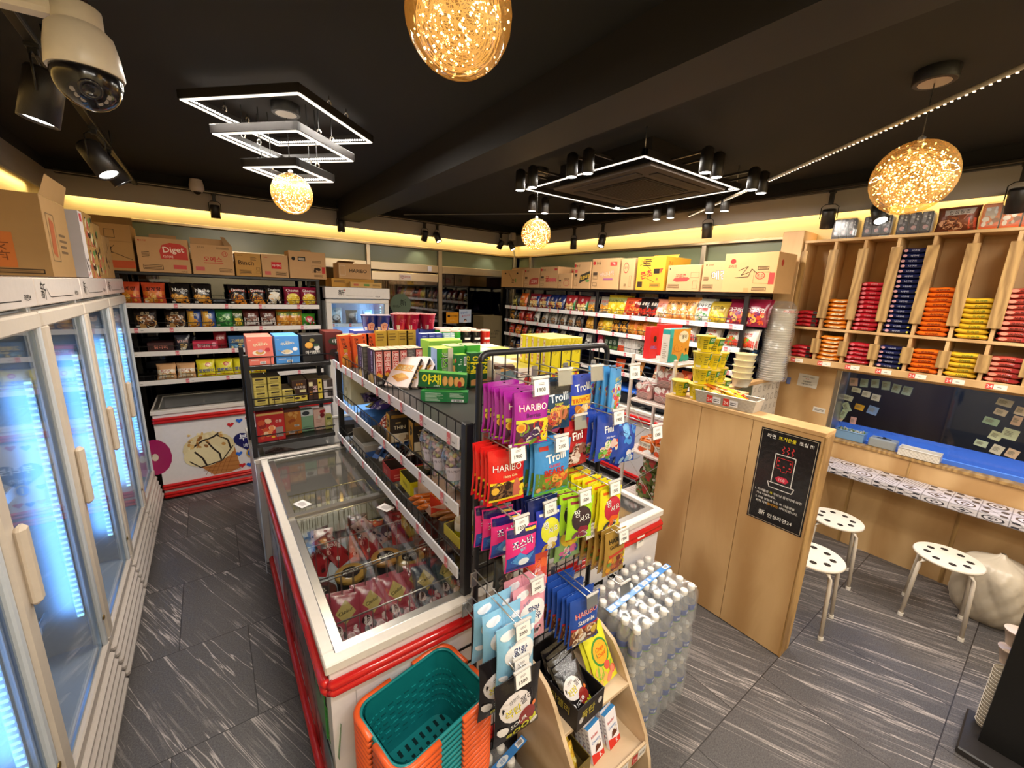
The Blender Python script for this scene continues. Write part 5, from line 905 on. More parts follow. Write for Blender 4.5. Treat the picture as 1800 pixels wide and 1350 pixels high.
# biscuit rack at the aisle end
QB = 'biscuit boxes on the aisle-end rack'
def queen(key, base, dark, art): return dict(f=[('t', "QUEEN's", .52, .72, .10, 'efe6c0', .6, 4, .03), ('t', '버터와플', .52, .80, .035, 'e8d8b0', .3), ('l', .06, .86, .24, .88, 'f0e6d0', 1), ('r', .05, .22, .95, .26, dark), *art, ('l', .10, .16, .42, .2, 'f2e8dc', 2), ('bar', .45, .04, .68, .13)], base=base)
a = [('e', .45, .44, .26, .09, 'efe0d0'), ('e', .48, .45, .17, .07, 'd49a4c'), ('e', .5, .50, .11, .05, 'c9a0c0'), ('p', [(.68, .52), (.72, .60), (.86, .60), (.9, .50), (.8, .46)], 'c23a44')]
b = [('e', .48, .42, .24, .08, 'e8e2d8'), ('e', .48, .45, .14, .06, 'd8c49a'), ('ln', [(.1, .5), (.4, .4)], .004, '8a8078'), ('e', .82, .52, .11, .07, 'eef0f4')]
for i, (key, base, dark, art, lab) in enumerate((('queen_coral', 'e8796a', 'd8675a', a, 'coral wafer box with cream lettering on the aisle-end rack'), ('queen_blue', '4a90d9', '3f82c8', b, 'blue wafer box with cream lettering on the aisle-end rack'))):
    q = queen(key, base, dark, art); x = (.243, .398)[i]
    bx_(key, .142, .05, .185, base, q['f'], label=lab, loc=(x, 3.055, 1.476), group=QB)
    for j in range(3): bx_(key, .142, .05, .185, base, label=lab.replace('on the', '%s behind the front one on the' % ORD[j]).replace(' with cream lettering', ''), loc=(x, 3.107+.052*j, 1.476), group=QB)
bx_('margaret', .132, .05, .185, '1b1a1c', [('e', .48, .80, .13, .07, '8a7a3a'), *cook(.33, .62, .2, 'e0a848'), ('e', .70, .52, .14, .10, 'e0ddd6'), ('e', .66, .62, .16, .05, '2f4a34'), ('t', '마가렛트', .5, .36, .13, 'f2efe8', .72, 0, .03), ('l', .3, .26, .7, .29, '9a928a', 2)], label='black biscuit box with white lettering on the aisle-end rack', loc=(.553, 3.06, 1.476), group=QB)
for j in range(2): bx_('margaret', .132, .05, .185, '1b1a1c', label='black biscuit box, %s behind the front one on the aisle-end rack' % ORD[j], loc=(.553, 3.112+.052*j, 1.476), group=QB)
bx_('margaret_red', .12, .16, .20, '5e1f1c', [('e', .62, .66, .44, .14, '2c3a28'), ('t', '미가', .62, .66, .14, 'f0ece4', .6, 3, .03), ('e', .45, .25, .24, .14, '2a1c18'), *cook(.85, .3, .22)], label='dark maroon biscuit box with green oval beside the orange boxes', loc=(.70, 3.09, GT+.012), group=QB)
zq = 1.206
for i, (x, n) in enumerate(((.222, 4), (.305, 4), (.385, 2))):
    for k in range(n):
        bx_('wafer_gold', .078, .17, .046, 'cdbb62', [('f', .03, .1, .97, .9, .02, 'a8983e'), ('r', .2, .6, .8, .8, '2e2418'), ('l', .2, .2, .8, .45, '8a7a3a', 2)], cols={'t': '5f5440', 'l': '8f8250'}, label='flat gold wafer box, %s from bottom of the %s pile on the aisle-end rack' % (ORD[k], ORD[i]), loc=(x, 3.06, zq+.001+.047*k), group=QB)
zq += .001
choc = [('t', '초코칩', .5, .80, .10, 'e8a03a', .6), ('t', '초코하임', .5, .66, .12, 'f0e4e0', .85, 0, .02), ('r', .5, .42, .92, .54, 'd8cf9a'), ('r', .02, .02, .98, .26, 'd8c24a'), ('e', .3, .16, .2, .06, '3a2218'), ('e', .72, .2, .16, .05, '4a2c1c')]
for i, x in enumerate((.452,)):
    for j in range(5): bx_('choc_cookie', .092, .034, .148, '3a211a', choc, cols={'t': '6a5c42'}, label='brown and yellow chocolate wafer box, %s of its file on the aisle-end rack' % ORD[j], loc=(x, 3.06+.036*j, zq), group=QB)
for j in range(5): bx_('choc_cookie2', .092, .034, .148, '3a211a', [('r', .70, .02, .98, .98, 'e0c84a'), ('r', .08, .66, .34, .86, 'e8dcb0'), ('r', .34, .5, .66, .92, '3a211a'), ('t', '몽쉘', .5, .5, .2, 'f0c8c8', .8, -90, .03), ('r', .1, .25, .3, .4, 'e0902a'), ('e', .82, .8, .08, .05, '3a2218'), ('e', .84, .5, .08, .05, '3a2218')], cols={'t': '6a5c42'}, label='dark biscuit box with yellow strip, %s of its file on the aisle-end rack' % ORD[j], loc=(.55, 3.06+.036*j, zq), group=QB)
for k in range(2):
    for j in range(4): bx_('grey_choc', .065, .04, .068, '4a3f3c', [('r', .05, .1, .4, .9, 'c8c0c0'), ('r', .05, .02, .95, .2, 'd8d2d4')], cols={'t': '5c5244'}, label='small grey-brown box, %s layer, %s of its file on the aisle-end rack' % (ORD[k], ORD[j]), loc=(.634, 3.055+.042*j, zq+.069*k), group=QB)
zq = .953
bx_('gift_red', .165, .06, .20, 'b81f24', [('b', .08, .2, .6, .75, ['e8905a', 'c8502c', 'f0c8a0', '8a1418'], 16, .13, 3), ('t', '선물', .78, .68, .1, 'f0e0d0', .3), ('r', .66, .12, .92, .46, '9a8a88'), ('e', .55, .14, .07, .04, 'e8b83a'), ('r', .02, .92, .98, .99, 'd8b06a')], label='bright red gift snack box with orange pictures on the aisle-end rack', loc=(.262, 3.06, zq), group=QB)
bx_('gift_red2', .15, .06, .205, '7a2a4a', [], label='purple-red box behind the bright red gift box on the aisle-end rack', loc=(.26, 3.14, zq), group=QB)
bx_('tan_box', .105, .06, .185, 'c87a2e', [('b', .2, .5, .8, .85, ['a8501c', 'e0a85a'], 8, .16, 2), ('bar', .55, .3, .85, .38), ('bar', .2, .04, .55, .13), ('r', .0, .9, 1, 1, '4a1a1a')], label='tan biscuit box with bar codes on the aisle-end rack', loc=(.405, 3.13, zq), group=QB)
bx_('green_box', .08, .06, .16, '8ab89a', [('r', 0, .72, 1, 1, 'd8e0e6'), ('e', .4, .85, .3, .1, '2c3440'), ('l', .1, .1, .9, .25, '5f8f74', 2)], label='pale green box with white top on the aisle-end rack', loc=(.50, 3.15, zq), group=QB)
bx_('pink_tea', .082, .06, .155, 'e8c4b8', [('b', .3, .65, .95, .95, ['a81f2c', '7a1420', 'e8e0d8'], 8, .2, 5), ('l', .15, .35, .8, .55, 'c89a90', 4), ('bar', .6, .06, .9, .18)], label='pale pink box with dark red drawing on the aisle-end rack', loc=(.582, 3.14, zq), group=QB)
bx_('yellowgreen_tin', .05, .06, .105, 'c8c87a', [('e', .5, .4, .3, .14, 'e0e0a8'), ('r', .2, .7, .8, .85, '5a6a3a')], label='small yellow-green box at the right of the aisle-end rack', loc=(.64, 3.13, zq), group=QB)
# orange sticks, coconut biscuits
ost = [('t', '초코칩', .45, .76, .34, '2a1710', .34, -78, .03), ('r', .35, .48, .72, .58, 'c8922c'), ('t', '쿠키', .55, .38, .18, 'f0d8e0', .2, -80), *cook(.45, .22, .34), *cook(.55, .12, .36, 'c87a2a')]
for i, (x, y, ry) in enumerate(((.705, 2.80, -.05), (.785, 2.78, -.05), (.745, 2.86, 0), (.84, 2.86, 0), (.89, 2.86, 0))): bx_('orange_stick', .068, .05, .215, 'e4571c', ost, cols={'l': 'c8502a', 't': 'd88a5a'}, label='tall orange cookie box, %s of five near the far gondola corner' % ['leftmost in front', 'second in front', 'left rear', 'middle rear', 'right rear'][i], loc=(x, y, GT), group=GG, ry=ry)
coco = [('r', .06, .30, .94, .96, 'b82a24'), ('f', .12, .32, .88, .94, .05, 'efd8d0'), ('t', '롯데샌드', .5, .66, .42, 'f2dcd8', .5, -90, .03), ('p', [(.1, .30), (.4, .38), (.95, .28), (.7, .18)], 'd9982e'), ('r', .08, .02, .92, .14, '4a4644'), ('l', .2, .04, .8, .12, 'b8b4b0', 2)]
cocl = [('t', '빠다코코낫', .55, .62, .30, 'b8a8e0', .66, -90, .04), ('r', .88, .05, .97, .95, 'e0d8e0'), ('p', [(.05, .02), (.05, .2), (.6, .34), (.85, .02)], 'c8a86a')]
grey_ = [('l', .1, .3, .9, .95, '8a8480', 22), ('r', .55, .02, .9, .16, 'e0dcd8'), ('l', .2, .2, .5, .3, 'b0aaa4', 3)]
for i in range(6): bx_('coconut_%d' % (i == 4), .043, .13, .198, '3a2a26', grey_ if i == 4 else coco, cocl, cols={'l': '3f2a4a', 't': 'd8b49a', **({'f': '4a4543'} if i == 4 else {})}, label='narrow biscuit box with %s, %s from left in its row' % ('grey printed back' if i == 4 else 'red framed lettering', ORD[i]), loc=(.722+.0465*i, 2.20, GT), group=GG)
bx_('coconut_side', .043, .13, .198, '3a2a26', grey_, cocl, cols={'l': '3f2a4a', 't': 'd8b49a', 'f': '4a4543'}, label='biscuit box with purple side and grey face, standing apart at the left', loc=(.705, 2.36, GT), rz=-.06, group=GG)
# leaning white boxes
lean = [('r', .1, .52, .9, .54, 'c8842c'), ('p', [(.12, .52), (.2, .72), (.88, .72), (.8, .50)], 'd9962e'), ('t', '비쵸비', .5, .61, .15, '1e140e', .72, 3, .04), ('t', '비쵸비', .5, .61, .15, 'efd9a0', .70, 3, .0), ('p', [(.14, .3), (.5, .42), (.88, .30), (.5, .14)], 'd08a28'), ('p', [(.2, .34), (.5, .45), (.8, .36), (.5, .26)], 'e8b04a'), ('l', .08, .9, .5, .95, '8a7a6a', 1)]
for i in range(3): bx_('bichobi', .15, .045, .20, 'efd9d4', lean, cols={'r': '1e1a18', 'l': '1e1a18', 'b': '1e1a18'}, r=[('l', .2, .2, .8, .8, 'c8a86a', 5)], label='white biscuit box leaning back, %s in its pile of three' % ['front', 'middle', 'rear'][i], loc=(.775+.045*i, 2.10-.012*i, GT+.012+.0*i), rz=-.95, group=GG, tilt=-.78)
# green custard, vegetable crackers
cus = [('r', .0, .0, .42, 1, '2f9a2a'), ('p', [(.30, 1), (.62, 1), (.50, .0), (.3, .0)], '7fbf3a'), ('r', .66, 0, .98, 1, 'e4d4c4'), ('t', '카스타드', .44, .5, .30, 'f4f4ee', .8, -90, .07), ('t', '카스타드', .44, .5, .30, '1d2a1c', .8, -90, .01)]
cusl = [('r', .35, .0, .98, 1, '9cb8e8'), ('t', '카스타드', .68, .42, .3, '2c4f9a', .6, -90, .02), ('e', .15, .25, .16, .22, '9aa84a')]
bx_('custard', .10, .12, .21, '2f8f2c', cus, cusl, cols={'t': 'c8d86a', 'l': '2c7a44'}, label='green and white custard cake box standing in the gondola middle', loc=(1.045, 2.05, GT), group=GG)
for i, x in enumerate((1.155, 1.265)): bx_('custard_green', .095, .12, .21, '2f9a2a', [('l', .1, .1, .9, .5, '2a8426', 8)], cols={'t': 'd8c89a'}, label='plain green side of a custard box, %s from left behind the crackers' % ORD[i], loc=(x, 2.11, GT), group=GG)
bx_('custard_top', .22, .14, .225, '8fbf4a', [], cols={'t': 'b8cf5a'}, label='custard box behind the plain green boxes on the gondola', loc=(1.16, 2.26, GT), group=GG)
vegb = [('r', .56, .02, .98, .98, '2a7a44'), ('l', .1, .08, .5, .9, 'bcd8c0', 9), ('bar', .66, .06, .92, .3), ('l', .62, .5, .95, .9, 'c8dcc8', 6)]
vegv = [('t', '야채', .5, .66, .48, 'f0dc1c', .5, -90, .05), ('p', [(.1, .06), (.1, .22), (.9, .26), (.9, .05)], 'd99a5a')]
bx_('veg_stand', .062, .05, .19, '1f6e3a', [('bar', .66, .68, .92, .94), ('l', .12, .08, .55, .55, '8fc0a0', 9), ('e', .2, .72, .06, .02, 'e0ecd8'), ('l', .3, .7, .5, .9, 'c8dcc8', 3)], [('b', .1, .1, .9, .9, ['d99a5a', 'c83a2c', '7a9a3a'], 10, .3, 3)], cols={'t': '8ab83a'}, label='standing green cracker box showing its back print', loc=(1.085, 1.93, GT), group=GG)
for i, x in enumerate((1.165, 1.227)): bx_('veg_front', .058, .05, .195, '17502c', vegv, [('t', '야채', .5, .66, .48, 'f0dc1c', .5, -90, .05)], cols={'t': '3f8a3a'}, label='standing green cracker box with yellow lettering, %s of two' % ('left' if i == 0 else 'right'), loc=(x, 1.93-.02*i, GT), rz=-.03, group=GG)
veg = [('t', '야채', .27, .55, .72, 'f2e01c', .40, 0, .05), ('t', '크래커', .38, .13, .14, 'e0e8d8', .16), *[q for k, x in enumerate((.55, .67, .79)) for q in (('e', x, .5, .055, .34, 'c8803a'), ('e', x+.012, .5, .045, .30, 'e0a45a'))], ('e', .90, .5, .06, .32, 'e0a45a'), ('e', .86, .34, .045, .22, 'a8241c'), ('r', .9, .14, .97, .24, '1a1a1a')]
bx_('veg_lying', .235, .06, .075, '17602f', veg, [('b', .1, .1, .9, .9, ['d99a5a', '2a8a3a', 'e8d23a'], 6, .3, 2)], cols={'t': '4f9a34', 'l': '4f9a44'}, label='green cracker box with yellow lettering lying across another', loc=(.895, 1.79, GT+.055), rz=.52-1.1, group=GG, ry=.05)
bx_('veg_under', .225, .055, .052, '1f7a40', vegb, [('e', .4, .5, .2, .4, 'd8d23a')], cols={'t': '2a8a3a', 'l': '5fae5a'}, label='green cracker box lying on the gondola, showing its back print', loc=(.875, 1.73, GT), rz=-.62, group=GG)
for i in range(3): bx_('ace', .10, .05, .055, '4a2a1c', [*cook(.5, .5, .42, 'e0a45a', 'b8702c'), ('e', .3, .3, .1, .1, 'd8d2c8')], cols={'t': '5f3a24'}, label='brown cracker box at the rack, %s from the bottom' % ORD[i], loc=(1.18+.0*i, 1.66, GT+.056*i), rz=-.4, group=GG)
for i in range(2): put('snack_pouch', bag('silver_pouch', .12, .15, .04, '50626a', [('t', '견과', .5, .6, .2, 'd8d8c8', .6), ('b', .2, .1, .8, .4, ['c89a5a', '8a6a3a', '3f5a4a'], 8, .15, 2)]), 'dull blue pouch leaning beside the grid rack, %s' % ('front one' if i == 0 else 'rear one'), 'snack bag', (1.10+.06*i, 1.50+.1*i, GT), .2, GG, -.15)
# gold, blue, pink tops and cans at the back
for i in range(4): bx_('gold_box', .052 if i > 1 else .075, .05, .232, 'b8912c', [('l', .1, .7, .9, .95, '7a5a14', 3)], cols={'t': 'd8b050'}, label='tall gold biscuit box, %s from left in the rear row' % ORD[i], loc=((.955, 1.04, 1.115, 1.172)[i], 2.84, GT), group=GG)
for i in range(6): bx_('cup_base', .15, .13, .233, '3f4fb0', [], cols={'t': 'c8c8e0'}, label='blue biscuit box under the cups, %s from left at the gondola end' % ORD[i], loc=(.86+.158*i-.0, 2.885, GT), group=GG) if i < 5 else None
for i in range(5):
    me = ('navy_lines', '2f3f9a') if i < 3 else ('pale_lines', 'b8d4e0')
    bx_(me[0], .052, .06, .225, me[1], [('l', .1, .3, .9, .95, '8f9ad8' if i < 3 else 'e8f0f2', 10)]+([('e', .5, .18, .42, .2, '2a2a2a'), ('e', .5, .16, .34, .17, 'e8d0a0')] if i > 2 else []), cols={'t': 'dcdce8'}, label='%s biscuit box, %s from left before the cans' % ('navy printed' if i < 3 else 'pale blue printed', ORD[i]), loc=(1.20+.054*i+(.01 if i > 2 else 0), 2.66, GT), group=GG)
def can(key, base, label, loc, face=True):
    t = empty('crisps_can', loc, label, 'crisps can', 'crisps cans on the gondola')
    if key not in _mesh:
        m = MB(); m.lathe([(.036, .0), (.0375, .003), (.037, .235), (.0375, .237)], 22, 'gloss', base); R = .0374; S = lambda u, v: (Vector((R*sin((u-.5)*2.2), -R*cos((u-.5)*2.2), .24*v)), Vector((sin((u-.5)*2.2), -cos((u-.5)*2.2), 0)))
        decals(m, (S, .08, .24), 'gloss', [('t', '감자칩', .5, .58, .10, 'f4efe6', .8, 0, .03), ('e', .5, .36, .3, .09, 'e8b83a'), ('b', .15, .08, .85, .28, GOLD, 8, .24, 2), ('r', .2, .72, .8, .78, 'f0ece6')], False); _mesh[key] = m.mesh(key)
    mkobj('body', _mesh[key], t)
    if 'can_lid' not in _mesh: m = MB(); m.lathe([(.0385, .232), (.0388, .242), (.034, .243), (.033, .2405), (.001, .2405)], 22, 'plastic', 'e8b8a8', (0, 0, 0), True, False); _mesh['can_lid'] = m.mesh('can_lid')
    mkobj('lid', _mesh['can_lid'], t)
cols_ = [('can_green', '2f9a34', 'green'), ('can_green', '2f9a34', 'green'), ('can_black', '1c1a1b', 'black'), ('can_black', '1c1a1b', 'black'), ('can_red', 'd0281c', 'red')]
for i, (k, c, n) in enumerate(cols_): can(k, c, '%s crisps can, %s from left in the front row' % (n, ORD[i]), (1.375+.078*i-(.03 if i == 4 else 0)*0, 2.70-.012*i, GT))
for i in range(4):
    for j in range(2): can(cols_[i][0], cols_[i][1], '%s crisps can, %s from left, row %s from front' % (cols_[i][2], ORD[i], ['second', 'third'][j]), (1.41+.078*i, 2.785+.078*j, GT))
# cream trays of soft cakes and yellow stick boxes
for i in range(3):
    for j in range(6):
        top = 'e8d9b8' if (i+j) % 3 else 'e8d65a'
        bx_('cake_%s' % top, .13, .145, .155, 'efe0d2', [('r', .05, .05, .95, .35, 'e8a8a0'), ('b', .3, .3, .9, .7, ['a8302c', '5a2a1c', 'e8d0b8'], 5, .2, 3), ('l', .1, .75, .6, .9, '8a6a5a', 2)], [('r', .02, .02, .98, .4, 'e8b0a4'), ('b', .3, .3, .9, .7, ['a8302c', '5a2a1c'], 4, .2, 5)], cols={'t': top}, label='cream cake box, %s row from the grid rack, %s from left' % (ORD[j], ORD[i]), loc=(1.30+.135*i, 1.62+.148*j, GT), group='cream cake boxes on the gondola') if not (i > 0 and j < 2) else None
yb_ = [('r', .04, .55, .96, .97, 'd9c41e'), ('b', .06, .45, .94, .98, ['b8a81c', 'e8d84a', 'c8b01a'], 40, .10, 3), ('l', .2, .05, .8, .1, '6a5a10', 1)]
ybl = [('r', .1, .1, .42, .95, 'e8d8a8'), ('b', .1, .2, .42, .9, ['d8a0b8', 'c86a4a', 'e8c8e0'], 10, .09, 4), ('t', '초코', .3, .3, .1, 'c83a2c', .3, -90)]
for lay in range(2):
    for i in range(3):
        for j in range(5):
            f_ = yb_ if lay else [('b', .1, .3, .9, .9, ['c8502a', 'e8a01c', 'd8381c'], 10, .16, 5), ('t', '빼빼로', .5, .6, .16, 'c82a1c', .8), ('r', .05, .05, .95, .2, 'd8b81e')]
            bx_('stick_%d' % lay, .078, .046, .152, 'e6d31e', f_, ybl if lay else f_, cols={'t': 'e8d04a'}, label='yellow stick box, %s layer, %s file from left, %s from front' % (['lower', 'upper'][lay], ORD[i], ORD[j]), loc=(1.415+.08*i, 1.56+.048*j, GT+.001+.153*lay), group='yellow stick boxes on the gondola')
# cups of noodles on the rear boxes
def cup(key, base, label, loc, its=(), r0=.035, r1=.049, h=.10, lid='d8b0a8'):
    t = empty('noodle_cup', loc, label, 'noodle cup', 'noodle cups')
    if key not in _mesh:
        m = MB(); m.lathe([(r0, 0), (r0+.001, .004), (r1, h*.93), (r1+.003, h*.94), (r1+.003, h)], 26, 'gloss', base, (0, 0, 0), True, True)
        def S(u, v):
            a = (u-.5)*3.6; R = r0+(r1-r0)*v/.94+.0004; return Vector((R*sin(a), -R*cos(a), h*v)), Vector((sin(a), -cos(a), 0))
        decals(m, (S, r1*3.2, h), 'gloss', its, False); _mesh[key] = m.mesh(key)
    mkobj('body', _mesh[key], t); k = key+'_lid'
    if k not in _mesh: m = MB(); m.lathe([(r1+.0035, h-.001), (r1+.0035, h+.0015), (.001, h+.002)], 26, 'gloss', lid, (0, 0, 0), False, False); _mesh[k] = m.mesh(k)
    mkobj('lid', _mesh[k], t); return t
for i, (x, y) in enumerate(((1.115, 2.92), (1.20, 2.90), (1.33, 2.90), (1.27, 2.985), (1.16, 2.99))): cup('cup_red', 'a8183a', 'crimson noodle cup on the rear boxes, %s of five' % ['leftmost in front', 'middle in front', 'rightmost in front', 'right rear', 'left rear'][i], (x, y, 1.699), [('r', .3, .02, .42, .3, 'd8d4cc'), ('t', '라면', .6, .55, .3, 'c84a62', .3)], .042, .058, .112, 'e0a0a0')
for i, (x, y) in enumerate(((.90, 2.92), (.985, 2.90))): cup('cup_blue', '22389a', 'blue noodle cup on the rear boxes, %s one' % ('left' if i == 0 else 'right'), (x, y, 1.699), [('p', [(.38, .0), (.34, .4), (.5, .55), (.66, .4), (.62, 0)], 'd8a08a'), ('t', '컵', .5, .3, .3, 'b8302c', .2), ('r', .2, .02, .32, .25, 'd8d4cc'), ('r', .7, .02, .82, .2, 'c8a08a')], .040, .054, .105, 'd8c0c8')
# middle and lower tiers
Z2, Z3 = 1.2015, .9335; GM2 = 'sweets on the middle gondola tier'; GM3 = 'sweets on the lowest gondola tier'
bx_('ivory_carton', .24, .20, .20, 'd8d4b8', [('t', 'HOUSE', .6, .7, .1, 'a8a488', .4)], [('b', .3, .1, .7, .7, ['b8b48c', 'e8e4cc'], 12, .14, 4)], label='ivory carton with tree print at the far end of the middle tier', loc=(.84, 2.80, Z2), cat='carton', name='carton')
for i in range(3): put('snack_bag', bag('olive_bag', .15, .16, .05, 'b8b04a', [('b', .1, .1, .9, .8, ['8a843a', 'd8d08a', '5f5c2a'], 14, .15, 3)]), 'olive sweets bag lying at the far end of the middle tier, %s' % ORD[i], 'sweets bag', (.80+.03*i, 2.60+.02*i, Z2+.02+.035*i), -1.2, GM2, -1.45)
for i in range(7): put('snack_bag', bag('violet_bag', .12, .14, .04, '3a3258', [('b', .1, .1, .9, .9, ['5a4a8a', '2a2238', 'a89ac0'], 16, .16, 5), ('t', '초코', .5, .5, .2, 'c8c0d8', .6)]), 'dark violet chocolate bag lying on the middle tier, %s of seven' % ORD[i], 'sweets bag', (.80+.10*(i % 3), 2.42+.07*(i//3), Z2+.02+.03*(i//3)), -1.3+.2*i, GM2, -1.4)
bx_('blue_tray', .20, .16, .055, '2a5a9a', [], [('l', .1, .2, .9, .7, '6a9ad0', 2)], label='blue counter tray on the middle tier edge', loc=(.79, 2.32, Z2), rz=-pi/2+pi/2, name='display_box', cat='display box')
put('snack_bag', bag('violet_white', .12, .13, .05, '5a4ab8', [('b', .1, .1, .9, .9, ['e8e4f4', '3a2a8a', 'a89ae0'], 14, .2, 5)]), 'violet and white sweets bag in the blue tray', 'sweets bag', (.76, 2.47, Z2+.02), -1.3, GM2, -1.0)
for i in range(3): put('snack_bag', bag('redwhite', .10, .12, .05, 'b8402c', [('b', .1, .1, .9, .9, ['f0e4dc', '8a1c18', 'e0a080'], 16, .2, 5)]), 'red and white sweets bag on the middle tier, %s of three' % ORD[i], 'sweets bag', (.745+.02*i, 2.24-.055*i, Z2+.01), -1.3, GM2, -.9)
thin = [('t', 'THIN', .5, .55, .16, 'e8dcc0', .6, 0, .02), ('l', .3, .68, .7, .76, 'c8a86a', 1), ('r', .05, .04, .95, .34, 'd8cdb8'), ('b', .5, .06, .9, .3, ['8a6a4a', 'c8b49a'], 4, .2, 3), ('r', .08, .88, .92, .99, '8a6420')]
thinl = [('p', [(.3, .5), (.34, .9), (.42, .9), (.5, .5)], '3a2a18'), ('e', .55, .68, .26, .14, '2a2018'), ('t', 'thin', .55, .68, .08, 'd8c89a', .3), ('e', .3, .2, .12, .14, '4a321c'), ('e', .6, .1, .12, .10, '4a321c')]
for i, (x, y) in enumerate(((.715, 2.04), (.785, 2.10), (.77, 1.87), (.86, 2.06))): bx_('thin', .10, .075, .155, '2a211c', thin, thinl, cols={'l': 'cf9a2a', 't': '3a2c22'}, label='black and yellow thin biscuit box on the middle tier, %s' % ['nearest the rail in front', 'just behind the front one', 'standing alone on the right', 'farthest inside'][i], loc=(x+.03, y-.06, Z2), rz=-.12, group=GM2)
bx_('teal_box', .09, .08, .13, '2f6a70', [('l', .1, .2, .9, .7, '8ab8b8', 3)], label='teal biscuit box behind the thin biscuit box', loc=(.90, 1.84, Z2), rz=-.1, group=GM2)
def marsh(label, loc):
    t = empty('marshmallow_cup', loc, label, 'marshmallow cup', 'marshmallow cups on the middle tier')
    if 'mm_cup' not in _mesh:
        m = MB(); m.lathe([(.036, 0), (.037, .003), (.052, .135), (.054, .137)], 24, 'clear', 'fff', (0, 0, 0), True, False); m.lathe([(.001, .001), (.036, .001)], 24, 'clear', 'fff', (0, 0, 0), False, False); _mesh['mm_cup'] = m.mesh('mm_cup')
        m = MB(); m.lathe([(.0545, .135), (.0545, .142), (.052, .15), (.046, .172), (.033, .19), (.012, .198), (.001, .199)], 24, 'clear', 'fff', (0, 0, 0), True, False); _mesh['mm_lid'] = m.mesh('mm_lid')
        m = MB(); rg = random.Random(5)
        for k in range(90):
            z = rg.uniform(.012, .155); r = rg.uniform(.3, 1)**.5*(.036+.014*min(z/.135, 1)-.012); a = rg.uniform(0, 2*pi)
            if z > .14: r *= .8
            m.M = Matrix.Translation((r*cos(a), r*sin(a), z)) @ Matrix.Rotation(rg.uniform(0, 3), 4, Vector((rg.random(), rg.random(), rg.random()+.1)))
            m.cyl((0, 0, -.008), (0, 0, .008), .0095, .0095, 9, 'matte', rg.choice(['e8b8c8', 'e8c4d0', 'e0d8c0', 'b8d4e0', 'e8dc9a', 'c8b8e0', 'f0d0d8']))
        _mesh['mm_fill'] = m.mesh('mm_fill')
        m = MB(); 
        for k in range(4): m.lathe([(.0405+.0016*k, .05+.012*k), (.0408+.0016*k, .055+.012*k)], 24, 'matte', '4a4058', (0, 0, 0), True, False) if False else None
        def S(u, v): a = (u-.5)*1.3-.5; R = .042+.010*v; return Vector((R*sin(a), -R*cos(a), .045+.06*v)), Vector((sin(a), -cos(a), 0))
        decals(m, (S, .06, .06), 'matte', [('r', 0, 0, 1, 1, 'd0c8d8'), ('t', '마시멜로', .5, .7, .2, '4a4058', .8), ('l', .15, .1, .85, .5, '6a6078', 3)], False, .0003); _mesh['mm_label'] = m.mesh('mm_label')
    mkobj('cup', _mesh['mm_cup'], t); mkobj('dome_lid', _mesh['mm_lid'], t); f = mkobj('marshmallows', _mesh['mm_fill'], t); f['kind'] = 'stuff'; mkobj('paper_label', _mesh['mm_label'], t); return t
for i, (x, y) in enumerate(((.755, 1.62), (.748, 1.51), (.75, 1.395), (.87, 1.55), (.865, 1.42), (.98, 1.47))): marsh('clear dome cup of pastel marshmallows, %s' % ['left of the front three by the rail', 'middle of the front three by the rail', 'right of the front three by the rail', 'rear left behind the front cups', 'rear right behind the front cups', 'deepest on the middle tier'][i], (x, y, Z2))
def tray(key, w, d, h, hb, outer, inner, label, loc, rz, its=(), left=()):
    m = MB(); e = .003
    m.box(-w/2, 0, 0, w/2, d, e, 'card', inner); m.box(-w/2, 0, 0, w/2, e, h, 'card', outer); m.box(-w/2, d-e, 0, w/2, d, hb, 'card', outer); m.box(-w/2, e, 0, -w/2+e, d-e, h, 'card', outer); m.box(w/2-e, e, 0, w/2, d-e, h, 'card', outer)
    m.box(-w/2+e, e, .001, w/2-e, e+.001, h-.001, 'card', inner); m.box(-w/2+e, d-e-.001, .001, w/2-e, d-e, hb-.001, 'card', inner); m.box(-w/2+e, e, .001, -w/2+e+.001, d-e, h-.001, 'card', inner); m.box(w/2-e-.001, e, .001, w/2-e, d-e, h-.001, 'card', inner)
    decals(m, plane((-w/2, 0, 0), (w, 0, 0), (0, 0, h)), 'card', its, True, .0005); decals(m, plane((-w/2, d, 0), (0, -d, 0), (0, 0, h)), 'card', left, True, .0005)
    o = m.build('display_box', None, loc, (0, 0, rz)); return tag(o, label, 'display box')
for i, (x, y) in enumerate(((.76, 3.0), (.80, 2.88))): bx_('black_choc', .15, .11, .09, '1d191b', [('r', .1, .3, .9, .7, '3a3434'), ('ln', [(.1, .2), (.9, .8)], .006, 'a8a09a')], [('ln', [(.1, .2), (.9, .8)], .006, 'a8a09a'), ('r', .2, .1, .5, .3, 'c8a0a8')], label='black chocolate box at the far end of the lowest tier, %s' % ('left' if i == 0 else 'right'), loc=(x+.02, y-.06, Z3), rz=-.2, group=GM3)
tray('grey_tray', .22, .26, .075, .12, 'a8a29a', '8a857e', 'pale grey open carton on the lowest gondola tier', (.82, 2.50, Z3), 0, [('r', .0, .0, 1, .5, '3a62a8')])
for i in range(4): put('snack_bag', bag('blue_bar', .05, .13, .025, '3f6ab8', [('r', .1, .2, .9, .5, '1c2038'), ('b', .1, .5, .9, .9, ['e0e8f4', '2a4a8a'], 5, .3, 2)]), 'blue chocolate bar in the lowest tier, %s of four' % ORD[i], 'chocolate bar', (.745+.045*i, 2.42-.01*i, Z3+.02), -1.2, GM3, -.9)
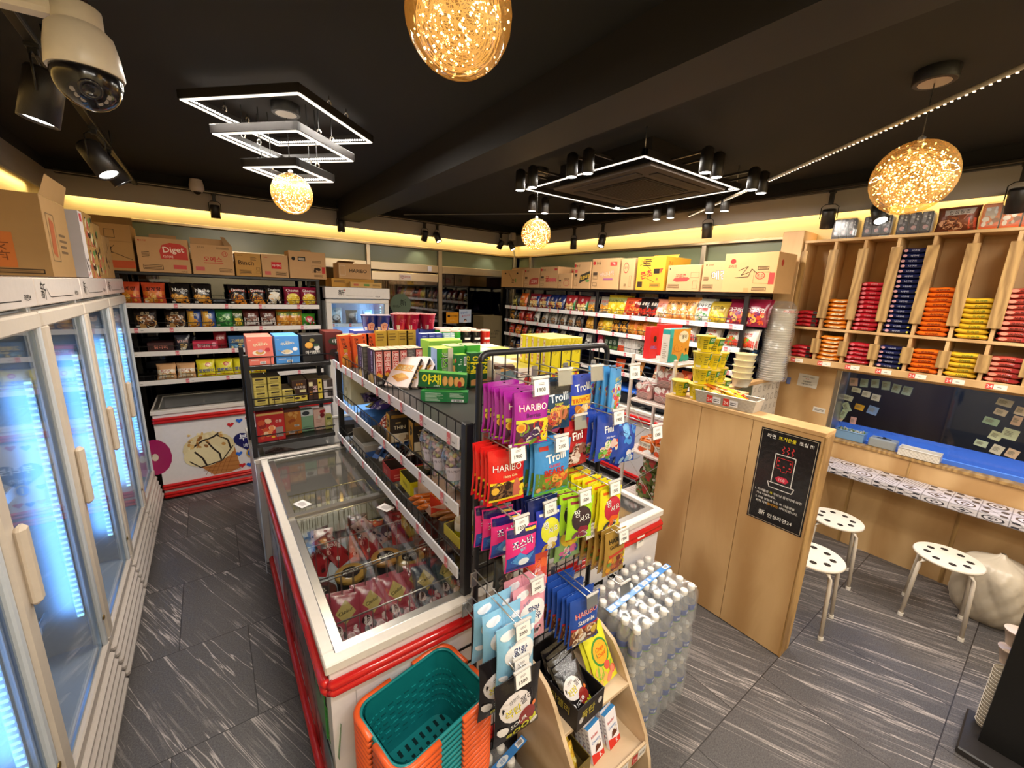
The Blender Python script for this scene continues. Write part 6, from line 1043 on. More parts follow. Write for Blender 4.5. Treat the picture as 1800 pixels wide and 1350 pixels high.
for i in range(3): put('snack_bag', bag('dark_bar', .05, .13, .025, '2a1c1e', [('b', .1, .2, .9, .9, ['5a2a2c', '8a7a70'], 6, .3, 2)]), 'dark chocolate bar in the lowest tier, %s of three' % ORD[i], 'chocolate bar', (.76+.05*i, 2.30, Z3+.02), -1.2, GM3, -.9)
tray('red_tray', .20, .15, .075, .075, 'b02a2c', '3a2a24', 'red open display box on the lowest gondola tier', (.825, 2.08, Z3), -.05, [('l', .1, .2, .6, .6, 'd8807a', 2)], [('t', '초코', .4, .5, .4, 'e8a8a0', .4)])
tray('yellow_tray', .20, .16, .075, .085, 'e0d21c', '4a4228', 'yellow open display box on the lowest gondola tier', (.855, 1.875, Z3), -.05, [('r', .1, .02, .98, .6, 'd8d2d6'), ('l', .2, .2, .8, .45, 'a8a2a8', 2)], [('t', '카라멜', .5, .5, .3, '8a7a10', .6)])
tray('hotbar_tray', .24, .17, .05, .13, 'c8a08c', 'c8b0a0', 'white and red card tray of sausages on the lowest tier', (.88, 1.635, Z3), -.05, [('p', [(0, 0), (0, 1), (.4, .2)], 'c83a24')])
m = MB(); m.prism([(.0, .0), (.0, .11), (.10, .0)], 'y', 0, .003, 'card', 'c8361c'); o = m.build('card_divider', None, (.765, 1.66, Z3+.004), (0, 0, -.3)); tag(o, 'red card divider between the two kinds of sausages', 'card divider')
def saus(base, label, loc, rz):
    k = 'saus'+base
    if k not in _mesh: m = MB(); m.lathe([(.003, -.075), (.006, -.068), (.011, -.062), (.0125, -.05), (.0125, .05), (.011, .062), (.006, .068), (.003, .075)], 14, 'film', base); _mesh[k] = m.mesh(k)
    return put('sausage', _mesh[k], label, 'sausage', loc, rz, 'wrapped sausages on the lowest tier', pi/2)
for i in range(6): saus('c8661c', 'orange wrapped sausage in the tray, %s of six' % ORD[i], (.79+.01*(i % 2), 1.80-.026*i+.0, Z3+.022+(.02 if i % 2 else 0)), pi/2-.3)
for i in range(6): saus('8a5426', 'brown wrapped sausage in the tray, %s of six' % ORD[i], (.82+.008*i, 1.60-.025*i, Z3+.022+(.018 if i % 2 else 0)), pi/2-.25)
tray('kraft_tray', .24, .14, .05, .05, 'c8b83a', '8a7a5a', 'kraft and yellow tray of white jars at the near end of the lowest tier', (.87, 1.345, Z3), 0, [('t', '자일리톨', .5, .5, .4, '2a2a1a', .6)], [])
for i, (x, y) in enumerate(((.80, 1.42), (.87, 1.435), (.94, 1.42), (.90, 1.38))):
    t = empty('gum_jar', (x, y, Z3+.004), 'small white gum jar with yellow label, %s in the kraft tray' % ['leftmost', 'second from left', 'rightmost', 'frontmost'][i], 'jar', 'gum jars in the kraft tray')
    m = MB(); m.lathe([(.027, 0), (.029, .004), (.029, .072), (.024, .078)], 20, 'plastic', 'e0dcd4'); m.lathe([(.0294, .012), (.0294, .040)], 20, 'gloss', 'c8c21c', (0, 0, 0), True, False); m.build('body', t)
    m = MB(); m.lathe([(.026, .076), (.0265, .09), (.024, .092), (.022, .088), (.001, .088)], 20, 'plastic', 'd8ccb4', (0, 0, 0), True, False); m.build('lid', t)
# ------------------------------------------------------------------ ice creams in the left island freezer
FR = 'ice creams in the island freezer'
m = MB(); 
for x0_, x1_, ya, yb in ((.245, .99, 1.38, 1.64), (.245, .99, 1.66, 1.92)):
    m = MB(); zt_, zb_ = .79, .60
    m.tube([(x0_, ya, zt_), (x1_, ya, zt_), (x1_, yb, zt_), (x0_, yb, zt_)], .0035, 6, 'steel', 'd8d4d0', True)
    for i in range(16):
        x = x0_+(x1_-x0_)*i/15
        for y in (ya, yb): m.tube([(x, y, zt_), (x, y, zb_)], .0018, 4, 'steel', 'c8c4c0')
    for i in range(6):
        y = ya+(yb-ya)*i/5
        for x in (x0_, x1_): m.tube([(x, y, zt_), (x, y, zb_)], .0018, 4, 'steel', 'c8c4c0')
        m.tube([(x0_, y, zb_), (x1_, y, zb_)], .0018, 4, 'steel', 'c8c4c0')
    o = m.build('wire_basket'); tag(o, '%s white wire basket of ice creams inside the island freezer' % ('near' if ya < 1.5 else 'middle'), 'basket')
m = MB()
m.tube([(.25, 2.20, .79), (.65, 2.20, .79), (.70, 2.24, .79), (.70, 2.50, .79), (.25, 2.50, .79)], .0035, 6, 'steel', 'cfc08a', True)
for i in range(14):
    x = .26+.03*i
    for y in (2.20, 2.50): m.tube([(x, y, .79), (x, y, .55)], .0018, 4, 'steel', 'b8ad84')
m.tube([(.74, 2.20, .79), (.99, 2.20, .79), (.99, 2.5, .79), (.74, 2.5, .79)], .0035, 6, 'steel', 'cfc08a', True); o = m.build('wire_basket'); tag(o, 'nearly empty yellowish wire basket under the far lid', 'basket')
cl = [('p', [(.5, .30), (.86, .55), (.5, .84), (.14, .55)], 'c8b06a'), ('t', 'Cledor', .5, .57, .10, '2a2016', .52, 20, .02), ('b', .08, .04, .92, .26, ['e8b8b8', '3a1018', 'b03a48', 'f0d8d0'], 14, .14, 3)]
for k, (z, n, y0_) in enumerate(((.61, 6, 1.60), (.665, 5, 1.50))):
    for i in range(n):
        navy = i >= n-2; put('ice_cream_pouch', bag('cledor_%d' % navy, .115, .19, .035, '4a5060' if navy else 'b04454', cl), '%s ice cream pouch with gold diamond, %s layer, %s from left' % ('slate' if navy else 'wine red', ['lower', 'upper'][k], ORD[i]), 'ice cream', (.30+.115*i, y0_-.09, z), -.25+.1*(i % 3), FR, -1.15)
for i in range(9): put('ice_cream_pouch', bag('cledor_dark', .11, .18, .03, '8a3a44', [('b', .05, .05, .95, .95, ['e8c0b8', '2a0c12', '8a3440', 'c89a90'], 24, .12, 4)]), 'dark red ice cream pouch near the freezer front, %s of nine' % ORD[i], 'ice cream', (.29+.075*i, 1.24+.02*(i % 3), .60), -.4+.35*(i % 4), FR, -1.3)
for i, (x, y, c, txt) in enumerate(((.42, 1.80, 'c89a4a', '투게더'), (.60, 1.83, 'c8904a', '투게더'), (.27, 1.74, '5a2a24', '초코'), (.70, 1.76, 'b8904a', '투게더'), (.84, 1.80, '8a3a3c', '딸기'))):
    t = empty('ice_cream_tub', (x, y, .56), 'round ice cream tub with %s lid, %s in the middle basket' % (['golden', 'golden', 'dark brown', 'tan', 'dull red'][i], ['left of the golden pair', 'right of the golden pair', 'at the left wall', 'right of centre', 'at the right'][i]), 'ice cream', FR)
    m = MB(); m.lathe([(.055, 0), (.068, .10)], 26, 'card', '2a2422'); m.build('tub', t)
    m = MB(); m.lathe([(.071, .098), (.072, .11), (.068, .114), (.001, .114)], 28, 'gloss', c, (0, 0, 0), True, False); decals(m, plane((-.05, -.05, .1142), (.1, 0, 0), (0, .1, 0)), 'gloss', [('e', .5, .5, .42, .42, '2a2220'), ('t', txt, .5, .5, .26, 'e8e0d0', .7, 8, .03)]); m.build('lid', t)
for i in range(14): put('ice_cream_pouch', bag(['red_ice', 'white_ice', 'brown_ice'][i % 3], .11, .19, .03, ['a8262c', 'd8b0a8', '5a3028'][i % 3], [('b', .05, .05, .95, .95, ['e8a8a0', '8a1820', 'f0d8d0', '3a1a18'], 18, .13, i % 3), ('t', '아이스', .5, .6, .16, 'f0e0d8', .7)]), '%s ice cream pouch behind the tubs, %s of the heap' % (['red', 'pinkish white', 'brown'][i % 3], ORD[i]), 'ice cream', (.29+.05*i, 1.96+.05*(i % 3), .60+.02*(i % 2)), -.6+.4*(i % 4), FR, -1.0)
for i in range(5): put('ice_cream_bar', bag('orange_bar', .05, .17, .02, 'd8602a', [('r', .1, .1, .9, .4, 'e8d23a'), ('b', .1, .4, .9, .9, ['f0d0a0', 'b83a1c', 'e8e0c8'], 6, .3, 2)]), 'orange and yellow ice bar in the far basket, %s of five' % ORD[i], 'ice cream', (.70+.04*i, 2.26, .60), 1.2+.2*i, FR, -1.45)
m = MB(); m.grid(lambda u, v: Vector((.24+.70*u, 2.55+.38*v, .46+.10*sin(pi*u)*sin(pi*v)+.012*sin(9*u)+.01*sin(13*v))), 16, 12, 'matte', 'b8b2a2'); tag(m.build('frost_blanket'), 'pale insulating blanket lying in the far end of the island freezer', 'blanket')
for i, (x, y) in enumerate(((.30, 2.24), (.66, 1.99))):
    m = MB(); m.box(-.028, -.04, 0, .028, .04, .0015, 'card', 'e4dedc'); decals(m, plane((-.028, -.04, .0016), (.056, 0, 0), (0, .08, 0)), 'card', [('l', .2, .2, .8, .8, '8a8080', 5)]); o = m.build('paper_note', None, (x, y, .8465 if i else .8565), (0, 0, .4)); tag(o, 'small white paper note on the %s glass lid' % ('far' if i == 0 else 'near'), 'note')
for i in range(10): put('ice_cream_pouch', bag('pink_ice', .16, .2, .04, 'b88a80', [('b', .1, .1, .9, .9, ['8a5048', 'd8b8b0', '6a3a34'], 14, .16, 6)]), 'dull pink ice cream pack in the freezer below the aisle-end rack, %s' % ORD[i], 'ice cream', (.27+.065*i, 3.26+.06*(i % 4), .68), .4*i, 'ice creams below the aisle-end rack', -1.35)
# ------------------------------------------------------------------ candy on the grid rack
rack = bpy.data.objects['candy_grid_rack']; CG = 'candy bags on the grid rack'
def hook(x, z, L, price=None, ticket=True):
    m = MB(); m.M = Matrix.Translation(-Vector(rack.location)); y0 = RY-.012
    m.box(x-.012, y0-.006, z-.045, x+.012, y0, z+.012, 'steel', 'c0bcb8', .002); m.tube([(x-.006, y0, z), (x-.006, y0-L, z+.004)], .0025, 6, 'steel', 'd0cdc8'); m.tube([(x+.006, y0, z+.02), (x+.006, y0-L*.98, z+.02)], .002, 6, 'steel', 'd0cdc8')
    h = m.build('hook', rack)
    if ticket:
        m = MB(); m.M = Matrix.Translation(Vector((x, y0-L, z+.024))-Vector(rack.location)) @ Matrix.Rotation(-.15, 4, 'X')
        m.box(-.031, -.004, -.050, .031, -.0015, .004, 'clear', 'fff'); m.box(-.031, -.006, -.002, .031, .001, .006, 'plastic', 'd0ccc8', .001)
        if price:
            m.box(-.026, -.0052, -.048, .026, -.0042, -.004, 'card', 'ece6e0'); decals(m, plane((-.026, -.0053, -.048), (.052, 0, 0), (0, 0, .044)), 'card', [('t', price, .48, .36, .30, '26221f', .56), ('l', .3, .66, .7, .84, '9a948e', 2)])
        else: m.box(-.028, -.0012, -.048, .028, -.0006, -.003, 'plastic', 'a9a6a4')
        m.build('price_tag', h)
def hang(key, mesh, desc, x, w, z0, h, yf, n, dy=.024, front=0.0, dx=0.0, where=''):
    rg = random.Random(key)
    for i in range(n+1):
        y = min(yf+dy*i, RY-.03)
        lab = ('front %s' % desc if n else desc) if i == 0 else '%s, %s behind the front one' % (desc, ORD[i-1])
        put('candy_bag', mesh, (lab+where)[:120], 'candy bag', (x+dx*i+(rg.uniform(-.004, .004) if i else 0), y, z0+(rg.uniform(-.006, .004) if i else 0)), rg.uniform(-.10, .06)+front*(1 if i == 0 else .6), CG, rg.uniform(-.03, .05) if i else -.02)
GUM = ['7a3a6a', 'c8442c', '3f7a34', 'd8b83a', '8a4a2a', 'e0d8c8']; BEARS = ['a8742c', 'c8502c', '6a8a2a', 'd89a3a', '8a4a1c']
hm = lambda key, w, h, base, its, **k: bag(key, w, h, .026, base, its, hole=True, **k)
purple = hm('hari_purple', .122, .160, '9c2090', [('r', .03, .43, .97, .50, 'c8c83a'), ('r', .04, .05, .96, .43, '4a2a38'), ('b', .08, .06, .92, .40, ['3a2a4a', '8a2a3a', 'd8d2c0', '5a3a6a', 'b8302c', '6a8a2a'], 26, .14, 3), ('r', .03, .03, .97, .07, 'b8c03a'), ('t', 'HARIBO', .5, .72, .13, 'e0202a', .84, 0, .05), ('t', 'HARIBO', .5, .72, .13, 'f4ecec', .80, 0, .0), ('t', 'Berries', .5, .58, .08, '5a1a5a', .6, 0, .03), ('e', .16, .36, .13, .09, 'd8a838'), ('e', .16, .36, .09, .06, 'c87a24'), ('b', .75, .1, .97, .42, ['e0c82c'], 3, .16, 2)])
hang('purple', purple, 'purple gummy bag with red lettering', .728, .122, 1.562, .16, .885, 7, .024)
glow = hm('trolli_glow', .118, .168, '1f3f5c', [('r', .03, .72, .97, .97, '22242a'), ('b', .08, .05, .92, .38, ['b86a4a', '8a3a5a', 'd8a05a', '6a4a2c', 'c8442c'], 16, .22, 4), ('t', 'Trolli', .5, .66, .16, 'e8eef4', .84, 6, .04), ('t', 'sour', .5, .52, .06, 'd8d23a', .3), ('t', 'GLOWWORMS', .5, .43, .09, 'd8c83a', .9, 4, .03)])
hang('glow', glow, 'dark teal gummy worm bag', .885, .118, 1.562, .168, .95, 2)
trop = hm('trolli_tropic', .108, .178, '2040b0', [('r', .03, .42, .97, .60, 'e0b82c'), ('b', .1, .05, .95, .40, ['e8c88a', 'd89a4a', 'f0e0b0', '5a8a3a', 'c87a2c'], 16, .2, 5), ('t', 'Trolli', .5, .76, .15, 'e8eef4', .84, 6, .04), ('t', 'TROPICUS', .5, .51, .12, 'c8401c', .92, 5, .04), ('r', .03, .02, .97, .07, '2040b0')])
hang('trop', trop, 'blue and yellow gummy bag with ring sweets', 1.03, .108, 1.548, .178, .985, 1)
jb = hm('jelly_blue', .080, .175, '4a9ad8', [('r', .1, .08, .8, .52, '8ac0e0'), ('b', .1, .1, .84, .62, ['d8304a', 'e8d23a', '5fae3a', 'e88a3a', 'f0f0f0', '8a4aa0'], 26, .17, 3), ('t', 'JELLY', .5, .76, .09, 'e8d83a', .7, 10, .03), ('t', 'BELLY', .55, .66, .09, 'f4f4f0', .7, 10, .03)], crimp='4a9ad8')
hang('jb', jb, 'narrow light blue jelly bean bag', 1.175, .080, 1.568, .175, .955, 3, .034, .25)
for x, z, L, p in ((.731, 1.742, .215, '1900'), (.885, 1.742, .15, None), (1.03, 1.742, .15, None), (1.175, 1.742, .19, '1100')): hook(x, z, L, p)
cola = hm('hari_cola', .134, .178, 'd0201c', [('r', .03, .08, .97, .40, '3a2418'), ('r', .03, .38, .97, .43, 'e0c82c'), ('b', .1, .1, .7, .36, ['2a1810', '5a3a24', '7a5a3a'], 16, .15, 3), ('t', 'HARIBO', .48, .68, .13, 'b01018', .8, -2, .06), ('t', 'HARIBO', .48, .68, .13, 'f4ecea', .78, -2, .0), ('t', 'Happy Cola', .55, .52, .06, 'e8d8a0', .5), ('p', [(.66, .10), (.64, .34), (.70, .46), (.76, .46), (.86, .34), (.86, .10)], 'b8604a'), ('e', .16, .28, .10, .07, 'd8a838'), ('r', .03, .08, .97, .12, 'e0c82c'), ('b', .84, .14, .97, .4, ['e0c82c'], 3, .1, 3)])
hang('cola', cola, 'red cola gummy bag', .69, .134, 1.357, .178, .945, 4, .024)
bears = hm('trolli_bears', .150, .178, '3f8ac8', [('p', [(.03, .05), (.03, .45), (.5, .38), (.97, .45), (.97, .05)], '5a7a2c'), ('b', .2, .08, .95, .40, BEARS, 34, .10, 6), ('r', .03, .0, .97, .06, '4f9a3a'), ('t', 'Trolli', .54, .72, .16, 'f0f4f6', .70, 8, .05), ('t', 'CLASSIC', .5, .56, .055, 'd8303a', .4, 0, .03), ('t', 'BEARS', .5, .44, .13, 'b8281c', .74, 3, .06), ('r', .1, .86, .34, .93, 'b8382c'), ('e', .12, .12, .06, .05, 'c89a5a')])
hang('bears', bears, 'light blue gummy bear bag', .85, .150, 1.360, .178, .915, 3, .03)
fr_ = hm('fini_red', .125, .168, 'b01f24', [('b', .1, .12, .95, .44, ['d8c0b0', '2a1a18', 'e8d8d0', '8a5a4a'], 18, .16, 4), ('e', .46, .70, .32, .14, '8a1418'), ('t', 'Fini', .46, .70, .17, 'f0ece8', .5, 6, .04), ('t', 'Galaxy', .5, .50, .07, 'e8e0d8', .7)])
hang('finired', fr_, 'red gummy bag with white round lettering', .992, .125, 1.405, .168, .955, 2)
fb_ = hm('fini_blue', .118, .170, '2a48a8', [('b', .1, .08, .95, .40, ['d8b8b0', '5f9a3a', 'e0d8c8', 'c8442c', '8ac05a'], 20, .15, 4), ('t', 'Fini', .42, .70, .15, 'eef0f4', .48, 4, .04), ('t', 'Jelly Beans', .5, .52, .06, 'd8dcf0', .7)])
hang('finiblue', fb_, 'deep blue jelly bean bag', 1.10, .118, 1.424, .170, .905, 4, .03)
fc_ = hm('fini_blue2', .10, .150, '2448a8', [('b', .1, .6, .95, .95, ['3f8ad8', '6ab0e8', '1c3a8a'], 8, .2, 4), ('b', .1, .08, .9, .35, ['e0e0e8', '8ab0d8'], 8, .16, 5)])
hang('fini2', fc_, 'bright blue candy bag near the rack edge', 1.245, .10, 1.37, .150, .935, 2, .03)
for x, z, L, p in ((.69, 1.537, .175, '1900'), (.85, 1.542, .19, '2300'), (.992, 1.572, .13, None), (1.10, 1.592, .20, '1900'), (1.245, 1.53, .26, '1300')): hook(x, z, L, p)
back_ = hm('navy_back', .13, .15, '1c2a6a', [('l', .1, .2, .9, .4, '34468a', 3)])
hang('navyb', back_, 'navy candy bag seen from behind', .862, .13, 1.165, .15, .962, 4, .022, 0, 0, ', left part of rack')
jj = lambda key, base, mid, c2: hm(key, .104, .155, base, [('e', .52, .52, .40, .30, mid), ('t', '짱', .32, .66, .17, '1a1416', .4, 8, .07), ('t', '짱', .32, .66, .17, 'f2f0ea', .4, 8, .01), ('t', '셔요', .62, .54, .15, '1a1416', .6, 12, .07), ('t', '셔요', .62, .54, .15, 'f2f0ea', .6, 12, .01), ('b', .2, .1, .8, .3, c2, 7, .18, 5), ('r', .1, .88, .9, .93, c2[0])])
yb2 = jj('jjang_blue', '2438b0', 'd8d83a', ['e8e4da', 'd8c82c', 'c89a3a'])
put('candy_bag', yb2, 'blue and yellow sour candy bag in front of the navy ones', 'candy bag', (.868, .932, 1.128), -.10, CG, -.05)
gr = jj('jjang_green', 'a8d82a', '3a2a30', ['8a2a3a', 'e8e4da', '7a3a5a'])
hang('green', gr, 'lime green sour candy bag', .966, .1, 1.166, .155, .885, 3, .04, -.15)
ye = jj('jjang_yellow', 'e8d81c', 'b8283c', ['e0601c', 'e8e4da', '2a2a2a'])
hang('yellow', ye, 'bright yellow sour candy bag', 1.086, .104, 1.182, .155, .855, 8, .024)
jw = hm('jaws', .112, .150, 'd8307a', [('r', .03, .80, .97, .97, '221c5a'), ('p', [(.03, .05), (.03, .34), (.3, .42), (.6, .36), (.97, .46), (.97, .05)], '2a4a9a'), ('p', [(.12, .26), (.4, .46), (.66, .34), (.92, .40), (.7, .18), (.4, .16)], '4a8ac8'), ('e', .55, .22, .18, .09, 'e0e8f0'), ('r', .03, .02, .97, .10, '2a2f8a'), ('t', '죠스바', .5, .66, .18, '2a1c5a', .86, 8, .07), ('t', '죠스바', .5, .66, .18, 'f4f0f4', .84, 8, .01), ('t', '젤리', .5, .52, .08, '7ac8e8', .4, 6, .03), ('r', .6, .88, .95, .95, 'd8b83a')])
hang('jaws', jw, 'pink shark candy bag', .712, .112, 1.148, .150, .885, 1, .085, -.1)
for i in range(2): put('candy_bag', jw, 'pink shark candy bag at the rack beside the post, %s' % ('upper' if i else 'lower'), 'candy bag', (.70+.01*i, 1.045-.03*i, 1.15), -.2, CG, 0)
for x, z, L, p in ((.712, 1.302, .18, '1200'), (.865, 1.29, .14, '1200'), (.966, 1.33, .20, '1500'), (1.086, 1.342, .225, '1500')): hook(x, z, L, p)
ch = hm('chupa_green', .13, .145, '8ab06a', [('e', .5, .66, .38, .24, 'e8c83a'), ('t', 'Chupa', .5, .73, .12, 'c83a2c', .6, 4, .03), ('t', 'Chups', .5, .60, .12, 'c83a2c', .6, 4, .03), ('b', .1, .1, .9, .36, ['d86aa0', '3f9a6a', 'e8e0d8', '4a5ab0', 'e88ab0'], 16, .14, 4)])
hang('chupa', ch, 'pale green lollipop gummy bag', 1.03, .13, .995, .145, .995, 1)
go = hm('hari_gold', .115, .185, 'a8843c', [('b', .1, .08, .85, .42, ['8a3a24', 'b8602c', '6a2a1c', 'c8842c'], 26, .12, 3), ('t', 'HARIBO', .5, .82, .10, '1e1612', .84, 4, .04), ('t', 'Goldbären', .52, .69, .08, '2a1c14', .8, 4, .02), ('p', [(.1, .50), (.8, .58), (.85, .52), (.15, .44)], 'b8402c'), ('b', .8, .2, .97, .5, ['d8c02c'], 4, .12, 2), ('b', .05, .1, .25, .4, ['d89a2c', '6a8a3a'], 3, .14, 2)])
hang('gold', go, 'golden brown gummy bear bag', 1.178, .115, .938, .185, .885, 5, .03)
dk = hm('dark_jerky', .075, .13, '3a3630', [('t', '빠', .5, .75, .12, 'd8c82c', .5, 0, .04), ('b', .1, .1, .9, .5, ['5a524a', '8a7a6a', '2a2420'], 12, .2, 3)])
hang('dark', dk, 'small dark grey candy bag at the rack post', .735, .075, .985, .13, .995, 1)
og = hm('orange_edge', .10, .17, 'd8503c', [('r', .03, .03, .97, .14, 'e0541c'), ('t', 'SOUR', .5, .09, .06, 'f0e0d0', .7), ('b', .1, .2, .9, .7, ['e08a8a', 'b83a4a', 'f0d0c8', 'e86a3a'], 16, .18, 4)])
hang('orange', og, 'salmon candy bag with orange bottom strip', .875, .10, .938, .17, .985, 1)
cow = lambda key, base, c2: bag(key, .148, .235, .042, base, [('e', .2, .88, .14, .05, 'f0f0f4'), ('e', .3, .90, .12, .05, 'f0f0f4'), ('e', .82, .84, .13, .04, 'f0f0f4'), ('e', .12, .3, .1, .05, 'f0f0f4'), ('e', .55, .56, .34, .22, 'f2f0f0'), ('e', .34, .60, .22, .14, 'f2f0f0'), ('t', '말랑', .52, .62, .12, '2a3468', .62, -6, .04), ('t', '카우', .58, .48, .12, '2a3468', .5, 8, .04), ('t', '우유맛', .32, .76, .05, '7a88a8', .3, 20), ('b', .1, .04, .9, .28, c2, 10, .16, 6)], hole=True)
cb = cow('cow_blue', '8ac0e0', ['f0f2f6', 'a8d4ec', '3a3a44']); cp = cow('cow_pink', 'e8a0b0', ['f4e8ec', 'f0b8c4', '3a3a44'])
hang('cowp', cp, 'pink milk candy bag with white cloud', .795, .148, .795, .235, .925, 1, .05)
hang('cowb', cb, 'light blue milk candy bag with white cloud', .655, .148, .800, .235, .815, 2, .07)
st = hm('hari_star', .150, .205, '2a50a8', [('r', .03, .08, .97, .40, '6a3a24'), ('r', .03, .38, .97, .43, 'b8303c'), ('b', .1, .1, .9, .36, ['a8744a', 'e8d8c0', '5a2a1c', 'c89a6a', 'f0e8dc'], 18, .15, 3), ('e', .82, .26, .12, .09, 'd8b83a'), ('r', .03, .03, .97, .08, '2a3a7a'), ('t', 'HARIBO', .5, .70, .11, 'b81c24', .84, 4, .06), ('t', 'HARIBO', .5, .70, .11, 'e8b8b8', .82, 4, .0), ('t', 'Starmix', .5, .54, .10, 'f4f2f0', .8, 3, .03)])
hang('star', st, 'blue star gummy bag with brown window', 1.035, .15, .692, .205, .885, 6, .026)
for x, z, L, p in ((1.03, 1.135, .10, '2000'), (1.178, 1.115, .215, '1900'), (1.10, 1.11, .12, '1700'), (.735, 1.115, .10, None), (.80, 1.04, .17, '2000'), (.655, 1.028, .28, '2000'), (1.035, .90, .215, None), (1.19, .90, .24, None), (.64, .93, .30, '1000')): hook(x, z, L, p)
bo = bag('bomb_hang', .165, .215, .04, '1b1719', [('e', .38, .60, .34, .22, 'd8d0ce'), ('t', '폭탄', .32, .55, .14, '1a1416', .46, 10, .06), ('t', '폭탄', .32, .55, .14, 'e0d02c', .46, 10, .01), ('t', '젤리', .62, .66, .12, '3a3438', .34, 10, .02), ('t', '신맛이', .34, .72, .06, '3a3438', .4, 14), ('e', .64, .36, .2, .16, '8a2a24'), ('e', .80, .50, .05, .04, 'e87a3a'), ('t', 'SOUR', .46, .32, .08, 'f0ecea', .4, 14, .03), ('t', 'BOOM', .56, .17, .15, 'd8d82c', .66, 16, .06), ('e', .13, .28, .11, .08, 'e8e4e4'), ('e', .84, .14, .10, .06, 'e8e4e4')], hole=True)
hang('bomb', bo, 'black sour jelly bag with white cloud', .622, .165, .70, .215, .755, 1, .09)
hook(.622, .922, .33, '1500')
# ------------------------------------------------------------------ stack of shopping baskets
def basket_parts(root, full=True):
    W1, D1, W0, D0, Hh = .43*.78, .30*.82, .355*.78, .235*.82, .235; OR = 'e8602a'; TE = '0f6f72'
    def ring(w, d, z, r=.05, n=6): return [Vector((sx*(w/2-r)+r*cos(a), sy*(d/2-r)+r*sin(a), z)) for sx, sy, a0 in ((1, 1, 0), (-1, 1, 90), (-1, -1, 180), (1, -1, 270)) for a in [radians(a0+90*i/n) for i in range(n+1)]]
    def lerp(t, off=0): return ring(W0+(W1-W0)*t+off, D0+(D1-D0)*t+off, Hh*t)
    m = MB(); N = len(lerp(0)); zs = [0, .12, .25, .38, .5, .62, .75, .88, 1.0]
    for off, flip in ((0, False), (-.006, True)):
        rs = [lerp(t, off) for t in zs]; vs = [p for r_ in rs for p in r_]; fs = []
        for j in range(len(zs)-1):
            for i in range(N): q = (j*N+i, j*N+(i+1) % N, (j+1)*N+(i+1) % N, (j+1)*N+i); fs.append(q[::-1] if flip else q)
        m.add(vs, fs, 'plastic', TE, True)
    m.add(lerp(0, -.004), [tuple(range(N))], 'plastic', '1a8486')
    rim = lerp(1.0, .012); m.tube(rim, .006, 6, 'plastic', '138083', True)
    # slots of the floor and dashes woven into the walls
    for i in range(9):
        for j in range(4):
            x = -W0*.42+W0*.84*i/8; y = -D0*.33+D0*.66*j/3; m.box(x-.0055, y-.013, .0012, x+.0055, y+.013, .0020, 'matte', '062a2c', .002)
    if full:
        for j, t in enumerate((.26, .34, .42, .50, .58, .66, .74)):
            r_ = lerp(t, -.0085)
            for i in range(N):
                a, b = r_[i], r_[(i+1) % N]; L = (b-a).length
                k = max(1, int(L/.028))
                for s in range(k): p = a+(b-a)*((s+.2)/k); q = a+(b-a)*((s+.8)/k); m.tube([p, q], .0022, 4, 'plastic', '0a5558' if (j+s) % 2 else '188a8c')
    m.build('body', root)
    for sy in (1, -1):
        z = Hh+.004; r_ = .05; w, d = W1+.03, D1+.03
        path = [Vector((-w/2, sy*.012, z)), Vector((-w/2, sy*(d/2-r_), z))]+[Vector((-w/2+r_-r_*cos(radians(90*i/6)), sy*(d/2-r_+r_*sin(radians(90*i/6))), z)) for i in range(1, 6)]
        path += [Vector((-w/2+r_, sy*d/2, z)), Vector((-w*.12, sy*d/2, z))]
        for mir in (1, -1):
            pp = [Vector((p.x*mir, p.y, p.z)) for p in path]; m = MB(); m.tube([p+Vector((0, 0, -.005)) for p in pp], .0105, 8, 'plastic', OR); m.build('handle', root)
cxy = (.440, 1.005)
for k in range(15):
    z = .465-.0215*k
    if k == 0: tb = empty('shopping_basket', (*cxy, z), 'teal shopping basket with orange handles, topmost of the nested stack', 'shopping basket', 'nested shopping baskets', (0, 0, radians(10.5))); basket_parts(tb)
    else: clone(tb, (cxy[0], cxy[1], z), None, 'teal shopping basket with orange handles, %s from the top of the nested stack' % ORD[k])
# ------------------------------------------------------------------ wooden stand with boxes
t = empty('wooden_stand', (1.065, .85, 0), 'small birch display stand with curved sides beside the water', 'stand'); off = -Vector(t.location)
prof = [(1.05, 0), (1.05, .60), (.98, .60), (.90, .57), (.85, .52), (.80, .44), (.745, .36), (.70, .28), (.67, .18), (.655, .08), (.65, 0)]
for x in (.872, 1.245):
    m = MB(); m.M = Matrix.Translation(off); m.prism(prof, 'x', x, x+.016, 'birch', 'fff'); m.build('side_panel', t)
for y0, z0, nm in ((.80, .425, 'top_shelf'), (.70, .215, 'lower_shelf')):
    m = MB(); m.M = Matrix.Translation(off); m.box(.888, y0, z0, 1.245, 1.045, z0+.018, 'birch', 'fff', .002); m.build(nm, t)
m = MB(); m.M = Matrix.Translation(off); m.box(.888, .69, .195, 1.245, .70, .255, 'birch', 'fff', .002)
for i, x in enumerate((.93, 1.05, 1.16)): decals(m, plane((x, .6895, .203), (.085, 0, 0), (0, 0, .045)), 'card', [('r', 0, 0, .4, .9, 'b8322c'), ('t', '24', .2, .4, .4, 'e8b0a8', .3), ('r', .42, .1, 1, 1, 'e8e2da'), ('t', ('1500', '3000', '2000')[i], .72, .5, .34, '26221f', .4)])
m.build('front_lip', t)
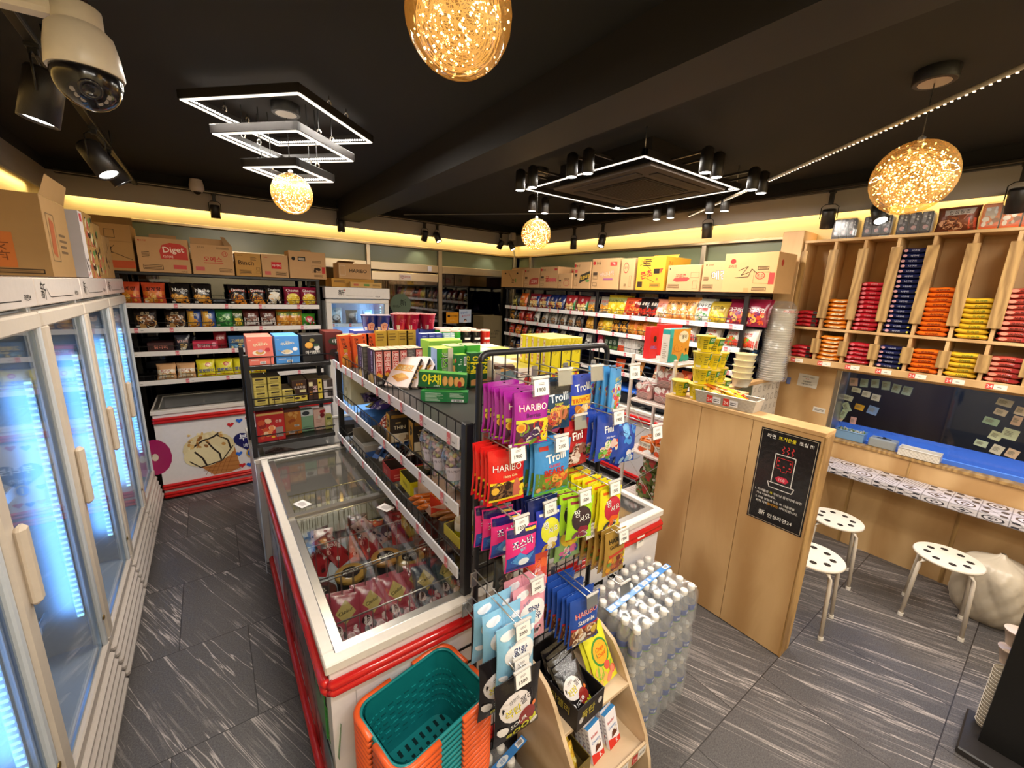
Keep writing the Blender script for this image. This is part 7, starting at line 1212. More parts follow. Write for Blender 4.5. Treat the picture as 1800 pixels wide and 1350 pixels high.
tray('boom_tray', .150, .26, .10, .16, '1d191b', '161314', 'black open display box of sour jelly bags on the birch stand', (1.0, .785, .4435), .06, [('t', '폭탄', .4, .55, .5, 'b8a83a', .5, 0, .03), ('e', .15, .4, .08, .14, 'c8c2c0'), ('e', .85, .6, .08, .14, 'c8c2c0')], [('t', '폭탄젤리', .6, .6, .5, 'a89a3a', .5, 0, .02), ('e', .35, .3, .05, .2, 'c8c2c0'), ('t', 'BOOM', .2, .35, .35, 'a8982a', .2)])
for i in range(5): put('candy_bag', bo, 'black sour jelly bag in the black display box, %s from the front' % ORD[i], 'candy bag', (1.0+.012*(i % 2)-.006, .80+.035*i, .452), .06+.08*(i % 2), 'sour jelly bags in the display box', -.75+.10*i) if True else None
for o in [o for o in bpy.data.objects if o.name.startswith('candy_bag') and o.get('group') == 'sour jelly bags in the display box']: o.scale = (.80, .80, .80)
cy_ = bag('chupa_yellow', .135, .22, .025, 'd8d42c', [('e', .5, .56, .40, .24, '3f8a3a'), ('e', .5, .56, .34, .20, 'e8a82c'), ('t', 'Chupa', .5, .61, .09, 'c83a1c', .55, 0, .03), ('t', 'Chups', .5, .51, .09, 'c83a1c', .55, 0, .03), ('b', .1, .05, .9, .32, ['e88a6a', 'f0b85a', 'd85a4a', '8ab83a'], 14, .15, 3), ('r', .4, .84, .7, .92, '2a2a2a'), ('t', 'JELLY', .55, .88, .05, 'f0f0e0', .26)])
for i in range(2): put('candy_bag', cy_, 'yellow lollipop gummy bag leaning on the birch stand, %s' % ('front one' if i == 0 else 'rear one'), 'candy bag', (1.168-.012*i, .845+.02*i, .452), .10, CG, -.52)
kin = [('r', 0, .0, 1, .16, 'd0281c'), ('p', [(0, .16), (0, .3), (1, .12), (1, .0), (0, .0)], 'd0281c'), ('t', 'kinder', .45, .74, .09, 'c83a3a', .6), ('t', 'Country', .48, .56, .10, '4a7ab8', .7), ('p', [(.3, .26), (.4, .42), (.85, .5), (.8, .3)], '5a2a1c'), ('e', .72, .44, .12, .05, 'e8e0d4'), ('t', 'K', .7, .1, .12, 'f4ecec', .5, 8, .03)]
for s in range(2):
    for j in range(4): put('chocolate_box', carton('kinder', .072, .018, .135, 'e8e4ea', kin, [('l', .2, .3, .8, .9, 'a8a0b0', 5)], [], [('r', 0, 0, 1, 1, '3f8ac8')]), 'white and red chocolate box in the birch stand, %s pile, %s from front' % (['left', 'right'][s], ORD[j]), 'chocolate box', (1.055+.095*s, .765+.024*j, .234), .12, 'chocolate boxes in the birch stand', -.30)
tray('gold_tray', .11, .22, .06, .14, '6a5a24', '4a3a14', 'gold open box of chocolates at the left of the birch stand', (.945, .76, .2345), .05, [('l', .1, .2, .9, .8, 'b89a3a', 4)], [('l', .1, .2, .9, .8, 'b89a3a', 4)])
for i in range(6): put('chocolate_bar', bag('gold_bar', .035, .11, .018, 'c89a2c', [('b', .1, .1, .9, .9, ['e8c84a', '8a6a1c', 'f4e08a'], 10, .3, 3)], mat='foil'), 'gold wrapped chocolate bar in the gold box, %s from the front' % ORD[i], 'chocolate bar', (.945+.02*(i % 2)-.01, .775+.03*i, .243), .3*(i % 2), 'gold chocolate bars', -.5)
# ------------------------------------------------------------------ bottled water
BD = .0625
def make_bottle_meshes():
    m = MB(); m.lathe([(.020, 0), (.0285, .004), (.0295, .012), (.0275, .03), (.0295, .045), (.0295, .115), (.0285, .125), (.0295, .135), (.028, .150), (.018, .178), (.0125, .188), (.0125, .196)], 18, 'bottle', 'fff', (0, 0, 0), True, False); _mesh['w_body'] = m.mesh('w_body')
    m = MB(); m.lathe([(.0172, .190), (.0176, .192), (.0172, .210), (.016, .2125), (.001, .2125)], 16, 'plastic', 'e9e4dd', (0, 0, 0), True, False); _mesh['w_cap'] = m.mesh('w_cap')
    m = MB(); m.lathe([(.0297, .085), (.0300, .086), (.0300, .119), (.0297, .120)], 18, 'gloss', '2a50a0', (0, 0, 0), True, False); m.lathe([(.0303, .085), (.0303, .091)], 18, 'gloss', '6a9a4a', (0, 0, 0), True, False)
    S = lambda u, v: (Vector((.0303*sin((u-.5)*1.6), -.0303*cos((u-.5)*1.6), .085+.035*v)), Vector((sin((u-.5)*1.6), -cos((u-.5)*1.6), 0)))
    decals(m, (S, .048, .035), 'gloss', [('t', '샘물', .5, .6, .5, 'd8e0f0', .6, 0, .02)], False); _mesh['w_label'] = m.mesh('w_label')
make_bottle_meshes()
def water_pack(x0, y0, z, nx, ny, label, top, rot=0, hidden=False):
    t = empty('water_pack', (x0, y0, z), label, 'bottled water', 'shrink-wrapped water packs', (0, 0, rot)); rg = random.Random(label)
    for i in range(nx):
        for j in range(ny):
            if hidden and not (j == 0 or i == 0 or i == nx-1): continue
            a = rg.uniform(0, 6.28) if j else rg.uniform(-.6, .5); b = mkobj('bottle', _mesh['w_body'], t, (BD*(i+.5), BD*(j+.5), .002), (0, 0, a)); mkobj('cap', _mesh['w_cap'], b); mkobj('bottle_label', _mesh['w_label'], b)
    k = 'w_wrap%d%d' % (nx, ny)
    if k not in _mesh:
        W, Dp = BD*nx, BD*ny; m = MB(); rgd = random.Random(4)
        def side(p0, p1, n):
            def F(u, v):
                p = Vector(p0)+(Vector(p1)-Vector(p0))*u; nrm = (Vector(p1)-Vector(p0)).cross(Vector((0, 0, 1))).normalized(); z_ = .004+.196*v
                sc = abs(sin(pi*u*n)); return p+nrm*(-.006+.007*sc-(.012*max(0, v-.72)/.28))+Vector((0, 0, z_))+nrm*.0015*sin(31*u+17*v)
            m.grid(F, n*6, 8, 'wrap', 'fff')
        side((0, 0, 0), (W, 0, 0), nx); side((W, 0, 0), (W, Dp, 0), ny); side((W, Dp, 0), (0, Dp, 0), nx); side((0, Dp, 0), (0, 0, 0), ny)
        m.grid(lambda u, v: Vector((.012+(W-.024)*u, .012+(Dp-.024)*v, .204-.006*abs(sin(pi*u*nx))*abs(sin(pi*v*ny))+.003*sin(13*u+9*v))), nx*5, ny*5, 'wrap', 'fff'); _mesh[k] = m.mesh(k)
    mkobj('shrink_wrap', _mesh[k], t)
    if top:
        if 'w_handle' not in _mesh:
            m = MB(); m.box(0, 0, 0, .25, .030, .0016, 'film', '3f86d0', .0006); decals(m, plane((0, 0, .0018), (.25, 0, 0), (0, .03, 0)), 'film', [('r', .04, .15, .2, .85, 'e8eaf0'), ('l', .06, .25, .18, .75, '3a3a5a', 5), ('r', .24, .2, .30, .8, 'e8eaf0'), ('e', .5, .5, .12, .4, 'e8f0f6'), ('t', '샘물', .5, .5, .45, '3f86d0', .14), ('r', .80, .15, .96, .85, 'e8eaf0'), ('bar', .82, .2, .95, .8)]); _mesh['w_handle'] = m.mesh('w_handle')
        mkobj('carry_strip', _mesh['w_handle'], t, (.0, BD*2.35, .2145), (0, -.02, .06))
    return t
for lay in range(3):
    nm = ['bottom', 'middle', 'top'][lay]
    water_pack(1.288, .808, .214*lay, 4, 5, 'clear pack of water bottles, %s of the stack beside the birch stand' % nm, lay == 2, 0, lay < 2)
    water_pack(1.545, .828, .214*lay, 4, 5, 'clear pack of water bottles, %s of the outer stack on the open floor' % nm, lay == 2, 0, lay < 2)
water_pack(.64, .80, 0, 3, 4, 'single clear pack of water bottles on the floor by the teal baskets', True, .1)
# ------------------------------------------------------------------ bowls, cups and snacks on the partition and counter
bowl_its = [('l', .08, .30, .34, .90, '3a3a1c', 6), ('r', .08, .05, .30, .18, 'e8e4d8'), ('p', [(.58, .95), (.56, .5), (.64, .55), (.86, .55), (.86, .95)], '3f7a2a'), ('t', '컵밥', .72, .76, .2, 'e0e0c8', .22), ('e', .95, .7, .07, .12, 'b8502c'), ('l', .40, .2, .54, .8, '6a6a1c', 5), ('t', '누룽지', .76, .26, .3, '2a2a14', .36, 0, .03)]
def ybowl(x, y, z, label, rz=0):
    t = cup('bowl_yellow', 'e2cc1c', label, (x, y, z), bowl_its, .040, .057, .100, 'e8c86a'); t.rotation_euler = (0, 0, rz); t['category'] = 'instant rice bowl'; t['group'] = 'yellow bowls on the partition'; return t
n_ = 0
for cx, cy2, z0_, levs, nm in ((2.512, 1.495, 1.361, 1, 'the single bowl at the left end'), (2.515, 1.375, 1.361, 4, 'the front column'), (2.66, 1.39, 1.339, 4, 'the second column'), (2.80, 1.41, 1.339, 3, 'the third column'), (2.95, 1.44, 1.339, 1, 'the far right single bowl')):
    for k in range(levs): ybowl(cx+.004*(k % 2), cy2-.006*(k % 2), z0_+.1035*k, 'yellow instant rice bowl, %s' % (nm if levs == 1 else '%s from bottom of %s' % (ORD[k], nm)), -.9+.25*(k % 3))
for k in range(4):
    t = cup('bowl_white', 'd9d2c2', 'white plastic bowl stacked on the ramen counter, %s from the bottom' % ORD[k], (3.32, 1.475, 1.339+.046*k), [('l', .3, .3, .7, .6, 'c8c0a8', 2)], .055, .074, .07, 'e8d89a'); t['group'] = 'white bowls on the ramen counter'
t = cup('bowl_white', 'd9d2c2', '', (3.33, 1.475, 1.339+.046*4), [], .055, .074, .07); t['label'] = 'topmost white plastic bowl with yellowish lid on the ramen counter'; t['group'] = 'white bowls on the ramen counter'
t = empty('cup_sleeve', (3.86, 1.478, 1.339), 'tall stack of white paper cups in a clear bag on the ramen counter', 'paper cups')
m = MB(); R_ = .098
for k in range(30): m.lathe([(R_-.014, .02*k), (R_-.004, .02*k+.014), (R_, .02*k+.019), (R_-.003, .02*k+.021)], 26, 'card', 'e3dccd', (0, 0, 0), False, False)
o = m.build('paper_cups', t); o['kind'] = 'stuff'
m = MB(); m.grid(lambda u, v: Vector(((R_+.012+.006*sin(9*v*pi+5*u)+.004*sin(23*v+11*u))*(1 if v < .92 else 1-(v-.92)*6)*cos(2*pi*u), (R_+.012+.006*sin(8*v*pi)+.004*sin(19*v+9*u))*(1 if v < .92 else 1-(v-.92)*6)*sin(2*pi*u), .66*v+.002)), 36, 40, 'wrap', 'fff'); m.build('plastic_sleeve', t)
S = lambda u, v: (Vector(((R_+.02)*sin((u-.5)*1.6-.5), -(R_+.02)*cos((u-.5)*1.6-.5), .56+.04*v)), Vector((0, -1, 0)))
m = MB(); decals(m, (S, .16, .04), 'matte', [('t', 'PAPER CUP', .5, .5, .5, 'd88a80', .8)], False); m.build('printed_mark', t)
t = empty('snack_basket', (2.525, 1.18, 1.361), 'white woven plastic basket of yellow snack bars on top of the partition', 'basket', None, (0, 0, radians(3)))
m = MB(); WB, LB, HB = .125, .36, .072
def wall(p0, p1, col): m.grid(lambda u, v: (Vector(p0)*(1-.0)+(Vector(p1)-Vector(p0))*u)*(.93+.07*v)+Vector((0, 0, HB*v)), 24, 6, 'plastic', lambda u, v: col if (int(u*24)+int(v*6)) % 2 else 'd2c6b6', False)
c4 = [(-WB/2, -LB/2, 0), (WB/2, -LB/2, 0), (WB/2, LB/2, 0), (-WB/2, LB/2, 0)]
for i in range(4): wall(c4[i], c4[(i+1) % 4], 'e2d8ca'); wall(c4[(i+1) % 4], c4[i], 'e2d8ca')
m.box(-WB/2*.93, -LB/2*.93, 0, WB/2*.93, LB/2*.93, .004, 'plastic', 'e2d8ca'); m.tube([Vector(p)+Vector((0, 0, HB)) for p in c4], .004, 6, 'plastic', 'ebe2d6', True); m.build('body', t)
m = MB()
for i in range(2): decals(m, plane((-WB/2-.002, .10-.10*i, .012), (0, -.085, 0), (-.003, 0, .045)), 'card', [('r', 0, 0, .42, 1, 'c8352c'), ('t', '24', .21, .42, .5, 'f0c8c0', .34, 0, .03), ('r', .44, .05, 1, .9, 'e4dede'), ('l', .5, .2, .92, .7, '4a4444', 2)])
m.build('price_card', t)
for i in range(7):
    put('snack_bar', bag('bar_%d' % (i % 3), .045, .19, .02, ['e8b81c', 'e0781c', 'ecca3a'][i % 3], [('b', .1, .1, .9, .9, ['d8502c', 'f4e0a0', '6a2a1c'], 7, .3, i % 3), ('r', .0, .02, 1, .1, 'd8401c')]), 'snack bar in the white basket, %s, %s from the far end' % (['yellow', 'orange', 'pale yellow'][i % 3], ORD[i]), 'snack bar', (2.525+(-.03, .0, .026)[i % 3], 1.045+.025*i, 1.418+.008*(i % 3)), radians(-6+6*(i % 3)), 'snack bars in the white basket', -pi/2+.14 if i % 2 else -1.35)
# boxes and multipacks on the white wire rack
fish = [('r', 0, 0, .16, 1, '2a9a9a'), ('r', .0, .74, .16, 1, '3ab0b0'), ('e', .66, .76, .24, .18, 'efe4c4'), ('t', '붕어', .70, .76, .14, '2a1c10', .36, 0, .04), ('t', '참', .5, .82, .06, 'b8302c', .1), ('e', .46, .42, .24, .13, 'c87a24'), ('e', .47, .43, .21, .11, 'e0982c'), ('p', [(.22, .34), (.16, .24), (.32, .28)], 'd08a28'), ('ln', [(.48, .34), (.44, .42), (.48, .50)], .003, '8a4a14'), ('ln', [(.4, .34), (.36, .42), (.4, .5)], .003, '8a4a14'), ('e', .60, .46, .015, .012, '3a2414'), ('b', .1, .03, .98, .14, ['2a9a7a'], 9, .14, 3), ('t', '빵', .84, .34, .12, '2a1c10', .2, 0, .03)]
put('biscuit_box', carton('fish', .255, .06, .235, 'd8962c', fish, [('r', 0, 0, 1, .84, 'd8cfc4'), ('l', .2, .1, .8, .6, 'a89a8a', 8)], [], (), 'card', None, {'l': '2a9a9a', 't': '2a9a9a'}), 'orange and teal cake box standing on the white wire rack', 'biscuit box', (2.72, 1.668, 1.546), 0, None)
put('biscuit_box', carton('redA', .10, .05, .235, 'c81f24', [('e', .6, .62, .2, .1, '1e1614'), ('t', '오예스', .5, .35, .14, '6a7ad8', .8, 0, .03)]), 'red cake box standing behind the orange and teal box', 'biscuit box', (2.66, 1.84, 1.546), 0, None)
put('biscuit_box', carton('redB', .17, .10, .245, 'c8261f', [('ln', [(.1, .7), (.3, .6), (.2, .5)], .006, 'e8b0a8'), ('t', '초코', .3, .75, .1, 'e8c8c0', .4, -12), ('b', .5, .4, .95, .8, ['e8d0c8', 'a81814'], 8, .14, 3)]), 'red box with white print right of the orange and teal box', 'biscuit box', (2.93-.0, 1.86, 1.546), -.25, None)
def mpack(key, base, its, label, loc, w=.135, d=.16, h=.115): return put('noodle_multipack', carton('mp_'+key, w, d, h, base, its, its, (), [('b', .1, .1, .9, .9, ['fff', base], 5, .2, 3)], 'bagfilm', None, None, .02), label, 'noodle multipack', loc, -pi/2, 'multipacks on the white wire rack')
pk = [('r', .1, .55, .9, .66, 'b02a34'), ('l', .1, .1, .9, .5, '8a7a74', 5), ('b', .1, .68, .9, .92, ['e8d8d4', 'b86a6a', 'fff'], 8, .2, 3)]; orr = [('p', [(.08, .3), (.1, .72), (.9, .76), (.92, .34)], 'e8dcc8'), ('t', '안성탕면', .5, .54, .24, '3a2414', .76, -3, .03), ('b', .1, .04, .9, .2, ['fff', 'd8501c'], 6, .2, 3)]; gre = [('r', .3, .35, .8, .65, 'b8322c'), ('b', .05, .05, .95, .95, ['4a5a2c', 'd8d0c0', '7a8a4a', 'a8302c'], 16, .16, 4)]
for i, (y, z) in enumerate(((1.85, 1.233), (1.69, 1.233), (1.68, 1.352))): mpack('pink', 'd8a8a4', pk, 'pinkish noodle multipack on the wire rack, %s' % ['lower far one', 'lower near one', 'upper one'][i], (2.60, y, z))
for i, (y, z) in enumerate(((1.77, .833), (1.63, .833), (1.64, .95))): mpack('orange', 'e0762c', orr, 'orange noodle multipack on the wire rack, %s' % ['lower far one', 'lower near one', 'upper one'][i], (2.59, y, z), .125, .15, .112)
for i, (y, z) in enumerate(((1.76, .458), (1.62, .458), (1.74, .573), (1.62, .573), (1.72, .69))): mpack('green', '6a7a3c', gre, 'green and red noodle multipack on the wire rack, %s' % ['bottom far', 'bottom near', 'middle far', 'middle near', 'top'][i], (2.60, y, z))
# ------------------------------------------------------------------ notes, window sill and wall papers
NOTE = [(1.13, 1.37, 'd8d4c0', .075, .075, 6), (1.04, 1.35, 'd8b8a8', .075, .08, 6), (.97, 1.355, 'a8c0b4', .07, .085, 4), (.90, 1.365, 'a8c0b8', .07, .085, 5), (.83, 1.36, 'a4bcb8', .07, .085, 4), (.765, 1.35, 'a8c0bc', .07, .085, -4), (.70, 1.345, 'a8c4c4', .075, .085, -6), (1.01, 1.285, 'd4d8c0', .085, .05, -4), (1.12, 1.22, 'b0d0c4', .09, .06, -5), (1.055, 1.205, 'd0d8c4', .095, .055, -8), (.94, 1.265, 'd8d8cc', .075, .06, -3), (.875, 1.25, 'd8dcd4', .075, .065, -4), (1.125, 1.155, 'd8b4a4', .085, .05, -6), (1.05, 1.125, 'b8ccb0', .065, .10, 28), (1.06, 1.06, 'b4ccac', .055, .10, -12), (1.12, 1.085, 'b8ccb8', .085, .06, -18), (.965, 1.145, 'd8a82c', .085, .06, -8), (.875, 1.14, '7a9ad0', .09, .085, -10), (1.08, 1.015, 'd8c8ac', .07, .05, -22), (.985, 1.02, 'd8a8a0', .055, .075, 0), (.20, 1.37, 'c8c8bc', .10, .06, -10), (.205, 1.30, 'd4c8b4', .08, .055, -12), (.12, 1.33, 'd8ccb8', .07, .07, -8), (.125, 1.26, 'd8bca4', .06, .08, -6), (.235, 1.225, 'a8c8b0', .10, .06, -10), (.195, 1.13, 'ccd4b0', .08, .075, -14), (.135, 1.16, 'ccd8b8', .10, .09, -8), (.25, 1.055, 'bcccb0', .085, .055, -8), (.17, 1.035, 'd4d0bc', .075, .08, -14), (.10, 1.03, 'd8bc9c', .075, .075, -14)]
for i, (y, z, c, w, h, a) in enumerate(NOTE):
    w *= .74; h *= .82
    right = y < .5; side = 'right' if right else 'left'
    m = MB(); m.grid(lambda u, v: Vector((-.004*sin(pi*u)*(1-v)-.0005, w*(.5-u), h*(v-.5))), 4, 4, 'card', c); decals(m, plane((-.0045, w/2, -h/2), (0, -w, 0), (0, 0, h)), 'card', [('l', .15, .3, .85, .8, '8a8a7a', 4)])
    o = m.build('sticky_note', None, (XR+.196-.0006*(i % 4), y, z), (radians(-a), 0, 0)); hue = {'d8a82c': 'mustard yellow', '7a9ad0': 'periwinkle blue', 'd8a8a0': 'salmon pink'}.get(c, 'pale')
    j = i if not right else i-20
    tag(o, '%s sticky note on dark window, %s in the %s cluster' % (hue, ORD[j], side), 'sticky note', 'sticky notes on the counter window')
def sbox(key, build, label, cat, loc): m = MB(); build(m); return tag(m.build(key, None, loc), label, cat)
def open_box(m, w, d, h, col, mat='plastic', e=.004, weave=False):
    for a in ((-w/2, -d/2, w/2, -d/2+e), (-w/2, d/2-e, w/2, d/2), (-w/2, -d/2+e, -w/2+e, d/2-e), (w/2-e, -d/2+e, w/2, d/2-e)): m.box(a[0], a[1], 0, a[2], a[3], h, mat, col)
    m.box(-w/2, -d/2, 0, w/2, d/2, e, mat, col); m.tube([(-w/2, -d/2, h), (w/2, -d/2, h), (w/2, d/2, h), (-w/2, d/2, h)], .005, 6, mat, col, True)
    if weave:
        for i in range(20):
            for j in range(4):
                if (i+j) % 2: m.box(-w/2-.0012, -d/2+d*i/20, h*(j+.3)/5, -w/2, -d/2+d*(i+.8)/20, h*(j+1)/5, mat, 'c9bfb0')
def grass(m):
    open_box(m, .10, .20, .075, '7aa0c8'); rg = random.Random(2)
    for i in range(60): x, y = rg.uniform(-.04, .04), rg.uniform(-.09, .09); m.cyl((x, y, .01), (x+rg.uniform(-.01, .01), y, .07+rg.uniform(0, .02)), .004, .004, 5, 'card', rg.choice(['d8d4c4', '6a8a4a', 'e8e4d8', '8a9a6a']))
sbox('chopstick_tray', grass, 'pale blue tray of wrapped chopsticks at the left end of the window sill', 'tray', (XR+.115, .965, .8735))
def tissue(m): m.box(-.05, -.085, 0, .05, .085, .075, 'plastic', '9aa0a4', .008); m.box(-.02, -.045, .0752, .02, .045, .0758, 'matte', '4a4e52'); m.sphere((0, .0, .078), .012, 8, 'matte', '2a2a2a')
sbox('tissue_box', tissue, 'grey tissue box on the window sill', 'tissue box', (XR+.10, .745, .8735))
sbox('woven_basket', lambda m: open_box(m, .10, .23, .062, 'e0d8cc', weave=True), 'white woven plastic basket on the window sill', 'basket', (XR+.045, .52, .8755))
m = MB(); m.box(0, -.075, -.055, .002, .075, .055, 'card', 'dcd6cc'); decals(m, plane((-.0005, .075, -.055), (0, -.15, 0), (0, 0, .11)), 'card', [('t', '아름다운 사람은', .5, .80, .12, '3a3632', .8), ('e', .42, .64, .04, .05, 'd88a8a'), ('e', .52, .64, .04, .05, 'd88a8a'), ('t', '머문자리도', .5, .42, .12, '3a3632', .6), ('t', '아름답습니다♡', .5, .22, .12, '3a3632', .8)]); tag(m.build('paper_sign', None, (XR-.0028, 1.31, 1.325), (radians(2), 0, 0)), 'white paper sign with grey lettering pinned on the plywood wall', 'sign')
m = MB(); m.box(0, -.045, -.022, .002, .045, .022, 'card', 'dcd4c8'); decals(m, plane((-.0005, .045, -.022), (0, -.09, 0), (0, 0, .044)), 'card', [('l', .12, .3, .88, .75, '7a7068', 2)]); tag(m.build('paper_sign', None, (XR-.0028, 1.185, 1.09), (radians(2), 0, 0)), 'small white label low on the plywood wall beside the dark window', 'sign')
m = MB(); m.box(0, 0, 0, .012, .03, .06, 'plastic', '6a7ab8', .003); tag(m.build('wall_switch', None, (XR-.013, 1.44, 1.27)), 'small blue tag on the plywood wall by the ramen counter', 'tag')
# ------------------------------------------------------------------ by the glass door
def flat(name, w, h, base, its, label, cat, loc, th=.004):
    m = MB(); m.box(-w/2, 0, 0, w/2, th, h, 'gloss', base, .001); decals(m, plane((-w/2, 0, 0), (w, 0, 0), (0, 0, h)), 'gloss', its); return tag(m.build(name, None, loc), label, cat)
flat('door_sign', .21, .165, 'd8901c', [('e', .2, .66, .12, .12, '2a2016'), ('t', '무인매장', .62, .66, .22, '2a2016', .6, 0, .02), ('t', '셀프계산', .5, .26, .14, 'e8b45a', .6)], 'orange-yellow sign with black lettering on the glass beside the door', 'sign', (2.985, 5.618, 1.49))
flat('door_poster', .21, .20, 'b8c4d8', [('t', '무엇이든', .4, .74, .16, '2a4a9a', .7, 8, .02), ('t', '물어보세요', .55, .52, .15, 'b8303c', .8, 8, .02), ('e', .5, .16, .12, .13, '3a2a24'), ('e', .5, .10, .09, .10, 'd8b09a'), ('p', [(.3, 0), (.36, .06), (.64, .06), (.7, 0)], 'e8e8ee')], 'pale blue poster with slanted lettering beside the orange sign', 'poster', (3.205, 5.618, 1.50))
flat('no_smoking_sign', .17, .07, 'd8ccc8', [('e', .22, .5, .13, .32, 'a8504a'), ('e', .22, .5, .10, .24, 'd8ccc8'), ('t', '금연구역', .64, .56, .36, 'b8504a', .5), ('ln', [(.14, .3), (.3, .7)], .004, '3a3030')], 'white no smoking sign on the steel door rail', 'sign', (2.255, 5.62, 2.10))
flat('door_sticker', .06, .07, 'd0ccd4', [], 'small white sticker on the steel transom of the door', 'sticker', (2.62, 5.625, 2.235))
m = MB(); m.cyl((2.185, 5.642, 1.76), (2.185, 5.6435, 1.76), .15, .15, 40, 'matte', '5c6a58'); decals(m, plane((2.035, 5.6415, 1.61), (.30, 0, 0), (0, 0, .30)), 'matte', [('t', '新', .62, .6, .3, '2a3028'), ('t', '라면24', .3, .42, .12, '2a3028')]); tag(m.build('door_sticker'), 'large round grey-green sticker with brush lettering on the glass door', 'sticker')
put('carton', carton('brown_tall', .34, .30, 1.62, '6a5c40', [('t', '이벤트', .72, .86, .022, '2a2418', .4), ('t', '추가 할인', .6, .835, .02, '2a2418', .6), ('l', .3, .80, .9, .81, '3a3224', 1)], mat='carton'), 'tall dull brown cabinet box with lettering in the far corner', 'box', (3.585-.1, 5.26, 0), 0, None)
# small cooler contents and coolers
CGp = 'goods in the coolers'
put('food_pouch', bag('soup_pouch', .14, .20, .04, '9ab8cc', [('e', .5, .38, .36, .22, '3a3a40'), ('e', .5, .42, .28, .14, 'c8ccd0'), ('t', '곰탕', .5, .8, .1, '2a3a5a', .5), ('r', .15, .12, .85, .2, '4a3a34')]), 'pale pouch showing a black bowl in the small cooler', 'food pouch', (1.215, 5.2, 1.536), 0, CGp, -.05)
put('food_pouch', bag('dark_pouch', .14, .17, .04, '2a343c', [('e', .5, .6, .3, .16, '4a5a64')]), 'dark pouch in the middle of the small cooler', 'food pouch', (1.40, 5.22, 1.536), 0, CGp, -.05)
put('food_pouch', bag('blue_pouch', .12, .17, .04, '8ab0dc', [('e', .5, .5, .3, .2, '6a8ab8'), ('l', .2, .7, .8, .9, 'e8f0f8', 2)]), 'pale blue pouch at the right of the small cooler', 'food pouch', (1.60, 5.25, 1.536), 0, CGp, -.05)
for i, (y, z, key, base, its) in enumerate(((2.02, 1.162, 'cooler_a', '2a241c', [('e', .5, .5, .3, .3, 'c8b83a'), ('e', .5, .2, .2, .1, 'd8d0c8')]), (2.10, .862, 'cooler_b', '3a2a24', [('t', '비비고', .5, .6, .14, 'b8a898', .7), ('b', .1, .05, .9, .4, ['4a7a3a', '8a5a3a', 'd8d0b8'], 10, .2, 3)]), (2.20, .862, 'cooler_c', '2f3a34', [('b', .1, .1, .9, .9, ['8a9a8a', '1a1a1a', 'b8442c'], 14, .2, 4)]), (2.82, .862, 'cooler_a', '', []), (2.90, 1.162, 'cooler_c', '', []), (2.86, .562, 'cooler_d', '8a2a2c', [('b', .1, .1, .9, .9, ['d8d0c8', '2a2a3a', 'c8442c'], 14, .2, 4)]), (2.15, .562, 'cooler_d', '8a2a2c', []), (1.35, .862, 'cooler_b', '', []), (3.6, .862, 'cooler_c', '', []))):
    put('food_pouch', bag(key, .13, .19, .05, base, its), 'dark food pouch on wire shelf of the tall coolers, %s from the camera' % ORD[i], 'food pouch', (-.76, y, z), pi/2, CGp, -.08)
# ------------------------------------------------------------------ rubbish bags and cup holder at the right edge
def rubbish(label, loc, r, h, seed):
    m = MB(); rg = random.Random(seed); P = [rg.uniform(0, 6) for _ in range(5)]
    def F(u, v):
        a = 2*pi*u; R_ = r*(max(0, 1-abs(2*v-.9)**3.2*.55))*(1+.08*sin(3*a+P[0]+2*v)+.05*abs(sin(4*a+P[1]+6*v))+.045*abs(sin(7*a-11*v+P[2]))+.03*abs(sin(13*a+17*v+P[3]))); 
        if v > .86: R_ *= max(.16, 1-(v-.86)*7)
        if v > .97: R_ *= 1.6
        return Vector((R_*cos(a), R_*sin(a), h*v))
    m.grid(F, 72, 44, 'bagfilm', 'c2b4a0'); tag(m.build('rubbish_bag', None, loc), label, 'bag')
rubbish('full whitish rubbish bag under the eating counter behind the stool', (3.97, -.005, 0), .165, .47, 3); rubbish('whitish rubbish bag at the right edge beside the black stand', (4.0, -.42, 0), .17, .46, 8)
m = MB(); m.box(3.82, -.255, 0, 4.17, -.235, .60, 'plyedge', 'fff'); tag(m.build('bin_divider'), 'plywood divider board between the two rubbish bags', 'board')
t = empty('cup_stand', (2.74, -.3, 0), 'tall black stand board with dark base at the lower right corner', 'stand'); off = -Vector(t.location)
m = MB(); m.M = Matrix.Translation(off); m.box(2.58, -.60, 0, 2.90, -.05, .035, 'powder', '2c2827', .006); m.build('base', t)
m = MB(); m.M = Matrix.Translation(off); hh = up_h = .79; m.prism([(-.62, .035), (-.105, .035), (-.105, hh-.05), (-.12, hh-.015), (-.155, hh), (-.62, hh)], 'x', 2.70, 2.745, 'powder', '0c0b0b'); m.build('board', t)
t = empty('cup_sleeve', (2.83, -.115, .036), 'short stack of white paper cups on the base of the black stand', 'paper cups'); m = MB()
for k in range(18): m.lathe([(.03, .018*k), (.036, .018*k+.016), (.038, .018*k+.018), (.035, .018*k+.019)], 20, 'card', 'e0d6c6', (0, 0, 0), False, False)
o = m.build('paper_cups', t); o['kind'] = 'stuff'
for i in range(2): cup('print_cup', 'd8c0ac', 'small printed paper cup above the white cup stack, %s' % ('lower' if i == 0 else 'upper'), (2.83, -.115, .40+.10*i), [('b', .2, .2, .8, .8, ['b8604a', 'e8d0c0'], 6, .14, 2)], .028, .042, .075, 'c8b09c')
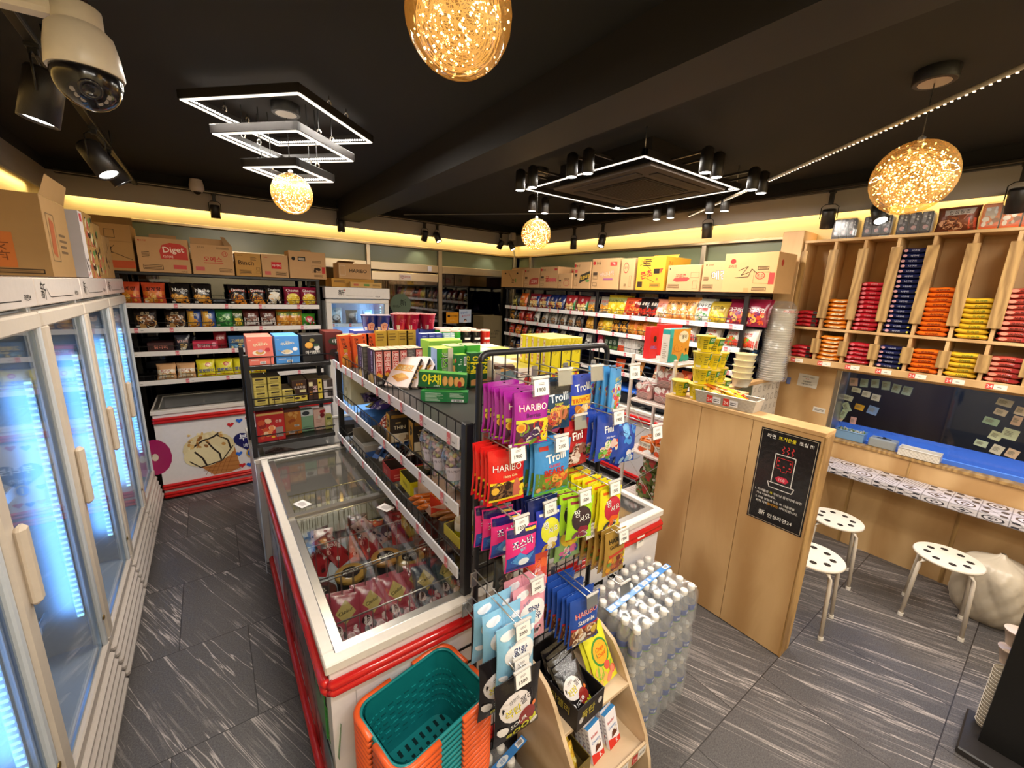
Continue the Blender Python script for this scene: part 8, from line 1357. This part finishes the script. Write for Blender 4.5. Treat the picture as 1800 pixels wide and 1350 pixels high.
# ------------------------------------------------------------------ ceiling fittings
def spotlamp(loc, power, aim, parent, col=NEUT, ang=95, blend=0.7):
    l = bpy.data.lights.new('lamp', 'SPOT'); l.energy = power; l.color = col; l.spot_size = radians(ang); l.spot_blend = blend; l.shadow_soft_size = 0.03
    o = bpy.data.objects.new('lamp', l); COL.objects.link(o); o.location = loc
    o.rotation_euler = Vector(aim).to_track_quat('-Z', 'Y').to_euler()
    if parent: o.parent = parent
    return o
# triple hanging LED frames
def led_frame(z, side, rot, label, loc, strands):
    t = empty('led_frame_lamp', (loc[0], loc[1], z), label, 'lamp', 'square light frames in a hanging tier', (0, 0, rot))
    h = side/2; a = .028
    for k in range(4):
        mm = MB(); mm.M = Matrix.Rotation(pi/2*k, 4, 'Z'); mm.box(-h, h-a, 0, h, h, .042, 'powder', '2b2725', .002); mm.build('frame_bar', t)
    for k in range(4):
        mm = MB(); mm.M = Matrix.Rotation(pi/2*k, 4, 'Z'); mm.box(-h+.01, h-a+.004, -.004, h-.01, h-.004, 0, 'led_tube', 'fff')
        n = int(side/.016)
        for i in range(n):
            x = -h+.02+(side-.04)*i/(n-1); mm.box(x-.003, h-a-.004, .006, x+.003, h-a+.001, .014, 'led_white', 'fff')
        mm.build('light_strip', t)
    for k in range(4):
        x = (h-.02)*(1 if k % 2 else -1); y = (h-.03)*(1 if k > 1 else -1)*.25; mm = MB()
        mm.tube([(x+.012*cos(i*pi/5), y, .055+.016*sin(i*pi/5)) for i in range(10)], .004, 6, 'steel', 'e8e2d8', True); mm.build('shackle', t)
        mm = MB(); mm.tube([(x, y, .07), (x, y, strands)], .0025, 5, 'powder', '222'); mm.build('suspension_cord', t)
    return t
for z, sd, st, lb in ((2.885, .69, .09, 'largest and highest square light frame of the hanging tier'), (2.755, .52, .21, 'middle square light frame of the hanging tier'), (2.615, .345, .345, 'smallest and lowest square light frame of the hanging tier')):
    led_frame(z, sd, radians(-47), lb, (.468, 2.88), st)
# cassette air conditioner
t = empty('air_conditioner', (2.79, 2.235, 2.80), 'dark square ceiling cassette air conditioner inside a light frame', 'air conditioner'); s_ = .465
m = MB(); m.box(-s_, -s_, 0, s_, s_, .03, 'matte', '3a322c', .012); m.box(-s_+.04, -s_+.04, .03, s_-.04, s_-.04, .18, 'plastic', '2b2724'); m.build('panel', t)
m = MB(); m.box(-.27, -.27, -.006, .27, .27, .001, 'matte', '1c1714', .003)
for i in range(26): m.box(-.25, -.25+.0196*i, -.012, .25, -.25+.0196*i+.009, -.005, 'matte', '3a322c')
m.build('grille', t)
for k in range(4):
    m = MB(); m.M = Matrix.Rotation(pi/2*k, 4, 'Z'); m.box(-.30, .325, -.006, .30, .395, .002, 'matte', '292320', .004); m.build('louvre', t)
t = empty('cassette_light_frame', (2.77, 2.30, 2.815), 'square light frame with paired can spotlights round the cassette unit', 'lamp'); h = .585
for k in range(4):
    m = MB(); m.M = Matrix.Rotation(pi/2*k, 4, 'Z'); m.box(-h, h-.026, 0, h, h, .04, 'powder', '262220', .002); m.build('frame_bar', t)
    m = MB(); m.M = Matrix.Rotation(pi/2*k, 4, 'Z'); m.box(-h+.01, h-.022, -.004, h-.01, h-.004, 0, 'led_tube', 'fff')
    for i in range(5): m.box(h-.03-.012*i, h-.031, .004, h-.024-.012*i, h-.026, .012, 'led_white', 'fff')
    m.build('light_strip', t)
for x, y in ((-.4, -.4), (.4, .4), (-.4, .4), (.4, -.4)):
    m = MB(); m.tube([(x*1.4, y*1.4, .04), (x*1.4, y*1.4, .165)], .0035, 6, 'steel', 'b9b2a8'); m.build('hanger_rod', t)
SP = [(1.93, 2.60), (1.94, 2.47), (1.95, 2.085), (1.965, 1.96), (2.445, 1.475), (2.58, 1.48), (3.03, 1.475), (3.165, 1.475), (2.48, 3.145), (2.63, 3.145), (2.99, 3.14), (3.09, 3.13), (3.565, 2.59), (3.57, 2.445), (3.575, 2.07), (3.585, 1.945)]
for x, y in SP:
    dx, dy = x-2.77, y-2.30
    m = MB(); c = (dx, dy); m.lathe([(.034, -.095), (.036, -.093), (.036, .03), (.02, .045)], 18, 'powder', '1f1b19', (dx, dy, 0)); 
    if abs(dx) > abs(dy): m.box(dx, dy-.006, .02, (h-.01)*(1 if dx > 0 else -1), dy+.006, .034, 'powder', '1f1b19')
    else: m.box(dx-.006, dy, .02, dx+.006, (h-.01)*(1 if dy > 0 else -1), .034, 'powder', '1f1b19')
    o = m.build('can_spotlight', t)
    m = MB(); m.lathe([(.001, -.0955), (.031, -.0955)], 18, 'lens_lit', 'fff', (dx, dy, 0), False, False); m.build('lens', o)
    spotlamp((dx, dy, -.10), P_CAN, (0, 0, -1), t, NEUT, 110, .8)
# linear light over the eating corner
def rod_lamp(p0, p1, label, n):
    m = MB(); m.tube([p0, p1], .009, 8, 'powder', 'a89a86'); d_ = (Vector(p1)-Vector(p0)); L = d_.length; o = m.build('line_lamp'); tag(o, label, 'lamp')
    m = MB()
    for i in range(n):
        p = Vector(p0)+d_*(i+.5)/n; m.box(p.x-.004, p.y-.004, p.z-.014, p.x+.004, p.y+.004, p.z-.011, 'led_bead', 'fff')
    m.build('light_strip', o); return o
rod_lamp((2.02, -.02, 2.78), (4.03, 2.55, 2.81), 'long thin light bar slanting over the eating counter', 120)
m = MB(); m.tube([(1.90, 4.75, 2.80), (3.62, 2.68, 2.80)], .0035, 6, 'steel', 'cfcac0'); tag(m.build('tension_wire'), 'thin pale wire stretched under the black ceiling', 'wire')
# tracks and spot heads
def track(p0, p1, label):
    m = MB(); a, b = Vector(p0), Vector(p1)
    if abs(a.x-b.x) > abs(a.y-b.y): m.box(a.x, a.y-.017, a.z, b.x, a.y+.017, a.z+.032, 'powder', '1d1a18', .003); m.box(a.x, a.y-.0175, a.z+.008, b.x, a.y-.0165, a.z+.014, 'steel', 'c8b89a')
    else: m.box(a.x-.017, a.y, a.z, a.x+.017, b.y, a.z+.032, 'powder', '1d1a18', .003); m.box(a.x-.0175, a.y, a.z+.008, a.x+.0175, b.y, a.z+.014, 'steel', '8f8474')
    return tag(m.build('lighting_track'), label, 'track')
track((XL+.2, 5.43, 2.85), (4.0, 5.43, 2.85), 'black lighting track along the back fascia'); track((3.98, YF+.1, 2.84), (3.98, 5.40, 2.84), 'black lighting track along the right fascia')
track((-.43, -.6, 2.83), (-.43, 5.40, 2.83), 'black lighting track over the tall coolers')
for y in (-.2, 1.2, 2.7, 4.2): m = MB(); m.tube([(-.43, y, 2.862), (-.43, y, 2.98)], .004, 6, 'powder', '222'); m.build('hanger_rod', bpy.data.objects['lighting_track.002'])
def track_head(loc, ztop, aim, label, r=.042, L=.13, power=None, yoke=True, grp='black spotlights on the tracks'):
    t = empty('track_spotlight', loc, label, 'spotlight', grp); a = Vector(aim).normalized()
    q = a.to_track_quat('-Z', 'Y').to_matrix().to_4x4()
    m = MB(); m.M = q; m.lathe([(r*.55, L*.5), (r*.9, L*.48), (r, L*.42), (r, -L*.5), (r*.86, -L*.5), (r*.82, -L*.46)], 22, 'powder', '1f1b19', (0, 0, 0), True, False); m.lathe([(.001, L*.5), (r*.55, L*.5)], 22, 'powder', '1f1b19', (0, 0, 0), False, False); m.build('lamp_head', t)
    m = MB(); m.M = q; m.lathe([(.001, -L*.455), (r*.8, -L*.455)], 20, 'lens_lit', 'fff', (0, 0, 0), False, False); m.build('lens', t)
    m = MB(); side = Vector((a.y, -a.x, 0)); side = side.normalized() if side.length > .05 else Vector((1, 0, 0)); R = r+.008; zt = ztop-loc[2]
    yt = min(zt-.035, L*.75)
    m.tube([side*R+Vector((0, 0, 0)), side*R+Vector((0, 0, yt-.02)), side*R*.55+Vector((0, 0, yt)), -side*R*.55+Vector((0, 0, yt)), -side*R+Vector((0, 0, yt-.02)), -side*R], .0035, 6, 'powder', '1a1715')
    m.build('yoke', t)
    m = MB(); m.box(-.014, -.014, yt-.002, .014, .014, zt-.01, 'powder', '1a1715', .002); m.box(-.02, -.02, zt-.014, .02, .02, zt+.002, 'powder', '1a1715', .002); m.build('track_adapter', t)
    spotlamp(a*(L*.5+.01), power or P_HEAD, a, t, NEUT, 75, .6); return t
BKX = [(.16, 'leftmost'), (1.386, 'second from the left'), (2.46, 'third from the left'), (2.645, 'fourth from the left'), (3.70, 'second from the right'), (3.905, 'rightmost')]
for i, (x, nm) in enumerate(BKX):
    aim = [(0, .10, -1), (0, .02, -1), (.0, .55, -1), (.25, -.5, -1), (-.3, .45, -1), (.25, -.5, -1)][i]
    track_head((x, 5.43, 2.685), 2.85, aim, 'black track spotlight, %s on the back track' % nm)
RY = [(4.136, 'farthest'), (3.644, 'second from the far corner'), (2.303, 'third from the far corner'), (1.321, 'fourth from the far corner'), (1.01, 'second from the near end'), (.369, 'nearest')]
for i, (y, nm) in enumerate(RY):
    aim = [(0.02, .0, -1), (-.35, -.1, -1), (.18, .0, -1), (.35, .1, -1), (-.55, -.45, -1), (.35, 0, -1)][i]
    track_head((3.98, y, 2.64), 2.84, aim, 'black track spotlight, %s on the right track' % nm, .046 if i > 1 else .042, .14)
for y, z, aim, nm in ((2.50, 2.66, (-.25, 0, -1), 'nearest'), (3.55, 2.66, (.50, -.30, -1), 'middle'), (4.02, 2.70, (.65, .10, -1), 'farthest')):
    track_head((-.43, y, z), 2.83, aim, 'black track spotlight, %s on the track over the coolers' % nm, .058, .19)
# fairy light balls
def fairy_ball(loc, r, cord, label, seed, nled, wires):
    t = empty('fairy_ball_lamp', loc, label, 'pendant lamp', 'glass balls full of fairy lights'); rg = random.Random(seed)
    m = MB(); m.sphere((0, 0, 0), r, 28, 'amber_haze', 'fff', 1.0); m.build('glass_ball', t)
    m = MB(); m.lathe([(.012, r-.004), (.014, r+.012), (.004, r+.02)], 10, 'steel', 'bbb'); m.tube([(0, 0, r+.015), (0, 0, cord)], .0022, 6, 'powder', '333'); m.build('cord', t)
    m = MB()
    for k in range(wires):
        rr = r*rg.uniform(.45, .92); e = Vector((rg.gauss(0, 1), rg.gauss(0, 1), rg.gauss(0, 1))).normalized(); g = e.cross(Vector((.3, .8, .5))).normalized(); off = Vector((0, 0, -1))*r*rg.uniform(0, .25)
        k0 = sqrt(max(r*r*.9-off.length**2, 0))/r; rr = min(rr, r*k0*.95); f = e.cross(g)
        m.tube([off*.6+g*rr*cos(2*pi*i/22)*.9+f*rr*sin(2*pi*i/22)*.9 for i in range(22)], .0009, 4, 'wire_glow', 'fff', True)
    m.build('wire', t)
    m = MB()
    for k in range(nled):
        d_ = Vector((rg.gauss(0, 1), rg.gauss(0, 1), rg.gauss(0, 1))).normalized()*r*rg.uniform(.25, .96)**.7
        if d_.z > r*.5 and rg.random() < .6: continue
        s2 = rg.choice((.0022, .0028, .0038)); p = d_
        m.add([(p.x+s2, p.y, p.z), (p.x-s2, p.y, p.z), (p.x, p.y+s2, p.z), (p.x, p.y-s2, p.z), (p.x, p.y, p.z+s2), (p.x, p.y, p.z-s2)], [(0, 2, 4), (2, 1, 4), (1, 3, 4), (3, 0, 4), (2, 0, 5), (1, 2, 5), (3, 1, 5), (0, 3, 5)], 'fairy', 'fff')
    o = m.build('fairy_lights', t); o['kind'] = 'stuff'
    m = MB(); zc = ZC-loc[2]; m.lathe([(.07, zc-.05), (.075, zc-.045), (.075, zc)], 24, 'powder', '181513'); m.lathe([(.001, zc-.051), (.055, zc-.051)], 20, 'steel', 'd8d0c4', (0, 0, 0), False, False); m.build('canopy', t)
    l = bpy.data.lights.new('glow', 'POINT'); l.energy = P_BALL; l.color = (1, .66, .28); l.shadow_soft_size = r; q = bpy.data.objects.new('glow', l); COL.objects.link(q); q.parent = t
    return t
fairy_ball((.468, 2.88, 2.512), .112, .40, 'small glowing glass ball hanging below the tiered light frames', 1, 340, 34)
fairy_ball((2.30, 2.85, 2.475), .125, ZC-2.475, 'glowing glass ball near the far corner, left of the cassette unit', 2, 420, 34)
fairy_ball((2.60, .57, 2.556), .152, ZC-2.556, 'large glowing glass ball over the eating counter', 3, 520, 46)
fairy_ball((.545, 1.0, 2.625), .125, ZC-2.625, 'nearest glowing glass ball at the top edge of the picture', 4, 300, 60)
# smoke detector, cameras, little boxes
t = empty('smoke_detector', (1.08, 1.78, ZC), 'small white smoke detector on the black ceiling', 'smoke detector'); m = MB(); m.lathe([(.055, 0), (.055, -.015), (.04, -.03), (.022, -.032)], 22, 'plastic', 'cfc6ba'); m.build('base', t)
m = MB(); m.lathe([(.016, -.03), (.014, -.05), (.004, -.055)], 14, 'plastic', 'd8d0c6'); m.build('sensor', t)
for k in range(6):
    m = MB(); a = k*pi/3; m.tube([(.034*cos(a), .034*sin(a), -.03), (.016*cos(a), .016*sin(a), -.046)], .0025, 5, 'plastic', '8a8178'); m.build('cage_bar', t)
t = empty('dome_camera', (.03, 5.40, 2.90), 'small white dome security camera on the back track', 'security camera'); m = MB(); m.lathe([(.05, .06), (.062, .0), (.062, -.03), (.045, -.05)], 20, 'plastic', 'd5ccc8'); m.build('housing', t)
m = MB(); m.sphere((0, -.012, -.048), .034, 16, 'gloss', '17141a'); m.build('lens', t); m = MB(); m.tube([(.037*cos(i*pi/8), -.012+.037*sin(i*pi/8), -.052) for i in range(16)], .004, 6, 'plastic', 'd5ccc8', True); m.build('lens_ring', t)
m = MB(); m.box(3.86, 5.36, 2.77, 3.93, 5.45, 2.87, 'plastic', 'c9beb0', .004); tag(m.build('junction_box'), 'small pale junction box on the fascia in the far corner', 'junction box')
m = MB(); m.tube([(4.02, 5.52, 2.62), (4.06, 5.55, 2.55), (4.08, 5.58, 2.48), (4.08, 5.60, 2.3)], .012, 8, 'plastic', 'c9bfa8'); tag(m.build('cable_conduit'), 'pale cable conduit bending down at the far corner', 'conduit')
# pan-tilt camera at the upper left
t = empty('security_camera', (-.20, 1.70, 2.56), 'large white security camera with black ball lens at the upper left', 'security camera', None, (0, 0, radians(-8)))
m = MB(); m.lathe([(.052, .075), (.066, .06), (.074, .02), (.079, -.03), (.077, -.034)], 26, 'plastic', 'd9cfbf'); m.build('hood', t)
m = MB(); m.sphere((0, 0, -.045), .072, 26, 'gloss', '131114', 1.05); o = m.build('camera_ball', t)
fd = Vector((.25, -.78, -.55)).normalized()
m = MB(); qm = Matrix.Translation(Vector((0, 0, -.045))+fd*.071) @ fd.to_track_quat('Z', 'Y').to_matrix().to_4x4(); m.M = qm
m.lathe([(.024, -.01), (.024, .004), (.017, .006), (.016, .002), (.001, .001)], 20, 'gloss', '262428', (0, 0, 0), True, False); m.build('lens', t)
m = MB(); m.M = qm
for a in (200, 222, 244, 296, 318, 340): m.cyl((.036*cos(radians(a)), .036*sin(radians(a)), -.022), (.036*cos(radians(a)), .036*sin(radians(a)), -.006), .006, .006, 10, 'plastic', '8f8680')
m.build('infrared_light', t)
m = MB(); m.box(-.20, -.028, .082, .045, .028, .118, 'plastic', 'd9cfbf', .01); m.lathe([(.05, .07), (.05, .118), (.045, .122)], 20, 'plastic', 'd9cfbf'); m.box(-.225, -.03, .075, -.17, .03, .42, 'plastic', 'd2c8b8', .012); m.build('arm', t)
m = MB(); m.lathe([(.026, .12), (.026, .17), (.02, .175)], 16, 'gloss', '3a2c2c', (.0, 0, 0)); m.build('antenna_cap', t)
